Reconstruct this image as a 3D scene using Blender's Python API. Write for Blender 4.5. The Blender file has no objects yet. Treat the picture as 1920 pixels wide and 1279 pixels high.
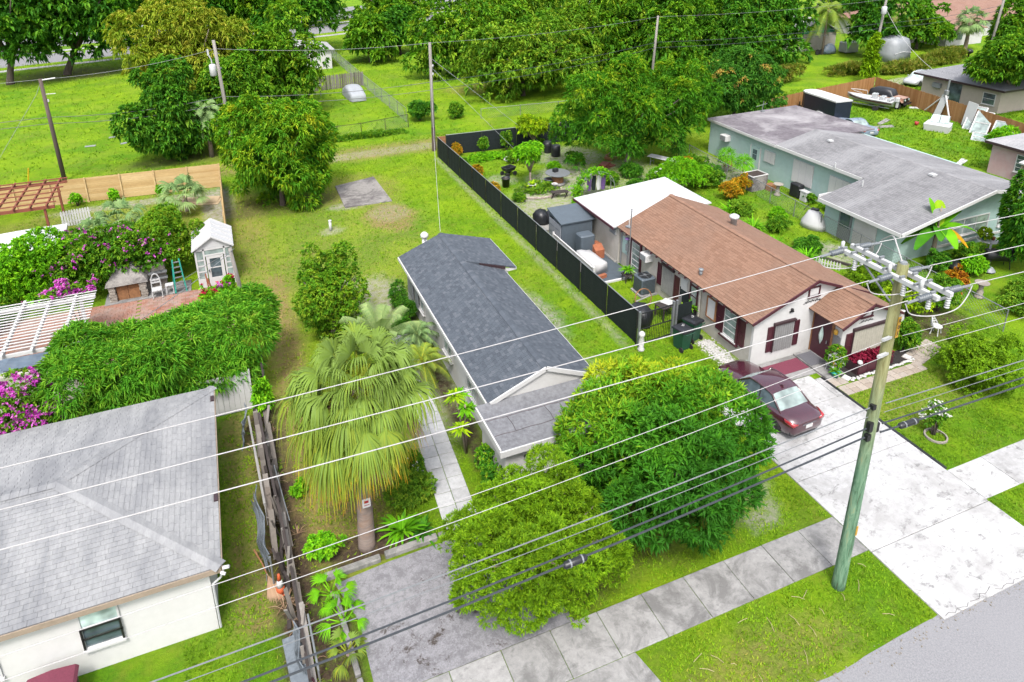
import bpy, math, random
import numpy as np
from mathutils import Vector, Matrix
R = math.radians
random.seed(7)
rng = np.random.default_rng(11)
scene = bpy.context.scene
col = scene.collection

# ---------------------------------------------------------------- camera
cam_d = bpy.data.cameras.new('camera')
cam = bpy.data.objects.new('camera', cam_d)
col.objects.link(cam)
cam_d.sensor_width = 36.0
cam_d.lens = 1323.43 / 1920 * 36
cam_d.shift_x = (960 - 928.44) / 1920
cam_d.shift_y = (311.36 - 639.5) / 1920
cam_d.clip_end = 2000
_p, _y, _r = .339537, -.379332, -.0111654
CAM = Vector((0, 0, 19.5))
_F = Vector((-math.sin(_y) * math.cos(_p), math.cos(_y) * math.cos(_p), -math.sin(_p)))
_R = Vector((math.cos(_y), math.sin(_y), 0))
_U = _R.cross(_F)
_R2 = _R * math.cos(_r) + _U * math.sin(_r)
_U2 = -_R * math.sin(_r) + _U * math.cos(_r)
cam.matrix_world = Matrix(((_R2.x, _U2.x, -_F.x, CAM.x), (_R2.y, _U2.y, -_F.y, CAM.y), (_R2.z, _U2.z, -_F.z, CAM.z), (0, 0, 0, 1)))
scene.camera = cam

# ---------------------------------------------------------------- sky, sun, exposure
world = bpy.data.worlds.new('World')
scene.world = world
world.use_nodes = True
wn = world.node_tree
wn.nodes.clear()
sky = wn.nodes.new('ShaderNodeTexSky')
sky.sky_type = 'NISHITA'
sky.sun_disc = False
SUN_EL, SUN_AZ = R(58), R(205)     # azimuth measured from +Y clockwise
sky.sun_elevation = SUN_EL
sky.sun_rotation = SUN_AZ
sky.air_density = 1.0
sky.dust_density = 4.0
sky.ozone_density = 1.0
hs = wn.nodes.new('ShaderNodeHueSaturation')
hs.inputs['Saturation'].default_value = 0.45
bg = wn.nodes.new('ShaderNodeBackground')
bg.inputs['Strength'].default_value = 0.15
wo = wn.nodes.new('ShaderNodeOutputWorld')
wn.links.new(sky.outputs[0], hs.inputs['Color'])
wn.links.new(hs.outputs[0], bg.inputs[0])
wn.links.new(bg.outputs[0], wo.inputs[0])
sun_d = bpy.data.lights.new('sun', 'SUN')
sun_d.energy = 1.5
sun_d.angle = R(11)
sun_d.color = (1.0, 0.965, 0.91)
sun = bpy.data.objects.new('sun', sun_d)
col.objects.link(sun)
_sd = Vector((math.sin(SUN_AZ) * math.cos(SUN_EL), math.cos(SUN_AZ) * math.cos(SUN_EL), math.sin(SUN_EL)))
sun.rotation_euler = _sd.to_track_quat('Z', 'Y').to_euler()
sun.location = (0, -20, 60)
scene.view_settings.view_transform = 'Standard'
scene.view_settings.look = 'None'
scene.view_settings.gamma = 1
scene.view_settings.exposure = 1.62
scene.view_settings.use_curve_mapping = False
scene.cycles.diffuse_bounces = 7
scene.cycles.max_bounces = 12

# ---------------------------------------------------------------- mesh builder
class MB:
    def __init__(s):
        s.v = []; s.f = []; s.cut = []
    def add(s, vs, fs):
        o = len(s.v); s.cut.append((o, len(s.f)))
        s.v += [tuple(map(float, q)) for q in vs]
        s.f += [tuple(i + o for i in q) for q in fs]
        return s
    def box(s, x0, x1, y0, y1, z0, z1):
        return s.add([(x0,y0,z0),(x1,y0,z0),(x1,y1,z0),(x0,y1,z0),(x0,y0,z1),(x1,y0,z1),(x1,y1,z1),(x0,y1,z1)],
                     [(3,2,1,0),(4,5,6,7),(0,1,5,4),(1,2,6,5),(2,3,7,6),(3,0,4,7)])
    def cbox(s, c, sz, rz=0, bev=0):
        hx, hy, hz = sz[0]/2, sz[1]/2, sz[2]/2
        ca, sa = math.cos(rz), math.sin(rz)
        def t(x,y,z): return (c[0]+x*ca-y*sa, c[1]+x*sa+y*ca, c[2]+z)
        if bev <= 0:
            return s.add([t(x,y,z) for z in (-hz,hz) for x,y in ((-hx,-hy),(hx,-hy),(hx,hy),(-hx,hy))],
                         [(3,2,1,0),(4,5,6,7),(0,1,5,4),(1,2,6,5),(2,3,7,6),(3,0,4,7)])
        b = bev
        ring = [(-hx+b,-hy),(hx-b,-hy),(hx,-hy+b),(hx,hy-b),(hx-b,hy),(-hx+b,hy),(-hx,hy-b),(-hx,-hy+b)]
        k = max(0.0, 1 - b/max(hx,1e-6)); k2 = max(0.0, 1 - b/max(hy,1e-6))
        L = [[t(x*k,y*k2,-hz) for x,y in ring],[t(x,y,-hz+b) for x,y in ring],[t(x,y,hz-b) for x,y in ring],[t(x*k,y*k2,hz) for x,y in ring]]
        return s.loft(L, cap=True)
    def loft(s, rings, cap=True, closed=True):
        n = len(rings[0]); vs = [q for r_ in rings for q in r_]; fs = []
        for i in range(len(rings)-1):
            for j in range(n if closed else n-1):
                k = (j+1) % n
                fs.append((i*n+j, i*n+k, (i+1)*n+k, (i+1)*n+j))
        if cap:
            fs.append(tuple(range(n-1,-1,-1))); fs.append(tuple((len(rings)-1)*n+j for j in range(n)))
        return s.add(vs, fs)
    def tube(s, pts, rad, n=6, cap=True):
        pts = [Vector(p) for p in pts]
        if not hasattr(rad, '__len__'): rad = [rad]*len(pts)
        rings = []; prev = None
        for i, p in enumerate(pts):
            d = (pts[min(i+1,len(pts)-1)] - pts[max(i-1,0)]).normalized()
            if prev is None:
                a = Vector((0,0,1)) if abs(d.z) < .9 else Vector((1,0,0))
                u = d.cross(a).normalized()
            else:
                u = (prev - d*prev.dot(d)).normalized()
            w = d.cross(u); prev = u
            rings.append([tuple(p + (u*math.cos(2*math.pi*k/n) + w*math.sin(2*math.pi*k/n))*rad[i]) for k in range(n)])
        return s.loft(rings, cap)
    def bar(s, a, b, w, h):
        a, b = Vector(a), Vector(b); d = (b-a).normalized()
        up = Vector((0,0,1)) if abs(d.z) < .95 else Vector((0,1,0))
        u = d.cross(up).normalized(); v = u.cross(d)
        q = [u*w/2+v*h/2, -u*w/2+v*h/2, -u*w/2-v*h/2, u*w/2-v*h/2]
        return s.loft([[tuple(a+k) for k in q],[tuple(b+k) for k in q]])
    def lathe(s, prof, n=16, c=(0,0,0), cap=True):
        return s.loft([[(c[0]+r*math.cos(2*math.pi*k/n), c[1]+r*math.sin(2*math.pi*k/n), c[2]+z) for k in range(n)] for r,z in prof], cap)
    def prism(s, poly, z0, z1):
        return s.loft([[(x,y,z0) for x,y in poly],[(x,y,z1) for x,y in poly]])
    def prismx(s, poly, x0, x1):
        return s.loft([[(x0,y,z) for y,z in poly],[(x1,y,z) for y,z in poly]])
    def prismy(s, poly, y0, y1):
        return s.loft([[(x,y0,z) for x,z in poly],[(x,y1,z) for x,z in poly]])
    def slab(s, poly, th):
        P = [Vector(p) for p in poly]
        n = (P[1]-P[0]).cross(P[2]-P[0]).normalized()
        return s.loft([[tuple(p-n*th) for p in P],[tuple(p) for p in P]])
    def poly(s, vs):
        return s.add(vs, [tuple(range(len(vs)))])
    def mesh(s, name, mat=None, smooth=False, rnd=None):
        me = bpy.data.meshes.new(name)
        me.from_pydata(s.v, [], s.f)
        if smooth:
            me.polygons.foreach_set('use_smooth', [True]*len(me.polygons))
        if mat: me.materials.append(mat)
        me.update()
        return me

def fixn(me):
    import bmesh
    bm = bmesh.new(); bm.from_mesh(me)
    bmesh.ops.recalc_face_normals(bm, faces=bm.faces[:])
    bm.to_mesh(me); bm.free()

def link(o, parent=None):
    col.objects.link(o)
    if parent is not None: o.parent = parent
    return o
def tag(o, label=None, cat=None, group=None, kind=None):
    if label: o['label'] = label
    if cat: o['category'] = cat
    if group: o['group'] = group
    if kind: o['kind'] = kind
    return o
def thing(name, label, cat, loc=(0,0,0), rz=0, group=None):
    o = bpy.data.objects.new(name, None)
    o.empty_display_size = .2
    link(o); o.location = loc; o.rotation_euler = (0,0,rz)
    return tag(o, label, cat, group)
SPLIT = {'wheel','leg','post','rail','bolt','roof_rib','brace','cable_clamp','strap','pane','headlight','fascia','barge_board','louvre_slat','fender','balusters','bushing','insulator','clamp','window_trim','door_handle','rafter','vent_pipe','front_rail','rear_rail','leaning_tube','porch_post','jumper','line_bracket','clutter','downpipe','meter_pipe','door_frame','maroon_surround','vent','guard','bracket','reed','slat_panel','torn_timber','dark_rail','panel','arm','crate','gutter_end','tongue','lower_panel','corner_light','soffit','iron_panel_frame','vent_frame','box_frame','console','outboard','awning_panel','screen_frame','seam','board','sheet','element','trailer'}
def part(parent, name, mb, mat, smooth=False, label=None, kind=None):
    if isinstance(mb, MB) and name in SPLIT and len(mb.cut) > 1 and kind is None and parent is not None:
        ends = mb.cut[1:]+[(len(mb.v),len(mb.f))]; first = None
        for (v0,f0),(v1,f1) in zip(mb.cut, ends):
            q_ = MB(); q_.add(mb.v[v0:v1], [tuple(i-v0 for i in f_) for f_ in mb.f[f0:f1]])
            o_ = part(parent, name, q_, mat, smooth, label)
            first = first or o_
        return first
    me = mb.mesh(name, mat, smooth) if isinstance(mb, MB) else mb
    if isinstance(mb, MB): fixn(me)
    o = link(bpy.data.objects.new(name, me), parent)
    return tag(o, label, None, None, kind)
def solo(name, mb, mat, label, cat, loc=(0,0,0), rz=0, group=None, smooth=False):
    o = part(None, name, mb, mat, smooth)
    o.location = loc; o.rotation_euler = (0,0,rz)
    return tag(o, label, cat, group)
def struct(name, mb, mat, parent=None, smooth=False):
    o = part(parent, name, mb, mat, smooth)
    if parent is None: o['kind'] = 'structure'
    return o
def inst(parent, name, me, loc, rot=(0,0,0), sc=(1,1,1)):
    o = link(bpy.data.objects.new(name, me), parent)
    o.location = loc; o.rotation_euler = rot; o.scale = sc
    return o
def dup(root, loc, rz, label=None):
    r = root.copy(); col.objects.link(r); r.location = loc; r.rotation_euler = (0,0,rz)
    if label: r['label'] = label
    for ch in list(root.children):
        c = ch.copy(); col.objects.link(c); c.parent = r
        for g in list(ch.children):
            d = g.copy(); col.objects.link(d); d.parent = c
    return r

# ---------------------------------------------------------------- materials
class NT:
    def __init__(s, name):
        s.m = bpy.data.materials.new(name); s.m.use_nodes = True
        s.t = s.m.node_tree; s.t.nodes.clear()
        s.out = s.n('ShaderNodeOutputMaterial')
    def n(s, kind, **k):
        q = s.t.nodes.new(kind)
        for a, b in k.items(): setattr(q, a, b)
        return q
    def l(s, a, b): s.t.links.new(a, b)
    def coord(s, kind='Object'):
        return s.n('ShaderNodeTexCoord').outputs[kind]
    def pos(s):
        return s.n('ShaderNodeNewGeometry').outputs['Position']
    def noise(s, vec, scale, detail=4, rough=.55, dist=0):
        q = s.n('ShaderNodeTexNoise'); q.inputs['Scale'].default_value = scale
        q.inputs['Detail'].default_value = detail; q.inputs['Roughness'].default_value = rough
        q.inputs['Distortion'].default_value = dist
        if vec is not None: s.l(vec, q.inputs['Vector'])
        return q.outputs['Fac']
    def ramp(s, fac, stops, interp='LINEAR'):
        q = s.n('ShaderNodeValToRGB'); q.color_ramp.interpolation = interp
        e = q.color_ramp.elements
        while len(e) < len(stops): e.new(.5)
        for i, (p, c) in enumerate(stops):
            e[i].position = p
            c = (c,c,c) if not hasattr(c,'__len__') else c
            e[i].color = (c[0],c[1],c[2],1)
        s.l(fac, q.inputs[0]); return q.outputs[0]
    def mix(s, fac, a, b, blend='MIX'):
        q = s.n('ShaderNodeMix', data_type='RGBA', blend_type=blend)
        for sock, v in ((q.inputs[0], fac), (q.inputs[6], a), (q.inputs[7], b)):
            if isinstance(v, (int,float)): sock.default_value = v
            elif isinstance(v, tuple): sock.default_value = (v[0],v[1],v[2],1)
            else: s.l(v, sock)
        return q.outputs[2]
    def math(s, op, a, b=None):
        q = s.n('ShaderNodeMath', operation=op)
        for i, v in enumerate((a,b)):
            if v is None: continue
            if isinstance(v,(int,float)): q.inputs[i].default_value = v
            else: s.l(v, q.inputs[i])
        return q.outputs[0]
    def attr(s, name):
        q = s.n('ShaderNodeAttribute'); q.attribute_name = name
        return q.outputs['Fac']
    def scale(s, vec, sx, sy, sz):
        q = s.n('ShaderNodeMapping'); q.inputs['Scale'].default_value = (sx,sy,sz)
        s.l(vec, q.inputs[0]); return q.outputs[0]
    def bump(s, h, strength=.3, dist=.02):
        q = s.n('ShaderNodeBump'); q.inputs['Strength'].default_value = strength
        q.inputs['Distance'].default_value = dist; s.l(h, q.inputs['Height']); return q.outputs[0]
    def bsdf(s, color, rough=.8, metal=0, normal=None, spec=.5, coat=0):
        q = s.n('ShaderNodeBsdfPrincipled')
        if isinstance(color, tuple): q.inputs['Base Color'].default_value = (*color,1)
        else: s.l(color, q.inputs['Base Color'])
        if isinstance(rough,(int,float)): q.inputs['Roughness'].default_value = rough
        else: s.l(rough, q.inputs['Roughness'])
        q.inputs['Metallic'].default_value = metal
        q.inputs['Specular IOR Level'].default_value = spec
        q.inputs['Coat Weight'].default_value = coat
        if normal is not None: s.l(normal, q.inputs['Normal'])
        s.l(q.outputs[0], s.out.inputs[0]); return q

def dim(c):
    k = 1-.42*min(1, max(c)/.45)
    return tuple(q*k*.79 for q in c)
def surf(name, c, var=.18, scale=3, rough=.8, bump=.25, bscale=None, metal=0, spec=.4, dirt=None, dscale=.7, damt=.5, stretch=(1,1,1), coat=0, world=False):
    """painted / weathered surface: base colour, fine value noise, optional blotches of a second colour, fine relief"""
    c = dim(c); dirt = dim(dirt) if dirt else None
    t = NT(name); v = t.pos() if world else t.coord()
    v = t.scale(v, *stretch)
    n1 = t.noise(v, scale, 6, .65)
    lo = tuple(max(0,k*(1-var)) for k in c); hi = tuple(min(1,k*(1+var)) for k in c)
    cc = t.ramp(n1, [(.3,lo),(.7,hi)])
    if dirt:
        n2 = t.noise(v, dscale, 7, .68, .4)
        f = t.ramp(n2, [(.46,0.0),(.68,damt)])
        cc = t.mix(f, cc, dirt)
    nb = t.noise(v, bscale or scale*8, 3, .6)
    t.bsdf(cc, rough, metal, t.bump(nb, bump, .015) if bump else None, spec, coat)
    return t.m

def rndmat(name, stops, rough=.85, bump=.2, bscale=40, blotch=None, bl_scale=.5, spec=.3, bl_amt=.6, stretch=(1,1,1), world=True):
    """pieces with their own tone: attribute rnd or the object's random number picks the colour"""
    t = NT(name)
    a = t.attr('rnd'); o = t.n('ShaderNodeObjectInfo').outputs['Random']
    f = t.math('FRACT', t.math('ADD', a, o))
    cc = t.ramp(f, [(p_, dim(c_)) for p_, c_ in stops]); blotch = dim(blotch) if blotch else None
    v = t.scale(t.pos() if world else t.coord(), *stretch)
    cc = t.mix(.25, cc, t.ramp(t.noise(v, 14, 4, .7), [(.3,0.25),(.7,.75)]), 'OVERLAY')
    if blotch:
        n2 = t.noise(v, bl_scale, 6, .65, .3)
        cc = t.mix(t.ramp(n2, [(.42,0.0),(.66,bl_amt)]), cc, blotch)
    nb = t.noise(v, bscale, 3)
    t.bsdf(cc, rough, 0, t.bump(nb, bump, .01), spec)
    return t.m

def leafmat(name, stops, trans=.38, rough=.6, spec=.10):
    t = NT(name)
    c = t.ramp(t.attr('rnd'), stops)
    v = t.pos()
    c = t.mix(.4, c, t.ramp(t.noise(v, .9, 3), [(.35,0.3),(.65,.72)]), 'OVERLAY')
    p = t.bsdf(c, rough, 0, None, spec)
    tr = t.n('ShaderNodeBsdfTranslucent')
    tc = t.mix(1.0, c, (1.0,1.0,.55), 'MULTIPLY')
    t.l(tc, tr.inputs[0])
    mx = t.n('ShaderNodeMixShader'); mx.inputs[0].default_value = trans
    t.l(p.outputs[0], mx.inputs[1]); t.l(tr.outputs[0], mx.inputs[2]); t.l(mx.outputs[0], t.out.inputs[0])
    return t.m

def glass(name, c=(.05,.07,.08), rough=.08):
    t = NT(name)
    n = t.noise(t.coord(), 2.0, 2)
    cc = t.ramp(n, [(.3,tuple(k*.6 for k in c)),(.7,tuple(min(1,k*1.5) for k in c))])
    t.bsdf(cc, rough, 0, None, .8)
    return t.m

M = {}
M['white_stucco'] = surf('white_stucco', (.88,.87,.855), .04, 4, .85, .5, 50, dirt=(.78,.755,.73), dscale=.5, damt=.4)
M['white_wall'] = surf('white_wall', (.80,.79,.78), .04, 4, .8, .3, 40, dirt=(.55,.53,.5), dscale=.6, damt=.4)
M['cream_wall'] = surf('cream_wall', (.62,.59,.53), .06, 4, .85, .3, 40, dirt=(.42,.38,.31), dscale=.8, damt=.55)
M['teal_wall'] = surf('teal_wall', (.52,.72,.68), .06, 3, .8, .3, 40, dirt=(.58,.72,.70), dscale=.6, damt=.5)
M['pink_wall'] = surf('pink_wall', (.70,.46,.47), .06, 3, .8, .3, 40, dirt=(.72,.6,.6), dscale=.8, damt=.6)
M['beige_wall'] = surf('beige_wall', (.60,.52,.44), .05, 3, .85, .3, 40)
M['trim_white'] = surf('trim_white', (.80,.795,.79), .05, 6, .55, .1)
M['white_roof'] = surf('white_roof', (.72,.72,.73), .03, 2, .6, .15, 20, dirt=(.66,.66,.67), dscale=.8, damt=.35)
M['fascia_tan'] = surf('fascia_tan', (.42,.33,.25), .12, 5, .7, .2)
M['dark_trim'] = surf('dark_trim', (.035,.018,.022), .2, 8, .5, .15)
M['maroon_paint'] = surf('maroon_paint', (.055,.012,.02), .2, 8, .45, .15)
M['dark_glass'] = glass('dark_glass')
M['grey_glass'] = glass('grey_glass', (.16,.20,.19), .15)
M['pale_glass'] = glass('pale_glass', (.30,.38,.36), .15)
M['black_screen'] = surf('black_screen', (.010,.015,.016), .25, 5, .75, .4, 60, spec=.2)
M['black_metal'] = surf('black_metal', (.012,.012,.013), .2, 8, .45, .1)
M['black_plastic'] = surf('black_plastic', (.016,.017,.02), .25, 6, .4, .15)
M['grey_plastic'] = surf('grey_plastic', (.075,.095,.115), .12, 4, .5, .15)
M['pale_plastic'] = surf('pale_plastic', (.32,.34,.38), .08, 4, .5, .1)
M['galv'] = surf('galv', (.36,.38,.40), .15, 12, .45, .1, metal=.5)
M['white_metal'] = surf('white_metal', (.70,.71,.72), .07, 8, .45, .1)
M['grey_metal'] = surf('grey_metal', (.22,.235,.25), .12, 8, .5, .1)
M['insulator'] = surf('insulator', (.10,.115,.13), .15, 8, .45, .1)
M['wire_white'] = surf('wire_white', (.62,.60,.60), .06, 5, .5, 0)
M['wire_dark'] = surf('wire_dark', (.03,.035,.042), .2, 9, .45, .1)
M['wire_grey'] = surf('wire_grey', (.17,.18,.19), .2, 9, .5, .1)
M['pine_new'] = surf('pine_new', (.80,.57,.28), .18, 5, .75, .3, 30, dirt=(.5,.28,.1), dscale=1.5, damt=.5, stretch=(.3,1,1))
M['cedar'] = rndmat('cedar', [(0,(.36,.165,.055)),(.4,(.47,.23,.085)),(.8,(.55,.29,.12)),(1,(.42,.2,.07))], .8, .3, 30, stretch=(1,1,.25))
M['old_wood'] = rndmat('old_wood', [(0,(.08,.07,.062)),(.4,(.17,.15,.13)),(.8,(.28,.26,.24)),(1,(.12,.10,.085))], .9, .5, 30, stretch=(1,1,.3))
M['dark_wood'] = surf('dark_wood', (.035,.027,.025), .4, 4, .9, .5, 30, stretch=(1,.2,1))
M['grey_wood'] = surf('grey_wood', (.30,.29,.275), .25, 5, .9, .5, 30, stretch=(1,.25,1))
M['red_wood'] = surf('red_wood', (.22,.062,.035), .2, 5, .75, .2)
M['brown_wood'] = surf('brown_wood', (.30,.14,.06), .3, 5, .8, .3)
M['terracotta'] = surf('terracotta', (.45,.15,.07), .2, 6, .85, .2)
M['dark_bark'] = surf('dark_bark', (.09,.07,.055), .35, 6, .95, .8, 25, stretch=(1,1,.3))
M['grey_bark'] = surf('grey_bark', (.23,.19,.165), .25, 6, .95, .6, 25, stretch=(1,1,.35))
M['pale_bark'] = surf('pale_bark', (.34,.27,.21), .25, 6, .9, .5, 25)
M['pole_grey'] = surf('pole_grey', (.25,.23,.21), .25, 4, .9, .5, 30, stretch=(1,1,.08))
M['pole_brown'] = surf('pole_brown', (.085,.062,.055), .3, 4, .9, .5, 30, stretch=(1,1,.08))
M['car_cover'] = surf('car_cover', (.46,.49,.53), .1, 2, .6, .5, 8)
M['tarp_white'] = surf('tarp_white', (.78,.78,.79), .04, 2, .6, .3, 6)
M['tarp_black'] = surf('tarp_black', (.012,.013,.016), .3, 5, .42, .6, 6)
M['tarp_grey'] = surf('tarp_grey', (.30,.32,.34), .1, 2, .5, .5, 5)
M['mat_maroon'] = surf('mat_maroon', (.15,.03,.055), .15, 20, .95, .3)
M['mat_grey'] = surf('mat_grey', (.10,.10,.115), .15, 20, .95, .3)
M['mulch'] = surf('mulch', (.035,.024,.020), .6, 14, .95, 1.0, 30)
M['black_mulch'] = surf('black_mulch', (.016,.013,.012), .6, 14, .95, 1.0, 30)
M['white_stone'] = rndmat('white_stone', [(0,(.55,.54,.52)),(.5,(.75,.74,.72)),(1,(.62,.6,.57))], .9, .4, 30)
M['stone'] = rndmat('stone', [(0,(.26,.23,.2)),(.5,(.42,.38,.33)),(1,(.33,.29,.25))], .9, .6, 20)
M['orange'] = surf('orange', (.72,.13,.04), .15, 8, .6, .1)
M['red_paint'] = surf('red_paint', (.5,.03,.03), .15, 8, .5, .1)
M['yellow_paint'] = surf('yellow_paint', (.8,.52,.02), .1, 8, .5, .1)
M['green_bin'] = surf('green_bin', (.012,.06,.038), .15, 5, .45, .15)
M['teal_paint'] = surf('teal_paint', (.02,.32,.25), .12, 6, .5, .1)
M['navy'] = surf('navy', (.012,.016,.03), .2, 3, .35, .1)
M['rubber'] = surf('rubber', (.012,.012,.012), .2, 12, .85, .2)
M['chrome'] = surf('chrome', (.55,.56,.58), .08, 6, .25, 0, metal=.9)
M['purple_cloth'] = surf('purple_cloth', (.13,.07,.22), .3, 6, .9, .3)
M['plywood'] = surf('plywood', (.62,.48,.30), .1, 4, .8, .2)
M['car_plum'] = surf('car_plum', (.050,.010,.019), .06, 2, .22, 0, spec=.6, coat=1.0)
M['car_white'] = surf('car_white', (.62,.64,.66), .03, 2, .25, 0, spec=.6, coat=.8)
M['car_blue'] = surf('car_blue', (.20,.27,.36), .2, 3, .45, .05, spec=.5, dirt=(.42,.46,.52), dscale=1.4, damt=.7)
M['jeep_paint'] = surf('jeep_paint', (.50,.33,.25), .25, 3, .5, .1, dirt=(.25,.04,.02), dscale=2, damt=.6)
M['tail_red'] = surf('tail_red', (.55,.012,.02), .1, 8, .2, 0, spec=.7, coat=.6)
M['print_dark'] = surf('print_dark', (.02,.02,.02), .1, 8, .7, 0)
M['gold'] = surf('gold', (.75,.42,.05), .1, 8, .5, 0)
# ---------------------------------------------------------------- ground
def vnoise(x, y, s, seed=0):
    a = np.sin(x*s*1.3+y*s*.7+seed*3.1)+np.sin(x*s*-.8+y*s*1.7+seed*1.7)+np.sin(x*s*2.3+y*s*2.1+seed*5.3)*.6+np.sin(x*s*3.9-y*s*3.1+seed*2.2)*.4
    return a/3.0
def ell(x, y, cx, cy, rx, ry, soft=.5):
    d = np.sqrt(((x-cx)/rx)**2+((y-cy)/ry)**2) + .18*vnoise(x, y, 1.9, cx)
    return np.clip((1+soft-d)/soft, 0, 1)
def band(x, y, x0, y0, x1, y1, w, soft=.5):
    dx, dy = x1-x0, y1-y0; L2 = dx*dx+dy*dy
    t = np.clip(((x-x0)*dx+(y-y0)*dy)/L2, 0, 1)
    d = np.hypot(x-x0-t*dx, y-y0-t*dy)/w + .2*vnoise(x, y, 1.3, x0)
    return np.clip((1+soft-d)/soft, 0, 1)
DIRT = [(6.2,24.5,1.6,2.6,.5),(6.6,33.2,1.2,2.4,.6),(13.9,29.0,.7,2.2,.6),(13.6,22.3,.9,1.8,.6),(7.8,47.6,1.4,.5,.6),(9.9,45.2,1.1,1.2,.25),(5.7,43.6,.6,.5,.5),
        (15.9,15.3,.5,.5,.7),(15.3,14.2,.7,.35,.6),(22.4,42.3,3.0,3.0,.7),(24.5,45.5,2.6,2.6,.7),(27.2,51,2.2,2.2,.6),(19.0,39,1.1,3.0,.6),(19.7,48.0,1.0,.9,.5),
        (37,43,1.6,3.0,.6),(33.6,27.5,.9,1.8,.7),(-1.2,51.5,.8,3.0,.8),(-6,54.2,5,.5,.6),(29.5,45.5,2.5,2.5,.45),(78,60,4,1.2,.7),(12.9,36,.5,.9,.5),(12.5,26,.5,.9,.6)]
def masks(x, y):
    dirt = np.zeros_like(x); dry = np.zeros_like(x); mul = np.zeros_like(x); lush = np.zeros_like(x)
    for cx_, cy_, rx, ry, a in DIRT: dirt = np.maximum(dirt, a*ell(x, y, cx_, cy_, rx, ry))
    dirt = np.maximum(dirt, .42*band(x, y, 16.6, 25, 16.4, 55, .14, .9))        # bare strip along the screened fence
    dirt = np.maximum(dirt, .55*band(x, y, 20.2, 19.6, 20.2, 23.6, .35, .6))
    dirt = np.maximum(dirt, .35*band(x, y, 6, 58.6, 18, 58.9, .6, 1.0))
    # dry straw-coloured grass and worn path left of the house
    dry = np.maximum(dry, .8*ell(x, y, 1.6, 20.6, 1.9, 2.6)); dry = np.maximum(dry, .8*band(x, y, 1.2, 23, 1.5, 38, .55, .9))
    dry = np.maximum(dry, .28*ell(x, y, 6, 40, 4, 6, .9)); dry = np.maximum(dry, .75*ell(x, y, 9.8, 44.5, 1.5, 2.2, .4))
    dry = np.maximum(dry, .6*band(x, y, -2, 59.6, 18, 59.0, 1.3, .9)); dry = np.maximum(dry, .5*ell(x, y, 0.6, 45, 1.0, 7, .8))
    dry = np.maximum(dry, .40*ell(x, y, 12.2, 10.1, 2.2, .6, .8))
    dry = np.maximum(dry, .6*band(x, y, -.9, 17, -1.2, 26, .55, .6)); dry = np.maximum(dry, .4*ell(x, y, 8.8, 50, 2.6, 3.4, .4))
    dry = np.maximum(dry, .4*ell(x, y, -7.5, 50, 7, 4, .6)); dry = np.maximum(dry, .45*ell(x, y, 31, 78, 4, 2, .8)); dry = np.maximum(dry, .3*ell(x, y, 26, 16.8, 2.5, 1.2, .6))
    mul = np.maximum(mul, ell(x, y, 2.9, 18.0, 1.5, .55, .25)); mul = np.maximum(mul, .9*ell(x, y, 1.05, 15.0, .5, 1.4, .4))
    mul = np.maximum(mul, .95*band(x, y, .15, 14, -.1, 26, .55, .4)); mul = np.maximum(mul, .9*band(x, y, 7.35, 20.5, 7.35, 33, .35, .4)); mul = np.maximum(mul, .8*ell(x, y, 31.6, 20.6, 1.8, 1.2, .5))
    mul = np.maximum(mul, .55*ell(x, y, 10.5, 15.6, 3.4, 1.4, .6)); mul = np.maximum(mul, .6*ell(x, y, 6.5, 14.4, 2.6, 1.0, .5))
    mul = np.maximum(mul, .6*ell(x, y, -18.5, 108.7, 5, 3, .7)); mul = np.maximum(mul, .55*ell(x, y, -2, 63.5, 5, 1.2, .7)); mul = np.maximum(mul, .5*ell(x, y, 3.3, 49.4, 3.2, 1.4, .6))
    lush = np.clip(.5+.5*vnoise(x, y, .21, 4), 0, 1)
    lush = np.where((x < -.8) & (y < 28), 1.0, lush); lush = np.where((x > 48) & (y > 30) & (y < 60), .95, lush); lush = np.where((x > 23) & (y < 30), .85, lush)
    n = vnoise(x, y, .55, 9)
    dry = np.clip(dry + .16*np.clip(n, 0, 1), 0, 1)
    return dirt, dry, mul, lush

def axis_pts(segs):
    out = []
    for a, b, st in segs: out += list(np.arange(a, b, st))
    return np.array(out + [segs[-1][1]])
gx_ = axis_pts([(-500,-60,40),(-60,-20,2),(-20,40,.42),(40,75,.7),(75,130,2),(130,500,40)])
gy_ = axis_pts([(-200,-10,20),(-10,8,1.5),(8,62,.42),(62,90,.8),(90,160,2),(160,900,60)])
GX, GY = np.meshgrid(gx_, gy_)
nx, ny = len(gx_), len(gy_)
me = bpy.data.meshes.new('ground')
co = np.zeros((nx*ny,3), np.float32); co[:,0] = GX.ravel(); co[:,1] = GY.ravel()
idx = np.arange(nx*ny).reshape(ny, nx)
q = np.stack([idx[:-1,:-1], idx[:-1,1:], idx[1:,1:], idx[1:,:-1]], -1).reshape(-1,4)
me.vertices.add(nx*ny); me.vertices.foreach_set('co', co.ravel())
me.loops.add(q.size); me.loops.foreach_set('vertex_index', q.ravel().astype(np.int32))
me.polygons.add(len(q)); me.polygons.foreach_set('loop_start', np.arange(0,q.size,4,dtype=np.int32))
me.update(calc_edges=True)
for nm, arr in zip(('dirt','dry','mulch','lush'), masks(GX.ravel(), GY.ravel())):
    a = me.attributes.new(nm, 'FLOAT', 'POINT'); a.data.foreach_set('value', arr.astype(np.float32))
t = NT('lawn')
v = t.pos()
n_f = t.noise(v, 9, 8, .8); n_m = t.noise(v, 1.6, 7, .7); n_l = t.noise(v, .33, 4, .6, .5)
g_lo = t.mix(t.attr('lush'), (0.060,0.112,0.003), (0.028,0.088,0.003))
g_hi = t.mix(t.attr('lush'), (0.150,0.248,0.005), (0.078,0.200,0.005))
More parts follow.
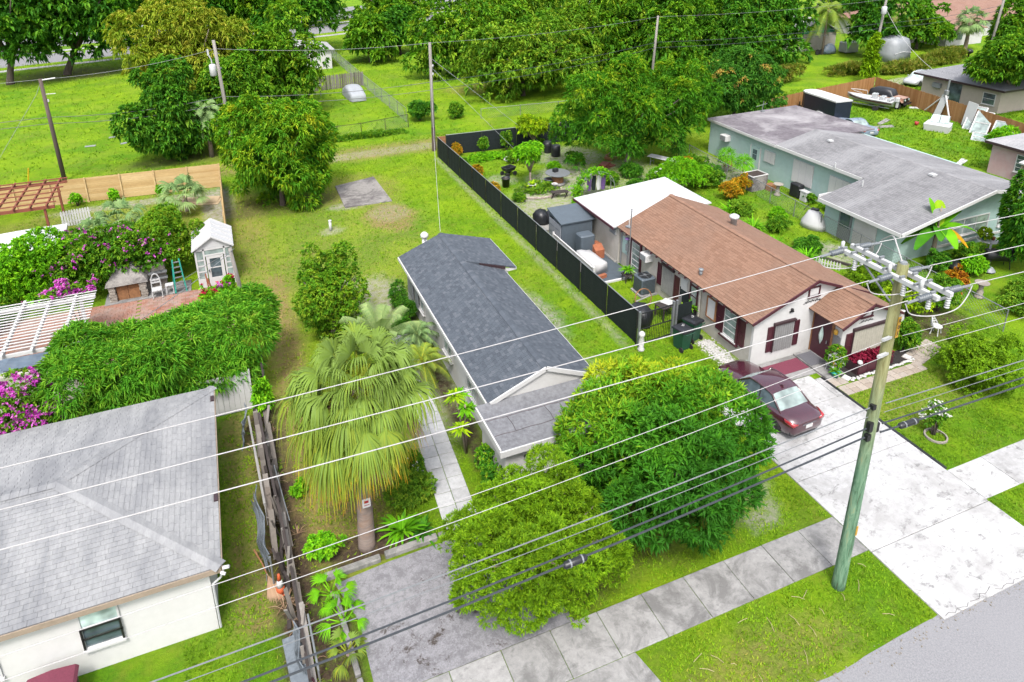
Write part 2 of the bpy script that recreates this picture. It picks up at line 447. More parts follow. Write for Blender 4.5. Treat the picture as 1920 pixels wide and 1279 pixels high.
cg = t.mix(t.ramp(n_f, [(.28,0.0),(.72,1.0)]), g_lo, g_hi)
cg = t.mix(t.ramp(n_m, [(.50,0.0),(.66,.55)]), cg, (0.115,0.125,0.018))
cg = t.mix(t.ramp(t.noise(v, 4.3, 6, .75), [(.34,.55),(.47,0.0)]), cg, (0.030,0.073,0.005))
cg = t.mix(t.ramp(n_l, [(.42,0.0),(.62,.5)]), cg, (0.165,0.250,0.006))
fd = t.math('MULTIPLY', t.attr('dry'), t.ramp(t.noise(v, 3.1, 6, .75), [(.3,.35),(.6,1.25)]))
cg = t.mix(fd, cg, t.ramp(n_f, [(.3,(0.103,0.069,0.030)),(.7,(0.249,0.185,0.077))]))
fs = t.math('MULTIPLY', t.attr('dirt'), t.ramp(t.noise(v, 2.6, 7, .75), [(.36,.1),(.56,1.2)]))
cg = t.mix(fs, cg, t.ramp(n_f, [(.3,(0.189,0.172,0.150)),(.7,(0.292,0.271,0.245))]))
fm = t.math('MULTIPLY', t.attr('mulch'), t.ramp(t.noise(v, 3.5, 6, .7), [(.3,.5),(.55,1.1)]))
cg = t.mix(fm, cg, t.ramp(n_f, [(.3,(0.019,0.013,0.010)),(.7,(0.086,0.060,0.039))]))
t.bsdf(cg, .95, 0, t.bump(n_f, 1.0, .09), .1)
M['lawn'] = t.m
me.materials.append(t.m)
ground = link(bpy.data.objects.new('ground', me)); ground['kind'] = 'structure'

# ---------------------------------------------------------------- road, pavement, driveways
def concrete(name, c, stain, damt=.6, dscale=.55, speck=.5):
    c = dim(c); stain = dim(stain)
    t = NT(name); v = t.pos(); o = t.n('ShaderNodeObjectInfo').outputs['Random']
    n1 = t.noise(v, 5, 9, .8)
    cc = t.ramp(n1, [(.34,tuple(k*.78 for k in c)),(.66,tuple(min(1,k*1.16) for k in c))])
    n2 = t.noise(v, dscale, 8, .72, .6)
    cc = t.mix(t.ramp(n2, [(.46,0.0),(.60,damt)]), cc, stain)
    n3 = t.noise(t.scale(v,1,1.6,1), dscale*4.5, 8, .8, .3)
    cc = t.mix(t.ramp(n3, [(.54,0.0),(.64,speck)]), cc, tuple(k*.45 for k in stain))
    cc = t.mix(.35, cc, t.ramp(o, [(0,.33),(1,.67)]), 'OVERLAY')
    t.bsdf(cc, .9, 0, t.bump(t.noise(v, 60, 4), .35, .01), .25)
    return t.m
M['walk_concrete'] = concrete('walk_concrete', (.37,.365,.36), (.15,.147,.145), .9, .9, .35)
M['drive_concrete'] = concrete('drive_concrete', (.65,.65,.655), (.36,.355,.35), .65, .42, .75)
M['white_paver'] = concrete('white_paver', (.66,.665,.68), (.50,.51,.52), .5, .5, .1)
M['pad_concrete'] = concrete('pad_concrete', (.36,.34,.32), (.11,.10,.10), .95, .6, .6)
M['kerb_concrete'] = concrete('kerb_concrete', (.30,.29,.28), (.14,.14,.13), .9, 1.2)
def asphalt(name, c, c2, stain=None, amt=.8):
    c = dim(c); c2 = dim(c2)
    t = NT(name); v = t.pos()
    n1 = t.noise(v, 45, 4, .8)
    cc = t.ramp(t.noise(v, 22, 6, .85), [(.36,tuple(k*.70 for k in c)),(.64,tuple(k*1.28 for k in c))])
    cc = t.mix(t.ramp(t.noise(v, .35, 5), [(.4,0.0),(.7,.6)]), cc, c2)
    if stain:
        cc = t.mix(t.ramp(t.noise(v, 3.2, 9, .8), [(.46,0.0),(.58,.65)]), cc, tuple(k*.55 for k in c))
        cc = t.mix(t.ramp(t.noise(v, .62, 9, .8, .4), [(.55,0.0),(.61,amt)]), cc, stain)
    t.bsdf(cc, .95, 0, t.bump(n1, .5, .01), .2)
    return t.m
M['road'] = asphalt('road', (.265,.265,.28), (.30,.30,.315))
M['old_asphalt'] = asphalt('old_asphalt', (.27,.265,.285), (.36,.355,.37), (.035,.027,.022), .95)

M['tan_grit'] = surf('tan_grit', (.26,.23,.19), .4, 9, .95, 0)
mb = MB()
xs = np.arange(-60, 90.01, .35)
ed = 9.12 + .07*vnoise(xs, xs*0, .6, 2) + .025*vnoise(xs, xs*0, 2.6, 5) + np.clip((xs-10)/60,0,.3)
vs = [(-60,-30,.004),(90,-30,.004)] + [(float(x), float(y), .004) for x, y in zip(xs[::-1], ed[::-1])]
mb.add(vs, [tuple(range(len(vs)))])
road = struct('road', mb, M['road'])
ck = MB()
for k in range(5):
    x_ = 17.7+k*1.1; pts_ = [(x_+i*.17, 9.16+.05*math.sin(i*2.3+k)+.02*i*(k % 2), .056) for i in range(7)]
    ck.tube(pts_, .005, 4, False)
for k in range(4):
    x_ = 10+k*4.2; ck.tube([(x_+i*.3, 7.9-k*.6+.12*math.sin(i*1.7+k), .006) for i in range(9)], .007, 4, False)
o = part(road, 'crack', ck, M['black_mulch']); o['kind'] = 'stuff'
gm = MB()
for i in range(700):
    x_ = random.uniform(8,40); y_ = 9.12+random.gauss(0,.13)-abs(random.gauss(0,.10)); s_ = random.uniform(.006,.02)
    gm.cbox((x_,y_,s_),(s_*2,s_*1.7,s_*1.4),random.uniform(0,3))
o = part(road, 'edge_grit', gm, M['tan_grit']); o['kind'] = 'stuff'

def slab_mesh(name, w, d, mat, th=.12, top=.035, bev=.012):
    m = MB().cbox((0,0,top-th/2), (w,d,th), 0, bev); me_ = m.mesh(name, mat); fixn(me_); return me_
sidewalk = thing('sidewalk', 'grey concrete pavement of square slabs along the street', None)
sidewalk['kind'] = 'structure'; del sidewalk['label']
wx = 1.535
sm = slab_mesh('slab', wx-.018, 1.46, M['walk_concrete'])
x = 17.54 - wx/2; k = 0
while x > -9:
    inst(sidewalk, 'slab', sm, (x, 12.45, random.uniform(-.006,.004)), (random.uniform(-.004,.004), random.uniform(-.003,.003), 0)); x -= wx
x = 23.11 + .9
sm2 = slab_mesh('slab', 1.80-.018, 1.46, M['drive_concrete'])
for k in range(11):
    inst(sidewalk, 'slab', sm2, (x, 12.45, random.uniform(-.006,.003))); x += 1.80
driveway = thing('driveway', 'x', None); driveway['kind'] = 'structure'; del driveway['label']
for (x0, x1, y0, y1) in ((17.56,23.08,9.1,11.60),(17.56,23.08,11.62,14.82),(17.56,23.08,14.84,17.9),(17.56,22.75,17.92,19.5),(22.77,23.08,17.92,19.2)):
    m = MB().cbox(((x0+x1)/2,(y0+y1)/2,.0), (x1-x0,y1-y0,.1), 0, .01)
    part(driveway, 'slab', m, M['drive_concrete'])
# dark edging along the driveway by the front lawn
solo('edging', MB().box(23.085,23.19,13.25,19.2,-.05,.07), M['black_plastic'], 'black plastic edging between white driveway and right front lawn', 'edging')
asph = MB(); 
pp = [(1.75,13.2),(7.6,13.2),(7.4,15.4),(6.9,17.2),(5.2,17.32),(3.0,17.25),(1.3,17.1),(1.75,15.6)]
asph.prism(pp, -.05, .012)
struct('parking_pad', asph, M['old_asphalt'])
apron = MB().prism([(1.2,9.0),(9.3,9.0),(8.72,11.7),(1.6,11.7)], -.05, .02)
struct('apron', apron, M['walk_concrete'])
# planting bed kerb blocks
kt = thing('bed_kerb', 'low grey concrete kerb blocks edging the mulch bed under the fan palm', 'kerb', (0,0,0))
for x0, x1, yy in ((1.05,2.82,17.42),(2.98,4.75,17.50),(4.8,5.3,17.5)):
    part(kt, 'kerb_block', MB().cbox(((x0+x1)/2, yy, .06), (x1-x0,.22,.2), R(1.5), .02), M['kerb_concrete'])
for i in range(4):
    part(kt, 'kerb_block', MB().cbox((1.28+.05*i, 16.3-.95*i, .05), (.16,.85,.16), R(3), .02), M['kerb_concrete'])
# white paver walk beside the dark-roofed house
walk = thing('paver_walk', 'x', None); walk['kind'] = 'structure'; del walk['label']
pm = slab_mesh('paver', .60, .60, M['white_paver'], .1, .03)
for i in range(20):
    for j in range(2):
        inst(walk, 'paver', pm, (5.42+j*.62+.10*i*.42, 17.75+i*.62, random.uniform(-.004,.004)), (0,0,R(-4)))
# concrete pad on the back lawn
pad = MB().prism([(7.25,47.2),(10.65,47.1),(10.55,52.7),(7.35,51.8)], -.1, .06)
struct('concrete_pad', pad, M['pad_concrete'])
# the street beyond the park, top of the picture
RD = Vector((64,17,0)).normalized(); RN = Vector((-RD.y,RD.x,0)); c0 = Vector((-21.9,119.3,0))
def strip(name, o0, o1, z, mat, a=-120, b=260):
    P = [c0+RD*a+RN*o0, c0+RD*b+RN*o0, c0+RD*b+RN*o1, c0+RD*a+RN*o1]
    struct(name, MB().poly([(p.x,p.y,z) for p in P]), mat)
strip('far_pavement', -3.4, -2.0, .012, M['drive_concrete'])
strip('far_road', .4, 9.0, .008, M['road'])
strip('far_pavement', 10.5, 12.0, .012, M['drive_concrete'])
strip('far_car_park', 16, 34, .010, M['road'])
# grey patio paving around the front bed of the brown house
pv = thing('brick_path', 'x', None); pv['kind'] = 'structure'; del pv['label']
M['tan_brick'] = rndmat('tan_brick', [(0,(.40,.33,.27)),(.5,(.55,.48,.41)),(1,(.47,.41,.36))], .9, .4, 40)
bm_ = slab_mesh('brick', .385, .29, M['tan_brick'], .1, .025, .012)
for i in range(12):
    for j in range(2):
        inst(pv, 'brick', bm_, (23.48+i*.40, 17.98+j*.30+.0*i, random.uniform(-.005,.005)))
for i in range(4):
    for j in range(2):
        inst(pv, 'brick', bm_, (23.42+j*.4, 18.62+i*.30, random.uniform(-.005,.005)))
for i in range(6):
    for j in range(3):
        inst(pv, 'brick', bm_, (28.0+i*.40, 18.3+j*.30+.1*i, random.uniform(-.005,.005)), (0,0,R(14)))
struct('planting_bed', MB().prism([(24.25,18.62),(28.6,18.62),(28.6,19.42),(23.6,19.42),(23.6,19.0)], -.05, .018), M['black_mulch'])
# red brick patio of the left garden
rb = thing('brick_patio', 'x', None); rb['kind'] = 'structure'; del rb['label']
M['red_brick'] = rndmat('red_brick', [(0,(.26,.115,.08)),(.4,(.42,.20,.14)),(.7,(.5,.27,.2)),(1,(.36,.2,.17))], .9, .4, 30, blotch=(.4,.36,.33), bl_scale=1.2)
bm2 = slab_mesh('brick', .39, .19, M['red_brick'], .1, .022, .012)
cnt = 0
for j in range(22):
    for i in range(20):
        X = -6.6+i*.40+(.2 if j % 2 else 0); Y = 34.8+j*.20
        if X > -.75 or X < -5.5 or Y > 38.75 or cnt >= 300 or Y < 35.9: continue
        inst(rb, 'brick', bm2, (X, Y, random.uniform(-.005,.005))); cnt += 1
m = MB()
for j in range(38):
    for i in range(38):
        X = -12.6+i*.40+(.2 if j % 2 else 0); Y = 31.3+j*.20
        if (Y >= 35.9 and X >= -5.5) or Y > 38.75 or X > -.75: continue
        m.cbox((X,Y,-.02),(.385,.19,.1))
o = part(rb, 'brick_field', m, M['red_brick'], kind='stuff')
# ---------------------------------------------------------------- roofs and walls
def setrnd(me, vals):
    a = me.attributes.new('rnd', 'FLOAT', 'POINT'); a.data.foreach_set('value', np.asarray(vals, np.float32))
def shingles(roof, P0, P1, P2, P3, mat, tw=.30, ex=.145, n_ind=0, th=.016, stag=.5):
    """tabs laid course by course on the slope P0 (eave, left) P1 (eave, right) P2 P3 (top); the n_ind nearest full tabs are pieces of their own"""
    P0, P1, P2, P3 = map(Vector, (P0,P1,P2,P3))
    u = (P1-P0).normalized(); n = (P1-P0).cross(P3-P0 if (P3-P0).length > 1e-6 else P2-P0).normalized(); v = n.cross(u)
    to2 = lambda p: ((p-P0).dot(u), (p-P0).dot(v))
    a0, a1, a2, a3 = map(to2, (P0,P1,P2,P3)); vt = (a2[1]+a3[1])/2
    lo = lambda y: a0[0]+(a3[0]-a0[0])*y/vt
    hi = lambda y: a1[0]+(a2[0]-a1[0])*y/vt
    full = []; part_ = []
    y = 0; row = 0
    while y < vt-.02:
        y1 = min(y+ex, vt); off = (row % 2)*stag*tw + (row % 3)*.05
        l0, h0, l1, h1 = lo(y), hi(y), lo(y1), hi(y1)
        s = min(l0,l1)-tw+off
        while s < max(h0,h1):
            e = s+tw-.008
            c = [max(s,l0), min(e,h0), min(e,h1), max(s,l1)]
            if c[1]-c[0] > .02 or c[2]-c[3] > .02:
                if c[0] > c[1]: c[0] = c[1] = (c[0]+c[1])/2
                if c[3] > c[2]: c[2] = c[3] = (c[2]+c[3])/2
                q = (c, y, y1)
                if abs(c[0]-s) < 1e-6 and abs(c[1]-e) < 1e-6 and abs(c[3]-s) < 1e-6 and abs(c[2]-e) < 1e-6 and y1-y > ex-1e-6: full.append((s, q))
                else: part_.append(q)
            s += tw
        y += ex; row += 1
    if n_ind and full:
        D = [((P0+u*(s+tw/2)+v*(q[1]+ex/2))-CAM).length for s, q in full]
        order = np.argsort(D)
        m = MB(); w = tw-.008
        m.add([(0,0,.002),(w,0,.002),(w,ex+.01,.002),(0,ex+.01,.002),(0,0,th+.003),(w,0,th+.003),(w,ex+.01,.005),(0,ex+.01,.005)],
              [(3,2,1,0),(4,5,6,7),(0,1,5,4),(1,2,6,5),(2,3,7,6),(3,0,4,7)])
        ms = m.mesh('shingle', mat); setrnd(ms, [0]*8)
        Mx = Matrix(((u.x,v.x,n.x,0),(u.y,v.y,n.y,0),(u.z,v.z,n.z,0),(0,0,0,1))); eu = Mx.to_euler()
        for i in order[:n_ind]:
            s, q = full[i]
            inst(roof, 'shingle', ms, P0+u*s+v*q[1]+n*random.uniform(0,.004), eu)
        rest = [full[i][1] for i in order[n_ind:]]+part_
    else:
        rest = [q for s, q in full]+part_
    m = MB(); rn = []
    for c, ya, yb in rest:
        pts = [P0+u*x_+v*y_ for x_, y_ in ((c[0],ya),(c[1],ya),(c[2],yb+.008),(c[3],yb+.008))]
        j = random.uniform(0,.004)
        m.add([tuple(p+n*.002) for p in pts]+[tuple(pts[0]+n*(th+j)),tuple(pts[1]+n*(th+j)),tuple(pts[2]+n*.005),tuple(pts[3]+n*.005)],
              [(4,5,6,7),(0,1,5,4),(1,2,6,5),(2,3,7,6),(3,0,4,7)])
        rn += [random.random()]*8
    if rest:
        ms = m.mesh('shingle_field', mat); setrnd(ms, rn)
        o = link(bpy.data.objects.new('shingle_field', ms), roof); o['kind'] = 'stuff'
def ridgecaps(roof, A, B, mat, w=.16, step=.20, name='ridge_cap', lift=0):
    A, B = Vector(A), Vector(B); d = (B-A).normalized(); L = (B-A).length
    s_ = Vector((-d.y,d.x,0)).normalized(); up = s_.cross(d)*-1
    if up.z < 0: up = -up
    m = MB(); rn = []; k = 0
    while k*step < L:
        a = A+d*k*step; b = A+d*min(L,(k+1)*step+.02)
        q_ = up*lift
        m.add([tuple(a-s_*w-up*.005+q_),tuple(a+up*.045+q_),tuple(a+s_*w-up*.005+q_),tuple(b-s_*w-up*.017+q_),tuple(b+up*.03+q_),tuple(b+s_*w-up*.017+q_)],
              [(0,1,4,3),(1,2,5,4),(0,3,5,2),(0,2,1)])
        rn += [random.random()]*6; k += 1
    ms = m.mesh(name, mat); setrnd(ms, rn)
    o = link(bpy.data.objects.new(name, ms), roof); o['kind'] = 'stuff'
def window(parent, P, w, h, face, frame='trim_white', pane='dark_glass', rows=2, cols=1, dep=.06, fw=.06, bar=.035, sill=True, name='window'):
    """P = lower left corner seen from outside; face '-y' or '-x'"""
    f = MB(); px, py, pz = P
    def bx_(m, a0, a1, z0, z1, d0, d1):
        if face == '-y': m.box(px+a0, px+a1, py-d1, py-d0, pz+z0, pz+z1)
        else: m.box(px-d1, px-d0, py-a1, py-a0, pz+z0, pz+z1)
    bx_(f, -fw, 0, -fw, h+fw, -.02, dep); bx_(f, w, w+fw, -fw, h+fw, -.02, dep)
    bx_(f, 0, w, h, h+fw, -.02, dep); bx_(f, 0, w, -fw, 0, -.02, dep)
    for r_ in range(1, rows): bx_(f, 0, w, h*r_/rows-bar/2, h*r_/rows+bar/2, -.02, dep-.012)
    for c_ in range(1, cols): bx_(f, w*c_/cols-bar/2, w*c_/cols+bar/2, 0, h, -.02, dep-.016)
    wo_ = part(parent, name, f, M[frame])
    for r_ in range(rows):
        for c_ in range(cols):
            g_ = MB(); a0 = w*c_/cols+(bar/2 if c_ else 0)+.002; a1 = w*(c_+1)/cols-(bar/2 if c_ < cols-1 else 0)-.002
            z0 = h*r_/rows+(bar/2 if r_ else 0)+.002; z1 = h*(r_+1)/rows-(bar/2 if r_ < rows-1 else 0)-.002
            bx_(g_, a0, a1, z0, z1, .005, .02)
            part(wo_, 'pane', g_, M[pane] if isinstance(pane, str) else M[pane[r_ % len(pane)]])
    if sill:
        s_ = MB(); bx_(s_, -fw-.03, w+fw+.03, -fw-.06, -fw-.003, -.02, dep+.07); part(wo_, 'sill', s_, M[frame])
    return wo_
def gable_wall(y, x0, x1, xr, z0, z1, zr, th=.15):
    return MB().prismy([(x0,z0),(x1,z0),(x1,z1),(xr,zr),(x0,z1)], y, y+th)

# ---------------- white stucco house, lower left
M['sh_pale'] = rndmat('sh_pale', [(0,(.30,.305,.315)),(.3,(.345,.35,.358)),(.7,(.385,.39,.398)),(1,(.32,.325,.335))], .9, .3, 60, blotch=(.14,.145,.16), bl_scale=.7, bl_amt=.8, stretch=(1.3,.35,1))
wh = thing('stucco_house', 'white stucco house with pale grey hipped shingle roof at lower left', 'house', (0,0,0))
part(wh, 'wall', MB().box(-14,-2.08,16.94,25.1,-.1,2.42), M['white_stucco'])
E1, E2, A1, A2 = (-1.72,16.74,2.45), (-1.72,25.40,2.45), (-6.2,20.95,3.32), (-14.3,20.95,3.32)
E0, E3 = (-14.4,16.74,2.45), (-14.4,25.4,2.45)
wr = part(wh, 'roof', MB().slab([E0,E1,A1,A2],.05).slab([E1,E2,A1],.05).slab([E2,E3,A2,A1],.05), M['sh_pale'])
shingles(wr, E0, E1, A1, A2, M['sh_pale'], .32, .155, 220)
shingles(wr, E1, E2, A1, A1, M['sh_pale'], .32, .155, 80)
shingles(wr, E2, E3, A2, A1, M['sh_pale'], .32, .155, 0)
for a, b in ((A1,E1),(A1,E2),(A1,A2)): ridgecaps(wr, a, b, M['sh_pale'], .20, .24, lift=.012)
fa = MB().box(-14.4,-1.73,16.70,16.735,2.27,2.435).box(-1.715,-1.68,16.735,25.4,2.27,2.435)
part(wr, 'fascia', fa, M['fascia_tan'])
part(wr, 'soffit', MB().box(-14.4,-1.74,16.745,16.935,2.30,2.33).box(-2.07,-1.74,16.94,25.3,2.30,2.33), M['trim_white'])
part(wr, 'gutter_end', MB().tube([(-1.66,16.66,2.46),(-1.50,16.60,2.50)],.05).tube([(-1.74,16.62,2.36),(-1.62,16.55,2.33)],.045), M['trim_white'])
part(wr, 'downpipe', MB().tube([(-1.66,16.72,2.36),(-1.78,16.86,1.95),(-2.02,16.90,1.75),(-2.02,16.88,.1)],.035), M['white_metal'])
for yy in (19.4,24.6):
    part(wr, 'roof_clip', MB().cbox((-1.78,yy,2.50),(.12,.3,.05)), M['dark_trim'])
window(wh, (-5.33,16.94,.93), .88, 1.40, '-y', 'trim_white', ('dark_glass','pale_glass'), 2, 1, .05, .05)
window(wh, (-8.2,16.94,.93), .88, 1.40, '-y', 'trim_white', ('dark_glass','pale_glass'), 2, 1, .05, .05)
s = MB().cbox((-5.32+.44,16.86,1.28),(1.0,.03,.05)).cbox((-5.36,16.865,1.28-.0),(.05,.04,.72)).cbox((-4.42,16.865,1.28),(.05,.04,.72)).cbox((-4.89,16.865,1.63),(.95,.04,.05))
part(wh, 'screen_frame', s, M['black_metal'])
cb = thing('storage_box', 'maroon lidded storage box by the white stucco wall at the bottom edge', 'box', (-6.1,16.2,0))
part(cb, 'body', MB().cbox((0,0,.42),(1.1,.55,.84),0,.03), M['maroon_paint'])
part(cb, 'lid', MB().prismy([(-.62,.85),(.62,.85),(.55,.93),(0,1.0),(-.55,.93)],-.33,.33), M['mat_maroon'])

# ---------------- dark shingle house, centre
M['sh_dark'] = rndmat('sh_dark', [(0,(.052,.062,.078)),(.35,(.064,.076,.094)),(.75,(.074,.087,.106)),(1,(.096,.108,.128))], .9, .3, 60)
M['tar_roof'] = surf('tar_roof', (.16,.163,.178), .3, 7, .95, .6, 50, dirt=(.25,.255,.275), dscale=.9, damt=.7)
dh = thing('bungalow', 'narrow white bungalow with charcoal shingle gable roof in the middle', 'house', (0,0,0))
part(dh, 'wall', MB().box(8.0,11.95,20.5,32.9,-.1,2.5).box(11.96,12.5,29.75,32.9,-.1,2.42), M['white_wall'])
LE0, LE1, RB, RF = (7.66,33.15,2.58), (7.66,20.22,2.58), (10.02,33.15,3.52), (10.02,20.22,3.52)
RN0, RN1 = (12.24,20.22,2.56), (12.24,29.62,2.56)
RFa0, RFa1, RFm = (12.88,29.62,2.62), (12.88,33.3,2.62), (10.02,29.62,3.53)
dr = part(dh, 'roof', MB().slab([LE0,LE1,RF,RB],.06).slab([RN0,RN1,(10.02,29.62,3.52),RF],.06).slab([RFa0,RFa1,(10.02,33.15,3.53),RFm],.06), M['sh_dark'])
shingles(dr, LE0, LE1, RF, RB, M['sh_dark'], .21, .145, 230)
shingles(dr, RN0, RN1, (10.02,29.62,3.52), RF, M['sh_dark'], .21, .145, 70)
shingles(dr, RFa0, RFa1, (10.02,33.15,3.53), RFm, M['sh_dark'], .21, .145, 0)
ridgecaps(dr, RB, RF, M['sh_dark'])
part(dr, 'fascia', MB().box(7.60,7.655,20.2,33.15,2.42,2.57).box(12.25,12.29,20.25,29.6,2.40,2.54).box(12.89,12.93,29.65,33.3,2.46,2.60)
     .prismy([(11.0,2.98),(12.5,2.60),(12.88,2.58),(12.88,2.46),(12.5,2.44)],29.66,29.72), M['trim_white'])
part(dr, 'wedge_flashing', MB().prismy([(10.9,3.24),(12.3,2.78),(12.3,2.60),(10.9,3.15)],29.60,29.618), M['dark_trim'])
part(dr, 'barge_board', MB().bar((7.75,20.16,2.56),(10.02,20.16,3.49),.06,.17).bar((12.3,20.16,2.52),(10.02,20.16,3.49),.06,.17), M['trim_white'])
part(dh, 'gable', gable_wall(20.238, 8.0, 12.0, 10.02, 2.45, 2.50, 3.38, .12), M['white_wall'])
# rolled-felt porch roof that curls up against the gable
prof = [(17.82,2.44),(18.6,2.46),(19.4,2.48),(19.9,2.50),(20.08,2.54),(20.2,2.60),(20.232,2.60),(20.232,2.38),(17.82,2.32)]
pr = part(dh, 'porch_roof', MB().prismx(prof, 7.22, 12.1), M['tar_roof'])
part(pr, 'fascia', MB().box(7.16,12.14,17.76,17.815,2.26,2.50).box(7.16,7.215,17.82,20.2,2.30,2.56).box(12.105,12.15,17.82,20.2,2.30,2.56), M['trim_white'])
sm_ = MB()
for yy, zz in ((18.62,2.463),(19.42,2.483)):
    pts = [(7.3+.35*i, yy+.02*math.sin(i*2.1), zz) for i in range(14)]; sm_.tube(pts, .012, 4)
for x_ in (8.1,9.6,10.9): sm_.tube([(x_,18.65,2.464),(x_+.03,19.0,2.472),(x_-.02,19.4,2.484)], .01, 4)
part(pr, 'felt_seam', sm_, M['dark_trim'])
part(dh, 'porch_wall', MB().box(7.45,11.9,18.05,20.3,-.1,2.33), M['white_wall'])
window(dh, (9.75,18.05,1.05), 1.2, .95, '-y', 'trim_white', 'dark_glass', 1, 2)
window(dh, (8.0,31.0,1.0), 1.3, 1.1, '-x', 'trim_white', 'grey_glass', 2, 2)
window(dh, (8.0,26.5,1.0), 1.1, 1.1, '-x', 'trim_white', 'grey_glass', 2, 2)
window(dh, (8.0,23.4,1.0), 1.1, 1.1, '-x', 'trim_white', 'grey_glass', 2, 2)
part(dh, 'light_hook', MB().tube([(8.35,17.99,1.65),(8.3,17.85,1.95),(8.22,17.8,2.08),(8.12,17.84,2.05),(8.1,17.9,1.9)],.025,6), M['black_metal'])
part(dh, 'awning_panel', MB().cbox((7.9,31.9,1.5),(.06,.9,1.2)).cbox((7.86,30.6,1.55),(.05,.5,1.3)), M['grey_metal'])
vp = thing('vent_pipe', 'white capped vent pipe standing behind the charcoal roof', 'pipe', (9.35,34.0,0))
part(vp, 'pipe', MB().tube([(0,0,0),(0,0,3.1)], .14, 10), M['trim_white'], True)
part(vp, 'cap', MB().lathe([(.14,3.0),(.22,3.08),(.22,3.22),(.1,3.34)],12), M['trim_white'], True)
part(vp, 'bolt_strip', MB().cbox((-.02,-.145,2.55),(.03,.02,.7)).cbox((-.02,-.15,2.95),(.07,.03,.05)).cbox((-.02,-.15,2.2),(.07,.03,.05)), M['grey_metal'])

# ---------------- brown roofed house
M['sh_brown'] = rndmat('sh_brown', [(0,(.20,.108,.070)),(.35,(.245,.138,.092)),(.75,(.28,.16,.108)),(1,(.22,.122,.082))], .9, .3, 60, blotch=(.19,.12,.088), bl_scale=.45, bl_amt=.5)
bh = thing('ranch_house', 'white and cream ranch house with brown shingle roof and maroon trim', 'house', (0,0,0))
part(bh, 'wall', MB().box(20.75,27.2,21.19,32.2,-.1,2.45), M['cream_wall'])
part(bh, 'front_gable_wall', gable_wall(21.05, 20.75, 27.25, 24.0, -.1, 2.42, 3.72, .13), M['white_wall'])
bL0, bL1, bR0, bR1, bT0, bT1 = (20.42,32.2,2.44), (20.42,20.86,2.44), (27.58,20.86,2.44), (27.58,32.2,2.44), (24.0,20.86,3.88), (24.0,32.2,3.88)
br = part(bh, 'roof', MB().slab([bL0,bL1,bT0,bT1],.07).slab([bR0,bR1,bT1,bT0],.07), M['sh_brown'])
shingles(br, bL0, bL1, bT0, bT1, M['sh_brown'], .33, .16, 150)
shingles(br, bR0, bR1, bT1, bT0, M['sh_brown'], .33, .16, 0)
ridgecaps(br, bT1, bT0, M['sh_brown'])
part(br, 'barge_board', MB().bar((20.42,20.83,2.40),(24.0,20.83,3.82),.05,.12).bar((27.58,20.83,2.40),(24.0,20.83,3.82),.05,.12), M['maroon_paint'])
rf_ = MB()
for i in range(22): rf_.cbox((20.52,21.2+i*.5,2.36),(.3,.06,.09))
part(br, 'rafter_tail', rf_, M['maroon_paint'], kind='stuff')
part(bh, 'back_gable', gable_wall(32.1, 20.75, 27.25, 24.0, 2.4, 2.43, 3.78, .1), M['cream_wall'])
# front wing
part(bh, 'front_wing_wall', gable_wall(19.45, 24.3, 27.15, 25.6, -.1, 2.28, 3.05, 1.6), M['white_wall'])
pL0, pL1, pR0, pR1, pT0, pT1 = (23.84,21.04,2.38), (23.84,19.12,2.38), (27.5,19.12,2.38), (27.5,21.04,2.38), (25.6,19.12,3.24), (25.6,21.04,3.24)
pr2 = part(bh, 'front_wing_roof', MB().slab([pL0,pL1,pT0,pT1],.06).slab([pR0,pR1,pT1,pT0],.06), M['sh_brown'])
shingles(pr2, pL0, pL1, pT0, pT1, M['sh_brown'], .33, .16, 60)
shingles(pr2, pR0, pR1, pT1, pT0, M['sh_brown'], .33, .16, 0)
ridgecaps(pr2, pT1, pT0, M['sh_brown'])
part(pr2, 'barge_board', MB().bar((23.84,19.09,2.33),(25.6,19.09,3.18),.05,.11).bar((27.5,19.09,2.33),(25.6,19.09,3.18),.05,.11), M['maroon_paint'])
def vent(parent, x, y, z, w=.55, h=.36):
    v_ = part(parent, 'gable_vent', MB().box(x-w/2,x+w/2,y-.02,y,z,z+h), M['trim_white'])
    part(v_, 'vent_frame', MB().box(x-w/2-.06,x-w/2-.002,y-.06,y,z-.06,z+h+.06).box(x+w/2+.002,x+w/2+.06,y-.06,y,z-.06,z+h+.06).box(x-w/2,x+w/2,y-.06,y,z+h+.002,z+h+.06).box(x-w/2-.1,x+w/2+.1,y-.08,y,z-.12,z-.062), M['maroon_paint'])
vent(bh, 24.0, 21.05, 3.05); vent(bh, 25.6, 19.45, 2.5)
def scroll(parent, x, y, z, s=1.0):
    m = MB()
    for k in range(7):
        a = x+(k-3)*.13*s
        m.tube([(a-.07*s,y-.02,z+.02*s),(a-.02*s,y-.03,z+.09*s*(1 if k % 2 else .4)),(a+.05*s,y-.02,z+.03*s),(a+.02*s,y-.02,z-.06*s*(1 if k % 2 == 0 else .3))], .014*s, 4)
    m.tube([(x-.55*s,y-.02,z-.05*s),(x,y-.02,z+.03*s),(x+.55*s,y-.02,z-.02*s)], .012*s, 4)
    part(parent, 'iron_scroll', m, M['black_metal'])
scroll(bh, 24.0, 21.05, 2.72); scroll(bh, 25.65, 19.45, 2.2, .8)
part(bh, 'flood_light', MB().lathe([(.02,0),(.07,.02),(.07,.1),(.03,.12)],8,(22.8,21.0,2.5)).cbox((22.8,21.02,2.45),(.25,.06,.05)), M['black_metal'])
part(bh, 'corner_light', MB().lathe([(.03,0),(.09,.03),(.09,.1)],8,(20.7,21.05,2.2)).lathe([(.03,0),(.09,.03),(.09,.1)],8,(20.6,21.35,2.2)).cbox((20.72,21.2,2.24),(.1,.3,.06)), M['trim_white'])
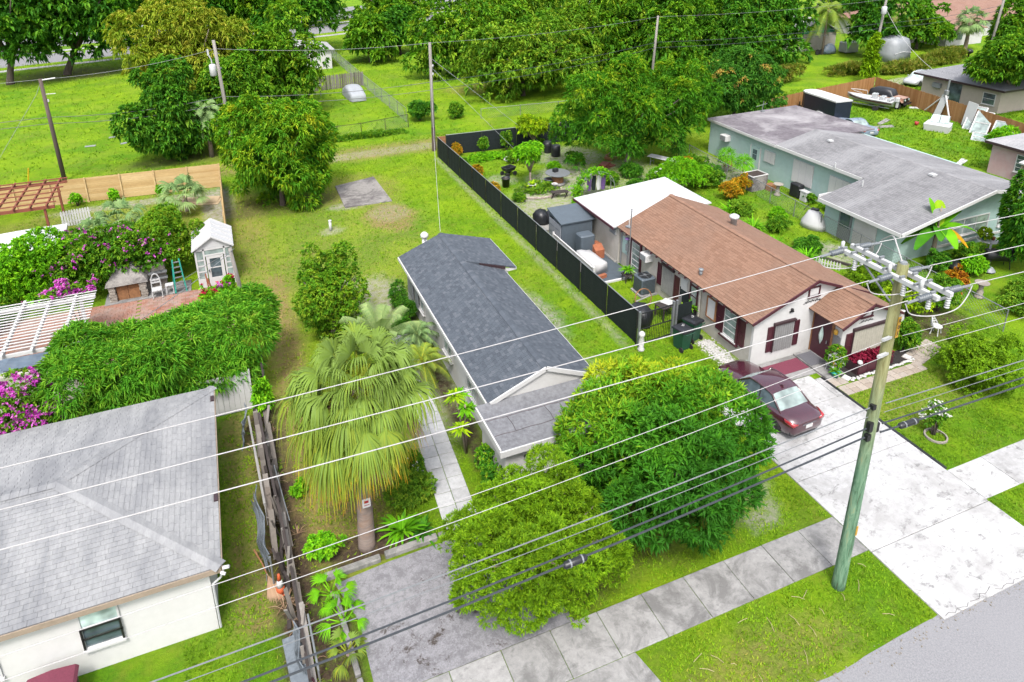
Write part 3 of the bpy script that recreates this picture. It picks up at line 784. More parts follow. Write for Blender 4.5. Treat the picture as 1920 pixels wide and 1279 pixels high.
M['corrugated'] = surf('corrugated', (.30,.30,.30), .12, 5, .5, .1, metal=.3)
M['corr_tan'] = surf('corr_tan', (.50,.475,.40), .12, 5, .5, .1)
def hurricane(parent, x0, x1, z0, z1, y, mat, frame='dark_trim', nn=None, face='-y'):
    """corrugated storm shutter: folded sheet with a header channel"""
    w = x1-x0; nn = nn or int(w/.12); st = w/(nn*2)
    pts = []
    for i in range(nn*2+1): pts.append((x0+i*st, .03+(.05 if i % 2 else 0)))
    m = MB()
    if face == '-y':
        a = [(px_, y-d, z0) for px_, d in pts]; b = [(px_, y-d, z1) for px_, d in pts]
    else:
        a = [(y-d, -px_, z0) for px_, d in pts]; b = [(y-d, -px_, z1) for px_, d in pts]
    k = len(a); m.add(a+b, [(i,i+1,k+i+1,k+i) for i in range(k-1)])
    o_ = part(parent, 'storm_shutter', m, M[mat])
    h = MB()
    if face == '-y': h.box(x0-.05,x1+.05,y-.12,y,z1,z1+.11).box(x0-.04,x0,y-.1,y,z0,z1)
    else: h.box(y-.12,y,-x1-.05,-x0+.05,z1,z1+.11)
    part(o_, 'channel', h, M[frame])
    return o_
hurricane(bh, 21.9, 23.05, .55, 1.95, 21.05, 'corrugated')
hurricane(bh, 24.95, 27.0, .5, 1.85, 19.45, 'corr_tan', nn=14)
def shutter(parent, x0, x1, z0, z1, y, face='-y'):
    m = MB()
    def b_(a0,a1,c0,c1,d0,d1):
        if face == '-y': m.box(a0,a1,y-d1,y-d0,c0,c1)
        else: m.box(y-d1,y-d0,-a1,-a0,c0,c1)
    w = x1-x0
    b_(x0,x1,z0,z1,0,.03); b_(x0,x0+.05,z0,z1,.03,.055); b_(x1-.05,x1,z0,z1,.03,.055)
    for zc in (z0,(z0+z1)/2-.03,z1-.06): b_(x0+.05,x1-.05,zc,zc+.06,.03,.055)
    part(parent, 'shutter', m, M['maroon_paint'])
shutter(bh, 21.55,21.86,.6,1.9,21.05); shutter(bh, 23.10,23.38,.6,1.9,21.05); shutter(bh, 24.55,24.9,.5,1.75,19.45)
# front door on the side of the wing, facing the driveway
d = part(bh, 'front_door', MB().box(24.22,24.30,19.95,20.98,.05,2.12), M['maroon_paint'])
part(d, 'door_glass', MB().lathe([(.01,-.45),(.09,-.2),(.11,0),(.09,.2),(.01,.45)],8,(24.2,20.45,1.2)), M['pale_glass'])
part(d, 'door_frame', MB().box(24.20,24.30,19.86,19.948,.0,2.25).box(24.20,24.30,20.982,21.045,.0,2.25).box(24.20,24.30,19.95,20.98,2.122,2.25), M['brown_wood'])
part(d, 'handle', MB().cbox((24.17,20.08,1.05),(.06,.04,.16)), M['chrome'])
part(bh, 'wall_lamp', MB().lathe([(.03,0),(.09,.05),(.10,.2),(.03,.28)],8,(24.2,19.72,1.65)), M['gold'])
part(bh, 'mail_panel', MB().cbox((24.27,19.68,1.25),(.06,.42,.7)), M['galv'])
# left wall openings (facing the side yard)
X_ = 20.75
w_ = window(bh, (X_,22.95,.75), .85, 1.30, '-x', 'trim_white', 'grey_glass', 4, 1, .05, .05)
part(w_, 'maroon_surround', MB().box(X_-.09,X_,22.96,23.08,.62,2.18).box(X_-.09,X_,21.98,22.09,.62,2.18).box(X_-.09,X_,22.09,22.96,2.11,2.18).box(X_-.14,X_,21.9,23.16,.55,.62), M['maroon_paint'])
shutter(bh, -23.5,-23.12,.7,2.05,X_,'-x'); shutter(bh, -21.93,-21.55,.7,2.05,X_,'-x')
part(bh, 'iron_panel', MB().box(X_-.05,X_,23.62,24.18,1.0,2.0), M['trim_white'])
part(bh, 'iron_panel_frame', MB().box(X_-.08,X_,23.55,23.618,.95,2.06).box(X_-.08,X_,24.182,24.25,.95,2.06).box(X_-.08,X_,23.62,24.18,2.003,2.06).box(X_-.08,X_,23.62,24.18,.94,.997), M['brown_wood'])
window(bh, (X_,25.55,.9), .5, 1.05, '-x', 'maroon_paint', 'grey_glass', 2, 1, .06, .07)
part(bh, 'downpipe', MB().tube([(X_-.08,24.75,2.4),(X_-.08,24.75,.1)],.05,6), M['cream_wall'])
part(bh, 'scroll_panel', MB().box(X_-.04,X_,25.85,26.35,1.0,2.0), M['white_metal'])
hurricane(bh, -28.0, -27.0, .45, 1.95, X_, 'corrugated', nn=7, face='-x')
shutter(bh, -28.42,-28.08,.65,1.9,X_,'-x'); shutter(bh, -26.92,-26.5,.45,1.85,X_,'-x')
d2 = window(bh, (X_,30.95,.25), .75, 1.75, '-x', 'trim_white', 'grey_glass', 5, 1, .05, .05, sill=False, name='louvre_door')
part(d2, 'door_frame', MB().box(X_-.1,X_,30.01,30.13,.05,2.2).box(X_-.1,X_,31.02,31.14,.05,2.2).box(X_-.1,X_,30.13,31.02,2.08,2.2), M['maroon_paint'])
ac = part(bh, 'window_air_conditioner', MB().cbox((X_-.22,29.25,1.85),(.5,.6,.42),0,.02), M['trim_white'])
part(ac, 'grille', MB().cbox((X_-.478,29.25,1.85),(.02,.5,.32)), M['grey_metal'])
part(bh, 'blue_panel', MB().box(X_-.06,X_,31.45,31.95,.9,1.9), M['teal_wall'])
part(bh, 'meter_pipe', MB().tube([(X_-.1,32.0,2.4),(X_-.1,32.0,.1)],.04).tube([(X_-.1,31.3,2.0),(X_-.1,31.3,.1)],.03).cbox((X_-.1,31.32,1.45),(.16,.25,.4)), M['grey_metal'])
part(bh, 'wreath', MB().lathe([(.10,-.05),(.2,0),(.10,.05)],10,(X_-.15,31.25,2.05)), M['purple_cloth'])
part(br, 'roof_vent', MB().lathe([(.17,-.35),(.17,.28),(.27,.30),(.27,.44),(.12,.52)],14,(25.35,28.2,3.45)), M['white_metal'], True)
part(br, 'small_vent', MB().lathe([(.08,-.1),(.08,.2)],10,(20.95,25.2,2.7)).lathe([(.12,.2),(.12,.28)],10,(20.95,25.2,2.7)), M['grey_metal'], True)
# white flat-roofed addition
ad = part(bh, 'addition_wall', MB().prismy([(20.6,-.1),(26.8,-.1),(26.8,2.72),(20.6,2.34)], 32.25, 36.9), M['cream_wall'])
ar = part(bh, 'addition_roof', MB().slab([(20.2,32.25,2.44),(27.1,32.25,2.86),(27.1,37.15,2.86),(20.2,37.15,2.44)],.09), M['white_roof'])
part(ar, 'fascia', MB().box(20.13,20.19,32.2,37.15,2.30,2.43), M['maroon_paint'])
part(ad, 'louvre', MB().box(20.52,20.595,32.5,33.1,1.75,2.15), M['white_metal'])
lv = MB()
for i in range(4): lv.cbox((20.5,32.8,1.8+i*.1),(.08,.62,.03))
part(ad, 'louvre_slat', lv, M['grey_metal'])
part(bh, 'foundation_strip', MB().box(20.45,20.6,32.3,36.9,-.05,.12), M['grey_wood'])
an = thing('antenna', 'old television antenna on a grey mast clipped to the brown roof edge', 'antenna', (20.3,30.6,0))
part(an, 'mast', MB().tube([(0,0,.0),(0,0,4.2)], .03, 6), M['galv'])
am = MB().tube([(-.5,.0,4.15),(.5,.1,4.15)], .015, 4)
for k in range(6): am.tube([(-.45+.18*k,-.3+.02*k,4.16),(-.45+.18*k,.4-.03*k,4.16)], .012, 4)
am.tube([(-.2,0,3.8),(.25,.05,3.8)], .012, 4)
part(an, 'element', am, M['white_metal'])
dd = thing('satellite_mount', 'small empty dish mount on the corner of the brown roof', 'mount', (20.85,31.6,2.62))
part(dd, 'base_plate', MB().cbox((0,0,0.01),(.34,.3,.05),.3), M['grey_metal'])
part(dd, 'arm', MB().tube([(0,0,.02),(0,.02,.45),(.06,.04,.65)],.025,6), M['trim_white'])

# ---------------- teal house
M['sh_grey'] = rndmat('sh_grey', [(0,(.165,.163,.172)),(.35,(.205,.203,.212)),(.75,(.24,.238,.247)),(1,(.185,.183,.192))], .9, .3, 60, blotch=(.44,.44,.455), bl_scale=.26, bl_amt=.7, stretch=(.35,2.2,1))
M['tar_flat'] = surf('tar_flat', (.13,.115,.13), .3, 3, .95, .4, 40, dirt=(.48,.46,.475), dscale=.3, damt=.95, world=True)
th = thing('teal_house', 'long pale teal house with streaked grey roof right of the garden', 'house', (0,0,0))
part(th, 'wall', MB().box(38.75,47.4,31.2,47.2,-.1,2.85), M['teal_wall'])
tz = lambda x_: 3.9-abs(x_-42.0)*.203
part(th, 'front_wall', MB().prismy([(35.35,-.1),(46.6,-.1),(46.6,tz(46.6)-.08),(42,tz(42)-.1),(35.35,tz(35.35)-.08)], 25.9, 31.15), M['teal_wall'])
tF0, tF1, tT0, tT1 = (34.6,31.1,tz(34.6)), (34.6,25.1,tz(34.6)), (42,25.1,3.9), (42,31.1,3.9)
tM0, tM1, tT2 = (38.3,39.0,tz(38.3)), (38.3,31.1,tz(38.3)), (42,39.0,3.9)
tR0, tR1 = (47.2,25.1,tz(47.2)), (47.2,39.0,tz(47.2))
tr = part(th, 'roof', MB().slab([tF0,tF1,tT0,tT1],.08).slab([tM0,tM1,tT1,tT2],.08).slab([tR0,tR1,tT2,tT0],.08), M['sh_grey'])
shingles(tr, tF0, tF1, tT0, tT1, M['sh_grey'], .34, .17, 0); shingles(tr, tM0, tM1, tT1, tT2, M['sh_grey'], .34, .17, 0); shingles(tr, tR0, tR1, tT2, tT0, M['sh_grey'], .34, .17, 0)
ridgecaps(tr, tT2, tT0, M['sh_grey'])
part(th, 'flat_roof', MB().slab([(38.3,39.01,3.12),(48.3,39.01,3.2),(48.3,47.5,3.12),(38.7,47.5,3.02)],.1).prismy([(38.5,3.0),(42,3.84),(47.0,2.95)],38.98,39.06), M['tar_flat'])
part(tr, 'fascia', MB().box(34.52,34.595,25.1,31.1,2.18,2.40).box(38.22,38.295,31.2,39.0,2.92,3.14).bar((38.2,39.0,3.02),(38.62,47.5,2.92),.06,.2).bar((34.6,25.06,2.30),(42,25.06,3.82),.06,.2).bar((47.2,25.06,2.75),(42,25.06,3.82),.06,.2).box(34.6,38.25,31.105,31.16,2.4,2.6), M['trim_white'])
part(tr, 'vent_pipe', MB().tube([(38.2,33.4,3.1),(38.2,33.4,3.5)],.05).tube([(37.4,30.4,2.9),(37.4,30.4,3.35)],.05).cbox((41.0,36.6,3.8),(.35,.3,.12)).cbox((41.2,28.6,3.82),(.4,.35,.12)), M['white_metal'])
acs = part(th, 'window_air_conditioner', MB().cbox((38.5,44.9,2.0),(.55,.75,.5),0,.03), M['trim_white'])
part(acs, 'grille', MB().cbox((38.215,44.9,2.0),(.02,.6,.38)), M['grey_metal'])
td = part(th, 'side_door', MB().box(38.68,38.75,41.0,42.0,.05,2.15), M['teal_wall'])
part(td, 'pane', MB().box(38.655,38.679,41.3,41.75,1.15,1.55).box(38.655,38.679,41.3,41.75,1.6,1.95), M['dark_glass'])
part(td, 'door_frame', MB().box(38.66,38.74,42.002,42.08,.05,2.23).box(38.66,38.74,40.92,40.998,.05,2.23), M['trim_white'])
for y0, y1, z0, z1 in ((39.4,40.5,1.35,2.25),(35.6,37.5,.75,2.45),(32.4,34.1,.8,2.3)):
    s_ = part(th, 'window_board', MB().box(38.66,38.74,y0,y1,z0,z1), M['trim_white'])
    part(s_, 'seam', MB().box(38.645,38.659,(y0*2+y1)/3-.02,(y0*2+y1)/3+.02,z0,z1).box(38.645,38.659,(y0+2*y1)/3-.02,(y0+2*y1)/3+.02,z0,z1), M['white_metal'])
d3 = part(th, 'front_side_door', MB().box(35.27,35.345,29.0,29.95,.05,2.05), M['grey_metal'])
part(d3, 'jalousie', MB().box(35.24,35.268,29.12,29.82,.9,1.9), M['dark_glass'])
part(th, 'siding_board', MB().box(35.29,35.345,27.2,28.8,.1,2.1), M['white_wall'])
window(th, (39.9,25.9,.9), 3.2, 1.0, '-y', 'trim_white', 'grey_glass', 2, 3)
window(th, (44.2,25.9,.9), 1.4, 1.0, '-y', 'trim_white', 'grey_glass', 2, 2)
part(th, 'front_trim', MB().box(38.5,46.0,25.82,25.89,.35,.5), M['trim_white'])
an2 = thing('roof_antenna', 'thin whip antenna on the far edge of the flat teal house roof', 'antenna', (44.0,47.0,3.05))
part(an2, 'mast', MB().tube([(0,0,0),(.1,0,1.0)],.03,5), M['galv'])
part(an2, 'arm', MB().tube([(-.6,.1,.55),(.5,0,.75)],.02,5).cbox((.1,0,.1),(.3,.2,.15)), M['grey_metal'])

# ---------------- pink house, beige house, far buildings
M['sh_light'] = rndmat('sh_light', [(0,(.40,.40,.42)),(.5,(.50,.50,.52)),(1,(.44,.44,.46))], .9, .3, 60, blotch=(.6,.58,.6), bl_scale=.6)
M['sh_mid'] = rndmat('sh_mid', [(0,(.24,.245,.265)),(.5,(.31,.315,.335)),(1,(.27,.275,.3))], .9, .3, 60)
M['sh_rust'] = rndmat('sh_rust', [(0,(.24,.13,.095)),(.5,(.31,.18,.135)),(1,(.27,.155,.12))], .9, .3, 60)
def hip_house(name, label, x0, x1, y0, y1, h, rise, wall, roofmat, trim, ov=.4):
    t_ = thing(name, label, 'house', (0,0,0))
    part(t_, 'wall', MB().box(x0,x1,y0,y1,-.1,h-.05), M[wall])
    ex0, ex1, ey0, ey1 = x0-ov, x1+ov, y0-ov, y1+ov
    if (ex1-ex0) > (ey1-ey0):
        k = (ey1-ey0)/2; a, b = (ex0+k,(ey0+ey1)/2,h+rise), (ex1-k,(ey0+ey1)/2,h+rise)
        S4 = [((ex0,ey0,h),(ex1,ey0,h),b,a),((ex1,ey1,h),(ex0,ey1,h),a,b),((ex1,ey0,h),(ex1,ey1,h),b,b),((ex0,ey1,h),(ex0,ey0,h),a,a)]
    else:
        k = (ex1-ex0)/2; a, b = ((ex0+ex1)/2,ey0+k,h+rise), ((ex0+ex1)/2,ey1-k,h+rise)
        S4 = [((ex0,ey1,h),(ex0,ey0,h),a,b),((ex1,ey0,h),(ex1,ey1,h),b,a),((ex0,ey0,h),(ex1,ey0,h),a,a),((ex1,ey1,h),(ex0,ey1,h),b,b)]
    m = MB()
    for s_ in S4: m.slab([p for i, p in enumerate(s_) if i < 3 or s_[3] != s_[2]], .06)
    r_ = part(t_, 'roof', m, M[roofmat])
    for s_ in S4: shingles(r_, *s_, M[roofmat], .4 if x0 < 60 else 1.0, .2 if x0 < 90 else .4, 0)
    ridgecaps(r_, a, b, M[roofmat])
    part(r_, 'fascia', MB().box(ex0-.03,ex1+.03,ey0-.04,ey0-.005,h-.2,h-.01).box(ex0-.04,ex0-.005,ey0,ey1,h-.2,h-.01), M[trim])
    return t_
pk = hip_house('pink_house', 'pink rendered house with light grey roof at the right edge', 55.6, 66, 25, 34.3, 2.6, 1.3, 'pink_wall', 'sh_light', 'dark_trim')
window(pk, (55.6,32.3,.8), 1.1, 1.25, '-x', 'trim_white', 'dark_glass', 4, 1)
part(pk, 'side_porch_roof', MB().slab([(53.6,28,2.15),(55.55,28,2.45),(55.55,31,2.45),(53.6,31,2.15)],.12), M['white_roof'])
part(pk, 'porch_post', MB().cbox((53.8,30.8,1.05),(.12,.12,2.1)).cbox((53.8,28.2,1.05),(.12,.12,2.1)), M['fascia_tan'])
part(pk, 'meter_box', MB().cbox((55.52,31.4,1.2),(.14,.3,.6)), M['grey_metal'])
bg_ = hip_house('beige_house', 'beige house with mid grey roof beyond the cedar fence', 73.2, 92, 45.5, 54.2, 2.6, 1.9, 'beige_wall', 'sh_mid', 'dark_trim', .7)
part(bg_, 'dark_doorway', MB().box(73.12,73.2,49.6,51.0,0,2.2), M['dark_glass'])
part(bg_, 'wall_unit', MB().cbox((73.0,52.3,1.6),(.3,.9,.5)), M['grey_metal'])
window(bg_, (73.2,47.2,.8), 1.2, 1.1, '-x', 'trim_white', 'dark_glass', 2, 1)
sb = thing('white_outbuilding', 'small white outbuilding with pale pitched roof beyond the back lane trees', 'building', (0,0,0))
part(sb, 'wall', MB().prismy([(8.5,-.1),(15.0,-.1),(15.0,2.5),(8.5,3.4)],97.9,104), M['white_wall'])
part(sb, 'roof', MB().slab([(8.2,97.5,3.65),(15.5,97.5,2.62),(15.5,104.4,2.62),(8.2,104.4,3.65)],.1), M['sh_light'])
tb = thing('teal_gabled_house', 'far house with bright teal gable above a cream wall', 'house', (0,0,0))
part(tb, 'wall', MB().box(80,88,80.5,90,-.1,2.6), M['cream_wall'])
part(tb, 'gable', MB().prismy([(80,2.6),(88,2.6),(84,4.6)],80.45,80.6), M['teal_paint'])
part(tb, 'roof', MB().slab([(79.4,80,2.5),(84,80,4.75),(84,90,4.75),(79.4,90,2.5)],.1).slab([(84,80,4.75),(88.6,80,2.5),(88.6,90,2.5),(84,90,4.75)],.1), M['sh_light'])
rh = hip_house('brown_roofed_house', 'large far house with rusty brown roof at the upper right corner', 101, 135, 79, 93, 2.7, 2.6, 'white_wall', 'sh_rust', 'dark_trim', .6)
part(rh, 'wing_wall', MB().box(104,112,74.5,78.95,-.1,2.5), M['white_wall'])
part(rh, 'wing_roof', MB().slab([(103.6,74.1,2.5),(112.4,74.1,2.5),(112.4,79.0,3.3),(103.6,79.0,3.3)],.1), M['sh_rust'])
part(rh, 'window', MB().box(106.2,107.4,74.42,74.5,.9,2.0), M['dark_glass'])
rh2 = hip_house('dark_brown_roofed_house', 'dark brown roof of the farthest house at the top right corner', 120, 160, 100, 116, 3.0, 2.6, 'beige_wall', 'sh_rust', 'dark_trim', .6)
# ---------------------------------------------------------------- foliage
def fast_mesh(name, verts, tris, rnd, mat):
    me = bpy.data.meshes.new(name)
    nv, nt = len(verts), len(tris)
    me.vertices.add(nv); me.vertices.foreach_set('co', np.ascontiguousarray(verts, np.float32).ravel())
    me.loops.add(nt*3); me.loops.foreach_set('vertex_index', np.ascontiguousarray(tris, np.int32).ravel())
    me.polygons.add(nt); me.polygons.foreach_set('loop_start', np.arange(0, nt*3, 3, dtype=np.int32))
    a = me.attributes.new('rnd', 'FLOAT', 'POINT'); a.data.foreach_set('value', np.ascontiguousarray(rnd, np.float32))
    me.materials.append(mat); me.update(calc_edges=True)
    return me
def unit(a): return a/np.maximum(np.linalg.norm(a, axis=-1, keepdims=True), 1e-9)
def leaves(p, d, L, W, rnd, droop=.35, fold=.12):
    """one pointed leaf (two folded faces) per row: root p, direction d, length L, width W"""
    n = len(p); d = unit(d)
    up = np.tile([0,0,1.0], (n,1)) + rng.normal(0, .35, (n,3))
    s = unit(np.cross(d, up)); nn = np.cross(s, d)
    L = np.broadcast_to(L, n)[:,None]; W = np.broadcast_to(W, n)[:,None]
    mid = p + d*L*.5 - nn*L*fold*.2
    tip = p + d*L*.96 + np.array([0,0,-1.0])*L*droop
    v = np.stack([p, mid+s*W*.5+nn*W*.25, tip, mid-s*W*.5+nn*W*.25], 1).reshape(-1,3)
    b = np.arange(n)*4
    t = np.stack([np.stack([b,b+1,b+2],1), np.stack([b,b+2,b+3],1)], 1).reshape(-1,3)
    return v, t, np.repeat(rnd, 4)
def sphere(n): return unit(rng.normal(size=(n,3)))
def crown_pts(lobes, n, zmin=-9, shell=(.82,1.05), low=-.45):
    """points on the outer skin of a heap of overlapping ellipsoids"""
    lobes = np.array(lobes, float); area = (lobes[:,3]*lobes[:,4]+lobes[:,4]*lobes[:,5]+lobes[:,3]*lobes[:,5])
    P = []; N = []
    tot = 0; it = 0
    while tot < n and it < 14:
        it += 1
        k = rng.choice(len(lobes), n*2, p=area/area.sum())
        s = sphere(n*2); s[:,2] = np.where(s[:,2] < low, -s[:,2], s[:,2])
        r = rng.uniform(*shell, n*2)[:,None]
        q = lobes[k,:3] + s*lobes[k,3:6]*r
        ok = q[:,2] > zmin
        for L_ in lobes:
            dd = (((q-L_[:3])/L_[3:6])**2).sum(1); ok &= dd > .60
        nn = unit(s/lobes[k,3:6])
        P.append(q[ok]); N.append(nn[ok]); tot += ok.sum()
    return np.concatenate(P)[:n], np.concatenate(N)[:n]
def lobed(c, r, nl, lob=.38, zlow=-.25, irr=1.0):
    """main ellipsoid broken into lobes that sit on its skin"""
    c = np.array(c, float); r = np.array(r, float); out = []
    ga = math.pi*(3-math.sqrt(5)); ph0 = rng.uniform(0,6.28)
    for i in range(nl):
        z = 1-(1-zlow)*(i+.5)/nl; rr = math.sqrt(max(0,1-z*z)); a = ph0+i*ga
        a += rng.uniform(-.35,.35); z = min(1,max(-1,z+rng.uniform(-.12,.12))); rr = math.sqrt(max(0,1-z*z))
        if rng.uniform() < .14*irr: continue
        s = np.array([rr*math.cos(a), rr*math.sin(a), z]); k = 1-lob+irr*(rng.uniform(-.20,.12)+.09*math.sin(3*a+ph0)+.12*math.sin(2*a+4*z+2*ph0))
        if rng.uniform() < .10*irr: k = 1.02; s = s*1.0; out.append((*(c+s*r*k), r[0]*lob*.5, r[1]*lob*.5, r[2]*lob*.5)); continue
        q = lob*(1+irr*(rng.choice([.62,.8,1.0,1.15,1.35])-1))
        out.append((*(c+s*r*k), r[0]*q, r[1]*q, r[2]*q*.9))
    out.append((*c, *(r*.55)))
    return out
def foliage(name, P, N, mat, nl=9, L=.26, W=.07, spread=.75, droop=.35, up=.35, tone=None, rn=(0,.8), off=.03, jr=.09):
    n = len(P)
    base = rng.uniform(rn[0], rn[1], n) if tone is None else tone
    pp = np.repeat(P, nl, 0); ax = unit(np.repeat(N, nl, 0) + np.array([0,0,up]))
    d = ax + sphere(n*nl)*spread/.6
    l = L*rng.uniform(.5,1.4, n*nl)
    r_ = np.clip(np.repeat(base, nl) + rng.normal(0, jr, n*nl), 0, 1)
    v, t, r2 = leaves(pp + sphere(n*nl)*off, d, l, W*rng.uniform(.8,1.25,n*nl), r_, droop)
    return v, t, r2
def merge(sets):
    V = []; T = []; Rn = []; o = 0
    for v, t, r_ in sets:
        V.append(v); T.append(t+o); Rn.append(r_); o += len(v)
    return np.concatenate(V), np.concatenate(T), np.concatenate(Rn)
def wood(c, base, r, h, nb=5, mat='grey_bark', reach=.7, multi=1):
    """trunk with limbs from the base up into the crown c=(centre, radii); local coordinates"""
    m = MB(); (cx_, cy_, cz_), (rx, ry, rz) = c
    for k in range(multi):
        ox = 0 if multi == 1 else rng.uniform(-.25,.25)
        oy = 0 if multi == 1 else rng.uniform(-.25,.25)
        fork = (base[0]+(cx_-base[0])*.4+ox, base[1]+(cy_-base[1])*.4+oy, base[2]+h)
        m.tube([(base[0]+ox*.5,base[1]+oy*.5,base[2]-.1),(base[0]+ox*.6,base[1]+oy*.6,base[2]+h*.1),((base[0]+fork[0])/2+rng.uniform(-.08,.08),(base[1]+fork[1])/2,base[2]+h*.55),fork],[r*1.4,r*1.05,r*.9,r*.8],8)
        for b in range(nb):
            a = 2*math.pi*b/nb+rng.uniform(-.3,.3); e = rng.uniform(.2,.9)
            tip = (cx_+rx*reach*math.cos(a), cy_+ry*reach*math.sin(a), cz_+rz*.45*e)
            md = ((fork[0]*.55+tip[0]*.45), (fork[1]*.55+tip[1]*.45), fork[2]*.45+tip[2]*.55)
            m.tube([fork, md, tip], [r*.6, r*.38, r*.12], 6)
    return m
def tree(name, label, base, c, r, mat, bark='grey_bark', nl=14, lob=.38, n=1500, nleaf=8, L=.3, W=.08, th=None, tr=.2, group=None, zlow=-.35, droop=.35, up=.35,
         tonefn=None, cat='tree', fill=.25, spread=.75, extra=None, rn=(0,.8), multi=1, low=-.45, lobes=None, jr=.09, nb=6, irr=1.0):
    """base: ground point; c, r: crown centre and radii in world coordinates"""
    if base[1] > 70: n = int(n*.46); L *= 1.3; W *= 1.35
    t_ = thing(name, label, cat, (base[0],base[1],0), 0, group)
    lc = (c[0]-base[0], c[1]-base[1], c[2])
    lb = lobes if lobes is not None else lobed(lc, r, nl, lob, zlow, irr)
    P, N = crown_pts(lb, n, .12, low=low)
    tone = None
    if tonefn: tone = tonefn(P + np.array([base[0],base[1],0]), N)
    sets = [foliage(name, P, N, mat, nleaf, L, W, spread, droop, up, tone, rn, jr=jr)]
    if fill:
        k = int(n*fill); s = sphere(k); s[:,2] = np.abs(s[:,2])*1.3-.55
        Q = np.array(lc) + s*np.array(r)*rng.uniform(.25,.72,k)[:,None]; Q = Q[Q[:,2] > .2]
        sets.append(foliage(name, Q, unit(Q-np.array(lc)), mat, max(5,nleaf-2), L*1.5, W*2.0, 1.0, droop, 0, None, rn))
    if extra: sets += extra(lc, r)
    v, tt, rr = merge(sets)
    part(t_, 'crown', fast_mesh('crown', v, tt, rr, M[mat]), None)
    part(t_, 'trunk', wood((lc, r), (0,0,0), tr, th or max(.5,(c[2]-r[2]*.4)), nb, bark, multi=multi), M[bark], True)
    return t_

def lm(n, *cols, **k):
    M[n] = leafmat(n, [(i/(len(cols)-1), c) for i, c in enumerate(cols)], **k)
lm('leaf_mango', (.026,.112,.009), (.042,.162,.009), (.072,.222,.010), (.165,.30,.012), (.34,.385,.016))
lm('leaf_mango2', (.026,.105,.014), (.042,.152,.016), (.065,.195,.018), (.11,.245,.02), (.45,.30,.08))
lm('leaf_podo', (.068,.150,.006), (.104,.215,.007), (.145,.278,.008), (.19,.325,.010), (.235,.35,.012))
lm('leaf_dark', (.022,.092,.010), (.034,.132,.010), (.054,.180,.011), (.085,.222,.013), (.13,.245,.016))
lm('leaf_mid', (.036,.118,.008), (.056,.170,.009), (.090,.225,.010), (.145,.275,.013), (.22,.30,.018))
lm('leaf_olive', (.052,.140,.010), (.082,.195,.012), (.122,.250,.015), (.172,.285,.018), (.24,.30,.025))
lm('leaf_yellow', (.125,.205,.013), (.185,.265,.018), (.25,.305,.025), (.30,.315,.035), (.37,.31,.05))
lm('leaf_lime', (0.079,0.176,0.005), (0.150,0.280,0.006), (0.238,0.383,0.008), (0.318,0.435,0.010), (0.371,0.435,0.018))
lm('leaf_bamboo', (.050,.20,.015), (.085,.27,.018), (.135,.335,.022), (.20,.38,.026), (.30,.40,.035))
lm('leaf_bright', (0.057,0.202,0.006), (0.098,0.297,0.008), (0.138,0.377,0.009), (0.195,0.432,0.010), (0.253,0.458,0.013))
lm('petal_magenta', (0.200,0.012,0.176), (0.304,0.024,0.264), (0.400,0.064,0.360), (0.448,0.160,0.400), (0.400,0.080,0.320), trans=.25)
lm('petal_red', (0.240,0.006,0.024), (0.336,0.012,0.048), (0.160,0.005,0.024), trans=.2)
lm('petal_white', (0.468,0.468,0.446), (0.540,0.540,0.518), trans=.2)
lm('leaf_croton', (0.165,0.038,0.007), (0.360,0.165,0.007), (0.465,0.270,0.015), (0.075,0.135,0.007), (0.413,0.225,0.015))
lm('leaf_coleus', (0.085,0.005,0.015), (0.145,0.009,0.025), (0.204,0.013,0.038), (0.111,0.010,0.025), trans=.2)
lm('palm_leaf', (.150,.225,.052), (.138,.215,.034), (.172,.232,.026), (.285,.285,.028), (.54,.245,.018))
lm('palm_blue', (0.087,0.163,0.061), (0.133,0.224,0.082), (0.194,0.286,0.106), (0.255,0.326,0.122), (0.306,0.337,0.131))
lm('dead_frond', (0.128,0.076,0.044), (0.200,0.128,0.080), (0.272,0.184,0.120), (0.176,0.104,0.056), trans=.15)
lm('grass_blade', (0.050,0.118,0.005), (0.094,0.195,0.006), (0.140,0.262,0.009), (0.211,0.296,0.013), (0.338,0.280,0.068), trans=.35)
lm('weed', (0.048,0.096,0.010), (0.096,0.152,0.013), (0.152,0.184,0.016), (0.216,0.200,0.040), (0.192,0.160,0.040))
M['palm_trunk'] = surf('palm_trunk', (.24,.19,.165), .25, 5, .95, .9, 22, stretch=(.6,.6,3), dirt=(.36,.18,.08), dscale=1.2, damt=.5)

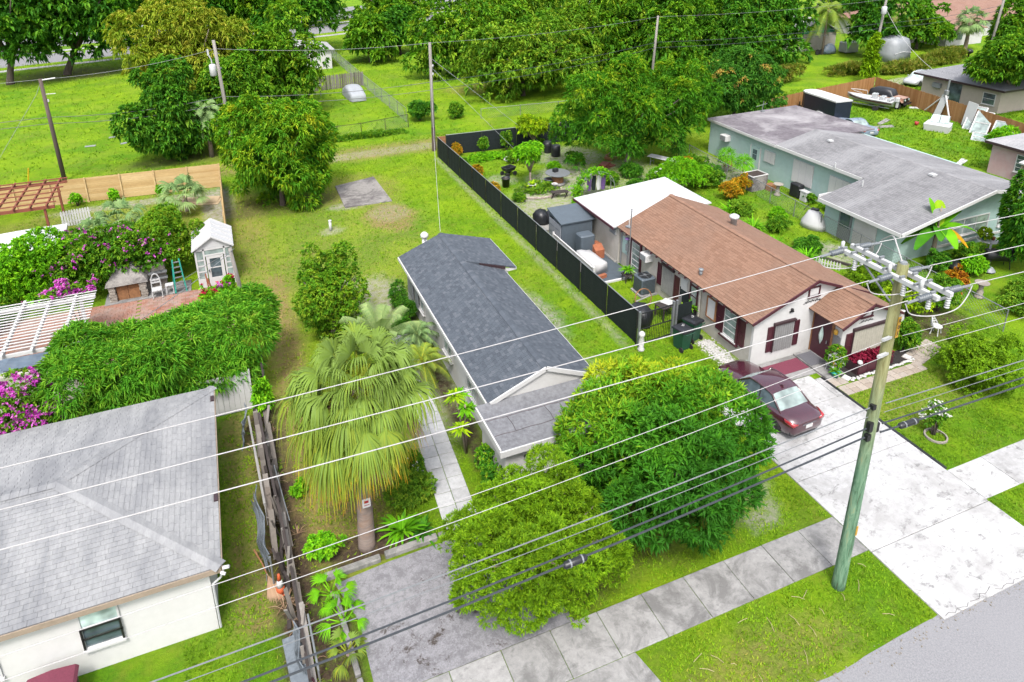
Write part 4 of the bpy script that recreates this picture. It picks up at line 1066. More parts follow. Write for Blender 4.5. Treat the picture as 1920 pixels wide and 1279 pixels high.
# fan palms -------------------------------------------------------------
def fan(p0, d, plen, R_, nseg=26, ang=2.5, droop=.5, tone=.4, tipd=.0, w=.075, cup=.35):
    """one fan leaf: petiole from p0 along d, then segments that bend over at the tips"""
    d = Vector(d).normalized(); p0 = Vector(p0)
    hub = p0 + d*plen - Vector((0,0,plen*plen*.06))
    s = d.cross(Vector((0,0,1))); s = s.normalized() if s.length > .05 else Vector((1,0,0))
    nn = s.cross(d)
    V = []; T = []; Rn = []
    for i in range(nseg):
        a = -ang/2+ang*i/(nseg-1); e = (d*math.cos(a)+s*math.sin(a)-nn*cup*(abs(a)/ang)*1.2).normalized()
        L_ = R_*(1-.25*(abs(a)/(ang/2))**2)*random.uniform(.9,1.1)
        side = nn.cross(e).normalized(); o = len(V); k = droop*random.uniform(.7,1.3)
        pts = []
        for f_ in (.0,.5,.76,1.0):
            pts.append(hub+e*L_*f_*(1-.22*k*f_**2) - Vector((0,0,1))*L_*k*f_**2.7)
        ws = (.012, w, w*.75, .006)
        for q_, w_ in zip(pts, ws):
            V += [q_-side*w_*.5+nn*w_*.12, q_+side*w_*.5+nn*w_*.12]
        for j in range(3):
            b = o+j*2; T += [(b,b+1,b+3),(b,b+3,b+2)]
        r_ = min(.99,max(0,tone+random.gauss(0,.09)))
        Rn += [r_]*6+[min(1,r_+tipd)]*2
    o = len(V); s2 = s*.025
    V += [p0-s2,p0+s2,hub+s2*.6,hub-s2*.6,p0+nn*.02,hub+nn*.02]
    T += [(o,o+1,o+4),(o+1,o+2,o+5),(o+1,o+5,o+4),(o+3,o,o+4),(o+3,o+4,o+5)]
    Rn += [.6]*6
    return np.array([tuple(q_) for q_ in V]), np.array(T), np.array(Rn)
def fan_palm(name, label, base, h, tr, nfr, plen, R_, mat, lo=-.9, hi=1.3, dead=0, group=None, nseg=26, bark='palm_trunk', tone=.4, tip=.25, droop=.55, lean=(0,0), w=.075, fang=2.6):
    t_ = thing(name, label, 'palm', (base[0],base[1],0), 0, group)
    part(t_, 'trunk', MB().tube([(0,0,-.1),(0,0,.12),(lean[0]*.3,lean[1]*.3,h*.4),(lean[0],lean[1],h)],[tr*1.35,tr*1.2,tr,tr*.9],12), M[bark], True)
    sets = []; ga = math.pi*(3-math.sqrt(5))
    for i in range(nfr):
        f_ = (i+.5)/nfr; el = hi+(lo-hi)*f_**.8+random.uniform(-.2,.2); a = i*ga+random.uniform(-.3,.3)
        d = (math.cos(a)*math.cos(el), math.sin(a)*math.cos(el), math.sin(el))
        sets.append(fan((lean[0]+d[0]*.1,lean[1]+d[1]*.1,h-.25*f_+.1), d, plen*random.uniform(.65,1.2), R_*random.uniform(.8,1.15), nseg, fang, droop*random.uniform(.6,1.3), tone+.36*f_-.18+random.uniform(-.10,.10), tip*(.1+1.0*f_*f_), w))
    for v, tt, rr in sets: part(t_, 'frond', fast_mesh('frond', v, tt, rr, M[mat]), None)
    if dead:
        sets = []
        for i in range(dead):
            a = random.uniform(0,6.28); z_ = random.uniform(-.9,-.1)
            sets.append(fan((lean[0],lean[1],h-.3), (math.cos(a),math.sin(a),z_), plen*.95*random.uniform(.5,1.1), R_*.75, 14, 1.5, .9, .4, 0, .03))
        for v, tt, rr in sets: part(t_, 'dead_frond', fast_mesh('dead_frond', v, tt, rr, M['dead_frond']), None)
    return t_
def feather(p0, d, L_, nl=30, ll=.5, arch=.5, tone=.4, w=.03, mod=0):
    d = Vector(d).normalized(); p0 = Vector(p0); V = []; T = []; Rn = []
    s = d.cross(Vector((0,0,1))).normalized()
    q = lambda f_: p0+d*L_*f_*(1-.15*f_)-Vector((0,0,1))*arch*L_*f_**2.2
    for i in range(nl):
        f_ = .12+.88*i/nl; c_ = q(f_); tg = (q(min(1,f_+.02))-q(f_-.02)).normalized()
        le = ll*(1-.6*abs(f_-.45))
        for sg in (-1,1):
            e = (s*sg*.85+tg*.55-Vector((0,0,.25))).normalized(); tipp = c_+e*le-Vector((0,0,.25*le)); sd = tg*w
            o = len(V); V += [c_-sd, c_+sd, tipp]; T.append((o,o+1,o+2)); Rn += [min(1,max(0,tone+random.gauss(0,.1)))]*3
    for i in range(6):
        a, b = q(i/6), q((i+1)/6); o = len(V); V += [a-s*.02,a+s*.02,b+s*.015,b-s*.015]; T += [(o,o+1,o+2),(o,o+2,o+3)]; Rn += [.75]*4
    return np.array([tuple(z) for z in V]), np.array(T), np.array(Rn)
def feather_palm(name, label, base, h, tr, nfr, L_, mat, ll=.5, group=None, lo=-.3, hi=1.2, nl=30, bark='palm_trunk', tone=.4, w=.03, arch=.45):
    t_ = thing(name, label, 'palm', (base[0],base[1],0), 0, group)
    part(t_, 'trunk', MB().tube([(0,0,-.1),(0,0,h*.4),(0,0,h)],[tr*1.2,tr,tr*.8],10), M[bark], True)
    sets = []; ga = math.pi*(3-math.sqrt(5))
    for i in range(nfr):
        f_ = (i+.5)/nfr; el = hi+(lo-hi)*f_; a = i*ga
        sets.append(feather((0,0,h), (math.cos(a)*math.cos(el),math.sin(a)*math.cos(el),math.sin(el)), L_*random.uniform(.85,1.1), nl, ll, arch, tone, w))
    for v, tt, rr in sets: part(t_, 'frond', fast_mesh('frond', v, tt, rr, M[mat]), None)
    return t_
def blades(name, label, base, n, L_, mat, cat='plant', w=.04, spread=.9, group=None, droop=.5, z0=0, tone=(.1,.7), r0=.08, sub=None):
    """tuft of strap leaves arching from one point, three segments each"""
    V = []; T = []; Rn = []
    for i in range(n):
        a = random.uniform(0,6.28); el = random.uniform(.35,1.45)**spread; l_ = L_*random.uniform(.6,1.1); k = droop*random.uniform(.5,1.3)
        h_ = Vector((math.cos(a),math.sin(a),0)); s = Vector((-math.sin(a),math.cos(a),0)); p0 = h_*random.uniform(0,r0)
        o = len(V); tn = random.uniform(*tone)
        for f_, ww in ((0,w*.7),(.4,w),(.75,w*.7),(1,.004)):
            c_ = p0+h_*math.cos(el)*l_*f_+Vector((0,0,1))*(math.sin(el)*l_*f_-k*l_*f_**2.3); c_.z = max(c_.z,.01)
            V += [c_-s*ww, c_+s*ww]
        for j in range(3):
            b = o+j*2; T += [(b,b+1,b+3),(b,b+3,b+2)]
        Rn += [tn]*8
    me_ = fast_mesh('leaf_tuft', np.array([tuple(z) for z in V]), np.array(T), np.array(Rn), M[mat])
    if sub is not None:
        o_ = part(sub, 'leaf_tuft', me_, None); o_.location = base; return o_
    o_ = link(bpy.data.objects.new(name, me_)); o_.location = (base[0],base[1],z0)
    return tag(o_, label, cat, group)
def shrub(name, label, base, c, r, mat, n=260, nleaf=9, L=.12, W=.05, group=None, nl=8, lob=.42, cat='shrub', petals=None, pn=0, zlow=-.5, droop=.25, up=.4, stem='dark_bark', tonefn=None, rn=(0,.8), ps=.05, lobes=None, low=-.6, fill=.3):
    if n > 150: n = int(n*.72); L *= 1.12; W *= 1.15
    t_ = thing(name, label, cat, (base[0],base[1],0), 0, group)
    lc = (c[0]-base[0], c[1]-base[1], c[2])
    lb = lobes if lobes is not None else lobed(lc, r, nl, lob, zlow)
    P, N = crown_pts(lb, n, .04, low=low)
    tone = tonefn(P+np.array([base[0],base[1],0]), N) if tonefn else None
    sets = [foliage(name, P, N, mat, nleaf, L, W, .85, droop, up, tone, rn)]
    k = int(n*fill); s = sphere(k)
    Q = np.array(lc)+s*np.array(r)*rng.uniform(.2,.7,k)[:,None]; Q = Q[Q[:,2] > .05]
    if len(Q): sets.append(foliage(name, Q, unit(Q-np.array(lc)), mat, nleaf, L*1.4, W*1.6, 1.0, droop, 0, None, rn))
    v, tt, rr = merge(sets)
    part(t_, 'foliage', fast_mesh('foliage', v, tt, rr, M[mat]), None)
    m = MB()
    for i in range(5):
        a = i*1.3; m.tube([(.05*math.cos(a),.05*math.sin(a),-.05),(lc[0]*.5+r[0]*.2*math.cos(a),lc[1]*.5+r[1]*.2*math.sin(a),lc[2]*.6),(lc[0]+r[0]*.5*math.cos(a),lc[1]+r[1]*.5*math.sin(a),lc[2]+r[2]*.2)],[.035,.025,.008],5)
    part(t_, 'stem', m, M[stem], True)
    if petals:
        P2, N2 = crown_pts(lb, pn, .1, shell=(1.0,1.12), low=-.2)
        keep = vnoise(P2[:,0]*3, P2[:,1]*3+P2[:,2]*2, .9, base[0]) > -.15
        P2, N2 = P2[keep], N2[keep]
        v, tt, rr = foliage(name, P2, N2, petals, 6, ps*1.3, ps, .9, .1, .2, None, (0,1))
        part(t_, 'blossom', fast_mesh('blossom', v, tt, rr, M[petals]), None)
    return t_
# ---------------------------------------------------------------- trees and plants in place
def tone_front(P, N):
    # young yellow-green flush over the crown's back and upper right side, deep green on the street side
    f_ = (P[:,1]-15.6)*.20+(P[:,2]-3.0)*.10+(P[:,0]-12.3)*.02+rng.normal(0,.10,len(P))
    return np.clip(.36+.85*f_+ .20*vnoise(P[:,0]*1.4,P[:,1]*1.4+P[:,2],1.0,3), .03, .95)
tree('mango_tree', 'large dense round mango tree with yellow flush beside the parked car', (12.2,15.7), (12.35,15.9,2.75), (3.65,3.55,2.75), 'leaf_mango', 'dark_bark', 46, .25, 6200, 10, .25, .055, 1.2, .2,
     zlow=-.8, tonefn=tone_front, low=-.85, droop=.04, fill=.14, spread=1.0, up=.45, irr=.2)
tree('podocarpus_tree', 'bright lime-green feathery tree overhanging the pavement in front', (6.9,14.5), (7.05,14.6,2.0), (2.75,2.4,1.95), 'leaf_podo', 'pale_bark', 90, .17, 15500, 8, .115, .028, .8, .13,
     zlow=-.75, low=-.8, droop=.05, up=.9, spread=.55, fill=.07, rn=(.05,.75), multi=3, nb=7, irr=.75, jr=.12)
fan_palm('cabbage_palm', 'big shaggy fan palm with orange-tipped lower fronds before the bungalow', (2.54,18.16), 5.5, .24, 92, 1.45, 1.22, 'palm_leaf', lo=-.84, hi=1.4, dead=60, nseg=34, droop=.88, tone=.30, tip=.85, lean=(.3,.85), w=.056, fang=2.9)
nt_ = thing('notice', 'small white paper notice stuck to the fan palm trunk', 'notice', (2.60,18.0,2.0))
part(nt_, 'sheet', MB().cbox((0,-.12,0),(.26,.015,.34)), M['trim_white'])
part(nt_, 'print', MB().cbox((0,-.131,.05),(.14,.006,.09)).cbox((0,-.131,-.08),(.18,.006,.02)), M['red_paint'])
tree('leafy_tree', 'slender mid-green tree on the lawn left of the bungalow', (3.7,31.2), (3.8,31.5,2.2), (1.8,1.5,2.6), 'leaf_mid', 'grey_bark', 30, .27, 2500, 9, .15, .07, .8, .09, zlow=-.95, low=-.9, droop=.2, multi=3, irr=1.35, rn=(.2,.95), fill=.15)
def tone_mid(P, N):
    t0 = rng.uniform(.38,.78,len(P))+.12*vnoise(P[:,0],P[:,1]+P[:,2],1.2,2)
    o = (vnoise(P[:,0]*1.3,P[:,1]+P[:,2]*1.6,1.1,7) > .62) & (P[:,2] > 4.2); return np.where(o, rng.uniform(.85,1,len(P)), np.clip(t0,0,.85))
tree('mango_tree', 'rounded mango tree with a few orange new leaves behind the left garden', (3.2,49.6), (3.55,50,4.0), (3.75,3.6,4.2), 'leaf_mango', 'dark_bark', 46, .27, 3700, 9, .38, .085, 1.5, .2, zlow=-.9, tonefn=tone_mid, low=-.85, irr=.8)
def tone_g(P, N): return np.clip(rng.uniform(.15,.62,len(P))+.2*vnoise(P[:,0],P[:,1]+P[:,2],.9,5)+.05*(P[:,2]-5), 0, .88)
def two(lc, r): return []
lb_ = lobed((-1.6,-.2,4.0),(4.9,3.8,4.1),34,.28,-.75)+lobed((4.2,.6,4.5),(4.1,3.6,3.9),26,.28,-.6)
tree('mango_tree', 'spreading double-crowned mango tree shading the cluttered back garden', (30.6,47.2), (31.6,47.4,4.3), (6.6,3.6,3.6), 'leaf_mango', 'grey_bark', n=5400, nleaf=9, L=.36, W=.07, th=2.0, tr=.24, tonefn=tone_g, low=-.6, lobes=lb_, fill=.25, multi=2)
def tone_o(P, N):
    o = (vnoise(P[:,0]*1.2,P[:,1]+P[:,2]*1.4,1.3,3) > .55); return np.where(o & (P[:,2] > 3.2), rng.uniform(.9,1,len(P)), rng.uniform(0,.6,len(P)))
tree('mango_tree', 'dark round mango tree with peach-coloured tips behind the teal house', (46.6,53.4), (46.5,53.5,3.9), (4.2,3.8,3.5), 'leaf_mango2', 'dark_bark', 40, .27, 3600, 9, .36, .09, 1.2, .2, zlow=-.85, tonefn=tone_o, low=-.8)
# clump by the back lane, left
tree('fig_tree', 'dark leafy tree at the park edge left of the transformer pole', (-3.6,64.2), (-3.9,64.0,3.9), (3.8,3.2,4.1), 'leaf_dark', 'dark_bark', 34, .3, 2900, 8, .36, .15, 1.2, .18, zlow=-.95, low=-.9, rn=(.1,.9))
tree('fig_tree', 'dark bushy tree growing right around the transformer pole', (1.6,66.4), (1.4,66.6,4.1), (3.4,2.8,5.0), 'leaf_mid', 'dark_bark', 30, .32, 2600, 8, .36, .15, 1.2, .16, zlow=-.95, low=-.9)
tree('melaleuca_tree', 'tall yellowish-olive tree behind the dark clump at upper left', (-2.2,73.8), (-2.0,74,7.6), (6.1,4.8,6.0), 'leaf_yellow', 'pale_bark', 44, .27, 4200, 8, .38, .09, 3.5, .24, zlow=-.75, droop=.5, low=-.7)
tree('oak_tree', 'grey-green spreading tree beside the white outbuilding', (5.9,76), (5.2,76,5.6), (5.9,4.6,5.4), 'leaf_mid', 'dark_bark', 40, .28, 3600, 8, .38, .14, 2.2, .22, zlow=-.9, low=-.8, rn=(.1,.9))
tree('oak_tree', 'bright green shrubby tree in front of the white outbuilding', (6.6,82.5), (6.6,82.5,2.4), (3.0,2.2,2.4), 'leaf_mid', 'dark_bark', 16, .36, 1000, 8, .42, .18, 1.0, .15, zlow=-.8)
feather_palm('cabbage_palm', 'shabby palm with hanging brown fronds in the dark clump at the park edge', (-1.3,63.4), 4.6, .18, 22, 1.9, 'palm_blue', .7, lo=-1.1, hi=1.0, tone=.35, w=.05)
# park oaks, upper left
tree('shade_tree', 'big dark park tree at the upper left corner', (-24.5,105.2), (-22.9,105.2,9.2), (6.6,5.8,7.4), 'leaf_dark', 'dark_bark', 44, .26, 3200, 8, .55, .24, 3.0, .42, zlow=-.85, low=-.8, jr=.14)
tree('shade_tree', 'big dark park tree second from the upper left corner', (-18.6,108.9), (-15.0,108.6,9.2), (7.6,6.2,7.6), 'leaf_dark', 'dark_bark', 50, .26, 3800, 8, .55, .24, 3.0, .45, zlow=-.85, low=-.8, jr=.14)
tree('shade_tree', 'dark tree between the park trees and the yellowish tree', (-3,117), (-3,117,8.2), (7.5,5,6.5), 'leaf_dark', 'dark_bark', 22, .32, 1200, 8, .7, .32, 2.6, .4, zlow=-.6)
tree('shade_tree', 'dark tall tree rising behind the white outbuilding', (12.8,112), (13.0,112,7.4), (6.6,5,6.6), 'leaf_dark', 'dark_bark', 24, .32, 1500, 8, .6, .28, 2.5, .35, zlow=-.7)
tree('almond_tree', 'broad bright green tree with reddish tips right of the white outbuilding', (20.8,100), (20.7,100,3.2), (4.5,3.2,3.3), 'leaf_mid', 'dark_bark', 18, .36, 1200, 8, .55, .26, 1.0, .2, zlow=-.8, rn=(.1,.75))
tree('almond_tree', 'darker green rounded tree behind the bright almond tree', (26.3,104), (26.0,104,3.6), (4.4,3.2,3.5), 'leaf_dark', 'dark_bark', 18, .36, 1000, 8, .55, .26, 1.0, .2, zlow=-.8)
tree('oak_tree', 'spreading tree with open branches above the central pole', (29.5,86), (27.6,86,5.2), (5.8,4.4,5.0), 'leaf_mid', 'dark_bark', 20, .30, 1700, 8, .45, .18, 2.4, .25, zlow=-.95, low=-.9, rn=(0,.9))
tree('oak_tree', 'dense olive-green tree just right of the central pole', (32.5,72.6), (32.3,72.3,4.4), (7.6,5.0,4.7), 'leaf_olive', 'dark_bark', 46, .26, 4200, 8, .42, .15, 1.8, .28, zlow=-.95, low=-.9, rn=(0,.9))
tree('oak_tree', 'tall mixed-green tree behind the short wooden back pole', (46.5,81), (46.5,79.5,5.8), (9.0,5.5,7.0), 'leaf_mid', 'dark_bark', 50, .25, 4400, 8, .46, .16, 2.0, .3, zlow=-.95, low=-.9, rn=(0,.9))
tree('oak_tree', 'dark green tree with yellow-tipped right side beside the back lane', (56.8,78.3), (56.6,77.8,6.0), (6.8,5.0,6.8), 'leaf_mid', 'dark_bark', 40, .27, 3400, 8, .46, .17, 2.0, .3, zlow=-.95, low=-.9, rn=(0,.75), tonefn=lambda P, N: np.clip(.3+.10*(P[:,0]-58)+rng.normal(0,.1,len(P)),0,1))
tree('oak_tree', 'very dark broad tree above the enclosed trailer', (69,76.5), (69,76.5,5.8), (8.6,5.4,7.6), 'leaf_dark', 'dark_bark', 50, .25, 4400, 8, .48, .19, 2.0, .3, zlow=-.95, low=-.9, rn=(0,.9))
tree('oak_tree', 'dark backdrop tree behind the open-branched tree', (40,97), (40,97,6.5), (9,5,7), 'leaf_olive', 'dark_bark', 26, .32, 1500, 8, .6, .24, 2.0, .3, zlow=-.7)
tree('oak_tree', 'grey-green backdrop tree at the top centre right', (60,95), (60,95,7), (10,5,7.5), 'leaf_mid', 'dark_bark', 26, .32, 1500, 8, .6, .24, 2.0, .3, zlow=-.7)
tree('oak_tree', 'backdrop tree behind the very dark broad tree', (80,97), (80,97,7), (10,5,8), 'leaf_dark', 'dark_bark', 26, .32, 1500, 8, .6, .24, 2.0, .3, zlow=-.7)
tree('oak_tree', 'olive tree filling the gap left of the short wooden pole', (40.5,76.5), (40.5,76.5,4.6), (5.2,4.0,5.0), 'leaf_olive', 'dark_bark', 34, .28, 2400, 8, .42, .15, 1.6, .2, zlow=-.95, low=-.9, rn=(.1,.9))
tree('oak_tree', 'mid-green tree filling the gap below the tall mixed-green tree', (52.5,73.0), (52.5,73.0,4.0), (4.8,3.6,4.4), 'leaf_mid', 'dark_bark', 34, .28, 2400, 8, .42, .15, 1.6, .2, zlow=-.95, low=-.9, rn=(0,.8))
tree('oak_tree', 'dark tree filling the gap behind the peach-tipped mango', (62.5,72.5), (62.5,72.5,4.2), (4.8,3.6,4.6), 'leaf_dark', 'dark_bark', 34, .28, 2400, 8, .42, .15, 1.6, .2, zlow=-.95, low=-.9, rn=(.1,.9))
tree('oak_tree', 'bright tree between the covered car and the far street', (36.5,88), (36.5,88,5.0), (5.5,4.0,5.2), 'leaf_mid', 'dark_bark', 34, .28, 2200, 8, .48, .18, 1.6, .2, zlow=-.9, low=-.85, rn=(.1,.9))
for (x_, y_, lab) in ((57,66.5,'low weedy bushes under the dark trees left of the vine pole'),(63.5,66,'tangled low bushes beside the back lane behind the trailer')):
    shrub('bush', lab, (x_,y_), (x_,y_,.9), (3.2,1.4,1.1), 'weed', 420, 9, .4, .10, nl=12)
for k, (x_, y_, rx, rz_, mt) in enumerate(((-34,128,9,8,'leaf_dark'),(-9,131,9,8,'leaf_mid'),(6,121,7,6.5,'leaf_mid'),(16,140,9,8,'leaf_dark'),(30,121,6,5,'leaf_mid'),(36,152,9,7,'leaf_mid'),(56,112,8,7,'leaf_olive'),(72,112,9,8,'leaf_mid'),(96,104,8,7,'leaf_dark'),(50,140,9,8,'leaf_dark'),(112,98,7,6,'leaf_mid'))):
    tree('street_tree', ['far tree beyond the park at the very left','far tree behind the yellowish tree','far tree over the roof of the white outbuilding','far dark tree left of the top street gap','low far tree in the top street gap','far tree beyond the top street gap','far olive tree at the top centre','far mid-green tree above the dark broad tree','far dark tree between the coconut palms','far dark tree at the top edge centre','far tree before the rusty roof'][k], (x_,y_), (x_,y_,rz_*.95), (rx,5,rz_), mt, 'dark_bark', 36, .27, 1700, 8, .62, .26, 2.0, .3, zlow=-.9, low=-.85, rn=(0,.9))
# right side
tree('fig_tree', 'dense green tree overhanging the cedar fence at the right edge', (75.0,45.8), (74.6,45.6,4.9), (4.2,3.6,3.6), 'leaf_mid', 'pale_bark', 24, .32, 2000, 8, .42, .17, 2.4, .24, zlow=-.45, low=-.5)
tree('ficus_tree', 'leafy green tree at the right edge before the teal house', (41.9,21.9), (41.4,22.3,2.9), (2.1,1.9,3.3), 'leaf_mango', 'grey_bark', 22, .34, 2300, 9, .22, .08, .9, .12, zlow=-.75, low=-.7, rn=(0,.6))
tree('oak_tree', 'dark green tree wrapped behind the vine-covered pole', (86.5,73.4), (86.3,73,4.6), (4.4,3.2,5.4), 'leaf_dark', 'dark_bark', 20, .34, 1300, 8, .5, .2, 1.6, .22, zlow=-.75)
tree('oak_tree', 'bright green tree right of the silver tarped shed', (98.5,75), (98.5,75,3.4), (4.6,3.4,4.0), 'leaf_mid', 'dark_bark', 20, .34, 1200, 8, .5, .2, 1.6, .22, zlow=-.75)
tree('oak_tree', 'green tree cut by the right edge near the top', (97.5,60), (97.6,60,5.2), (3.6,3,4.0), 'leaf_mid', 'dark_bark', 18, .34, 1000, 8, .48, .2, 1.6, .2, zlow=-.6)
fan_palm('cabbage_palm', 'cabbage palm standing by the far leaning wooden pole', (104.3,71.5), 4.6, .25, 34, 1.3, 1.4, 'palm_blue', nseg=16, w=.14, tone=.35, dead=6)
feather_palm('coconut_palm', 'coconut palm with drooping fronds over the teal gabled house', (82.5,77.5), 6.4, .16, 20, 4.8, 'palm_leaf', 1.1, lo=-.8, hi=1.1, nl=34, tone=.35, w=.06, arch=.55)
feather_palm('coconut_palm', 'coconut palm behind the silver tarped shed', (93.5,77), 6.6, .16, 18, 4.6, 'palm_leaf', 1.1, lo=-.8, hi=1.1, nl=34, tone=.35, w=.06, arch=.55)
# left garden
bl_ = [(-7.0+k*.85+rng.uniform(-.2,.2), 27.2+k*.16+rng.uniform(-.5,.5), 2.75+rng.uniform(-.25,.35), .98, 1.2, 1.1) for k in range(9)]+[(-6.6+k*.95+rng.uniform(-.2,.2), 28.8+k*.14, 3.0+rng.uniform(-.3,.45), .95, 1.0, .95) for k in range(8)]+[(-6.5+k*.95, 26.7+k*.14, 1.7, .8, .7, .9) for k in range(7)]
bl_ = [(a+3.4,b-28,c_,d_,e_,f_) for a,b,c_,d_,e_,f_ in bl_]
tree('bamboo_hedge', 'long bright bamboo hedge behind the pale grey roof', (-3.4,28), (-3.4,28,2.2), (3.9,1.2,1.4), 'leaf_bamboo', 'pale_bark', n=4600, nleaf=8, L=.36, W=.040, th=.6, tr=.05, lobes=bl_, cat='hedge', low=-.6, droop=.3, up=.25, multi=6, nb=3, fill=.2, rn=(.05,.7))
shrub('bougainvillea', 'pink and purple bougainvillea heap at the left edge above the pale roof', (-8.2,26.7), (-8.4,26.7,2.3), (1.6,1.0,1.9), 'leaf_olive', 900, 8, .12, .06, nl=14, petals='petal_magenta', pn=1100, ps=.085, cat='bougainvillea')
shrub('bougainvillea', 'arching bougainvillea with scattered purple flowers over the patio roof', (-6.3,39.4), (-6.6,39.9,2.0), (3.0,1.3,2.1), 'leaf_mid', 2200, 9, .15, .075, nl=20, lob=.34, petals='petal_magenta', pn=300, ps=.09, cat='bougainvillea', low=-.6, zlow=-.6)
shrub('bougainvillea', 'bright purple bougainvillea spray spilling onto the white pergola', (-7.9,36.3), (-8.0,35.6,2.75), (1.15,.5,.45), 'leaf_mid', 120, 8, .12, .06, nl=8, petals='petal_magenta', pn=420, ps=.09, cat='bougainvillea')
shrub('vine', 'green climbing shrub covering the white tent at the left edge', (-10.6,41.0), (-10.8,40.4,1.9), (2.8,1.8,2.1), 'leaf_bright', 2000, 9, .15, .08, nl=18, lob=.36, petals='petal_magenta', pn=40, ps=.08)
tree('citrus_tree', 'yellow-green leafy tree left of the white greenhouse', (-3.9,41.2), (-3.9,41.2,2.0), (1.85,1.5,2.2), 'leaf_mid', 'dark_bark', 22, .34, 2400, 9, .14, .07, .9, .08, zlow=-.85, low=-.8, rn=(.3,.95))
fan_palm('young_fan_palm', 'young bluish fan palm in front of the new board fence', (-3.2,51.2), 1.2, .14, 26, 1.0, 1.05, 'palm_blue', lo=.0, hi=1.3, nseg=18, w=.09, tip=0, group=None)
fan_palm('young_fan_palm', 'blue-green fan palm with folded leaves in the left garden middle', (-7.2,48.4), 1.1, .14, 24, .95, 1.0, 'palm_blue', lo=-.1, hi=1.3, nseg=18, w=.09, tip=0)
fan_palm('young_fan_palm', 'low fan palm beside the white tent', (-8.4,46.6), .9, .14, 22, .9, .95, 'palm_blue', lo=-.1, hi=1.3, nseg=18, w=.09, tip=0)
fan_palm('young_fan_palm', 'drooping fan palm left of the citrus tree', (-5.6,44.6), 1.0, .14, 20, .9, .95, 'palm_leaf', lo=-.2, hi=1.2, nseg=18, w=.08, tip=0)
for x_, y_, lab in ((-10.6,55.4,'small sapling before the board fence nearest the red pergola'),(-8.2,55.2,'small sapling before the board fence left of the young palm'),(-5.0,55.0,'low sapling at the foot of the board fence near the palms')):
    shrub('sapling', lab, (x_,y_), (x_,y_,.55), (.45,.35,.45), 'leaf_bright', 70, 8, .16, .09, nl=5, cat='sapling')
for k, (x_, y_, mt, rx, h_) in enumerate(((-9.0,43.2,'leaf_bright',1.7,2.3),(-6.2,42.8,'leaf_mid',1.6,2.6),(-12.6,38.2,'leaf_mid',1.2,1.8),(-1.6,42.8,'leaf_olive',.7,1.2),(-4.6,46.8,'leaf_mid',1.4,1.9))):
    shrub('garden_shrub', ['leafy shrub between the white canopy and the bougainvillea','tall shrub behind the outdoor oven','shrub beside the white pergola far corner','small shrub behind the greenhouse','shrub among the young fan palms'][k], (x_,y_), (x_,y_,h_*.55), (rx,rx,h_*.6), mt, 700, 9, .15, .07, nl=14)
# beside the bungalow
for x_, y_, h_, lab in ((7.25,32.2,1.5,'dark green columnar bush at the bungalow back corner'),(7.45,30.9,1.2,'lower dark bush along the bungalow wall'),(6.9,29.9,.9,'smallest dark bush beside the bungalow wall')):
    shrub('podocarpus', lab, (x_,y_), (x_,y_,h_*.55), (.5,.5,h_*.6), 'leaf_dark', 420, 9, .10, .03, nl=9, up=.9)
feather_palm('silver_palm', 'upright silvery feather palm behind the big fan palm', (5.4,28.3), 1.2, .1, 14, 2.6, 'palm_blue', .55, lo=.55, hi=1.4, nl=36, tone=.6, w=.018, arch=.25)
feather_palm('pygmy_date_palm', 'arching date palm beside the bungalow wall', (7.0,27.6), 1.3, .1, 26, 1.5, 'palm_blue', .32, lo=-.2, hi=1.2, nl=30, tone=.25, w=.016)
feather_palm('pygmy_date_palm', 'second arching date palm nearer the fan palm', (6.6,25.4), 1.4, .1, 26, 1.6, 'palm_leaf', .34, lo=-.2, hi=1.2, nl=30, tone=.4, w=.016)
cp = thing('corn_plant', 'leafy corn plant with yellow lower leaves at the bungalow porch corner', 'plant', (7.0,20.9,0))
st_ = MB()
for i, (dx, dy, hh) in enumerate(((0,.0,3.1),(-.25,.5,3.5),(.2,.3,2.5),(-.3,-.3,2.2),(.05,.9,3.0))):
    st_.tube([(0,0,-.1),(dx*.6,dy*.5,hh*.5),(dx,dy,hh*.72)],[.05,.04,.035],6)
    blades('x', '', (dx,dy,hh*.66), 46, .62, 'leaf_bright' if i % 2 == 0 else 'leaf_lime', w=.05, spread=1.0, droop=.75, sub=cp, r0=.05)
part(cp, 'stem', st_, M['pale_bark'], True)
for x_, y_, lab in ((7.32,19.3,'trailing green shrub along the porch side wall'),(7.1,18.2,'shrub at the porch front left corner')):
    shrub('shrub', lab, (x_,y_), (x_,y_,.75), (.42,.7,.8), 'leaf_mango', 330, 9, .10, .05, nl=8)
for x_, y_, h_, lab in ((8.5,17.6,.9,'dark shrub under the porch window, left one'),(9.7,17.55,.8,'dark shrub under the porch window, right one'),(10.8,17.5,.75,'dark shrub at the porch right corner')):
    shrub('shrub', lab, (x_,y_), (x_,y_,h_*.6), (.5,.35,h_*.6), 'leaf_dark', 260, 9, .09, .04, nl=8)
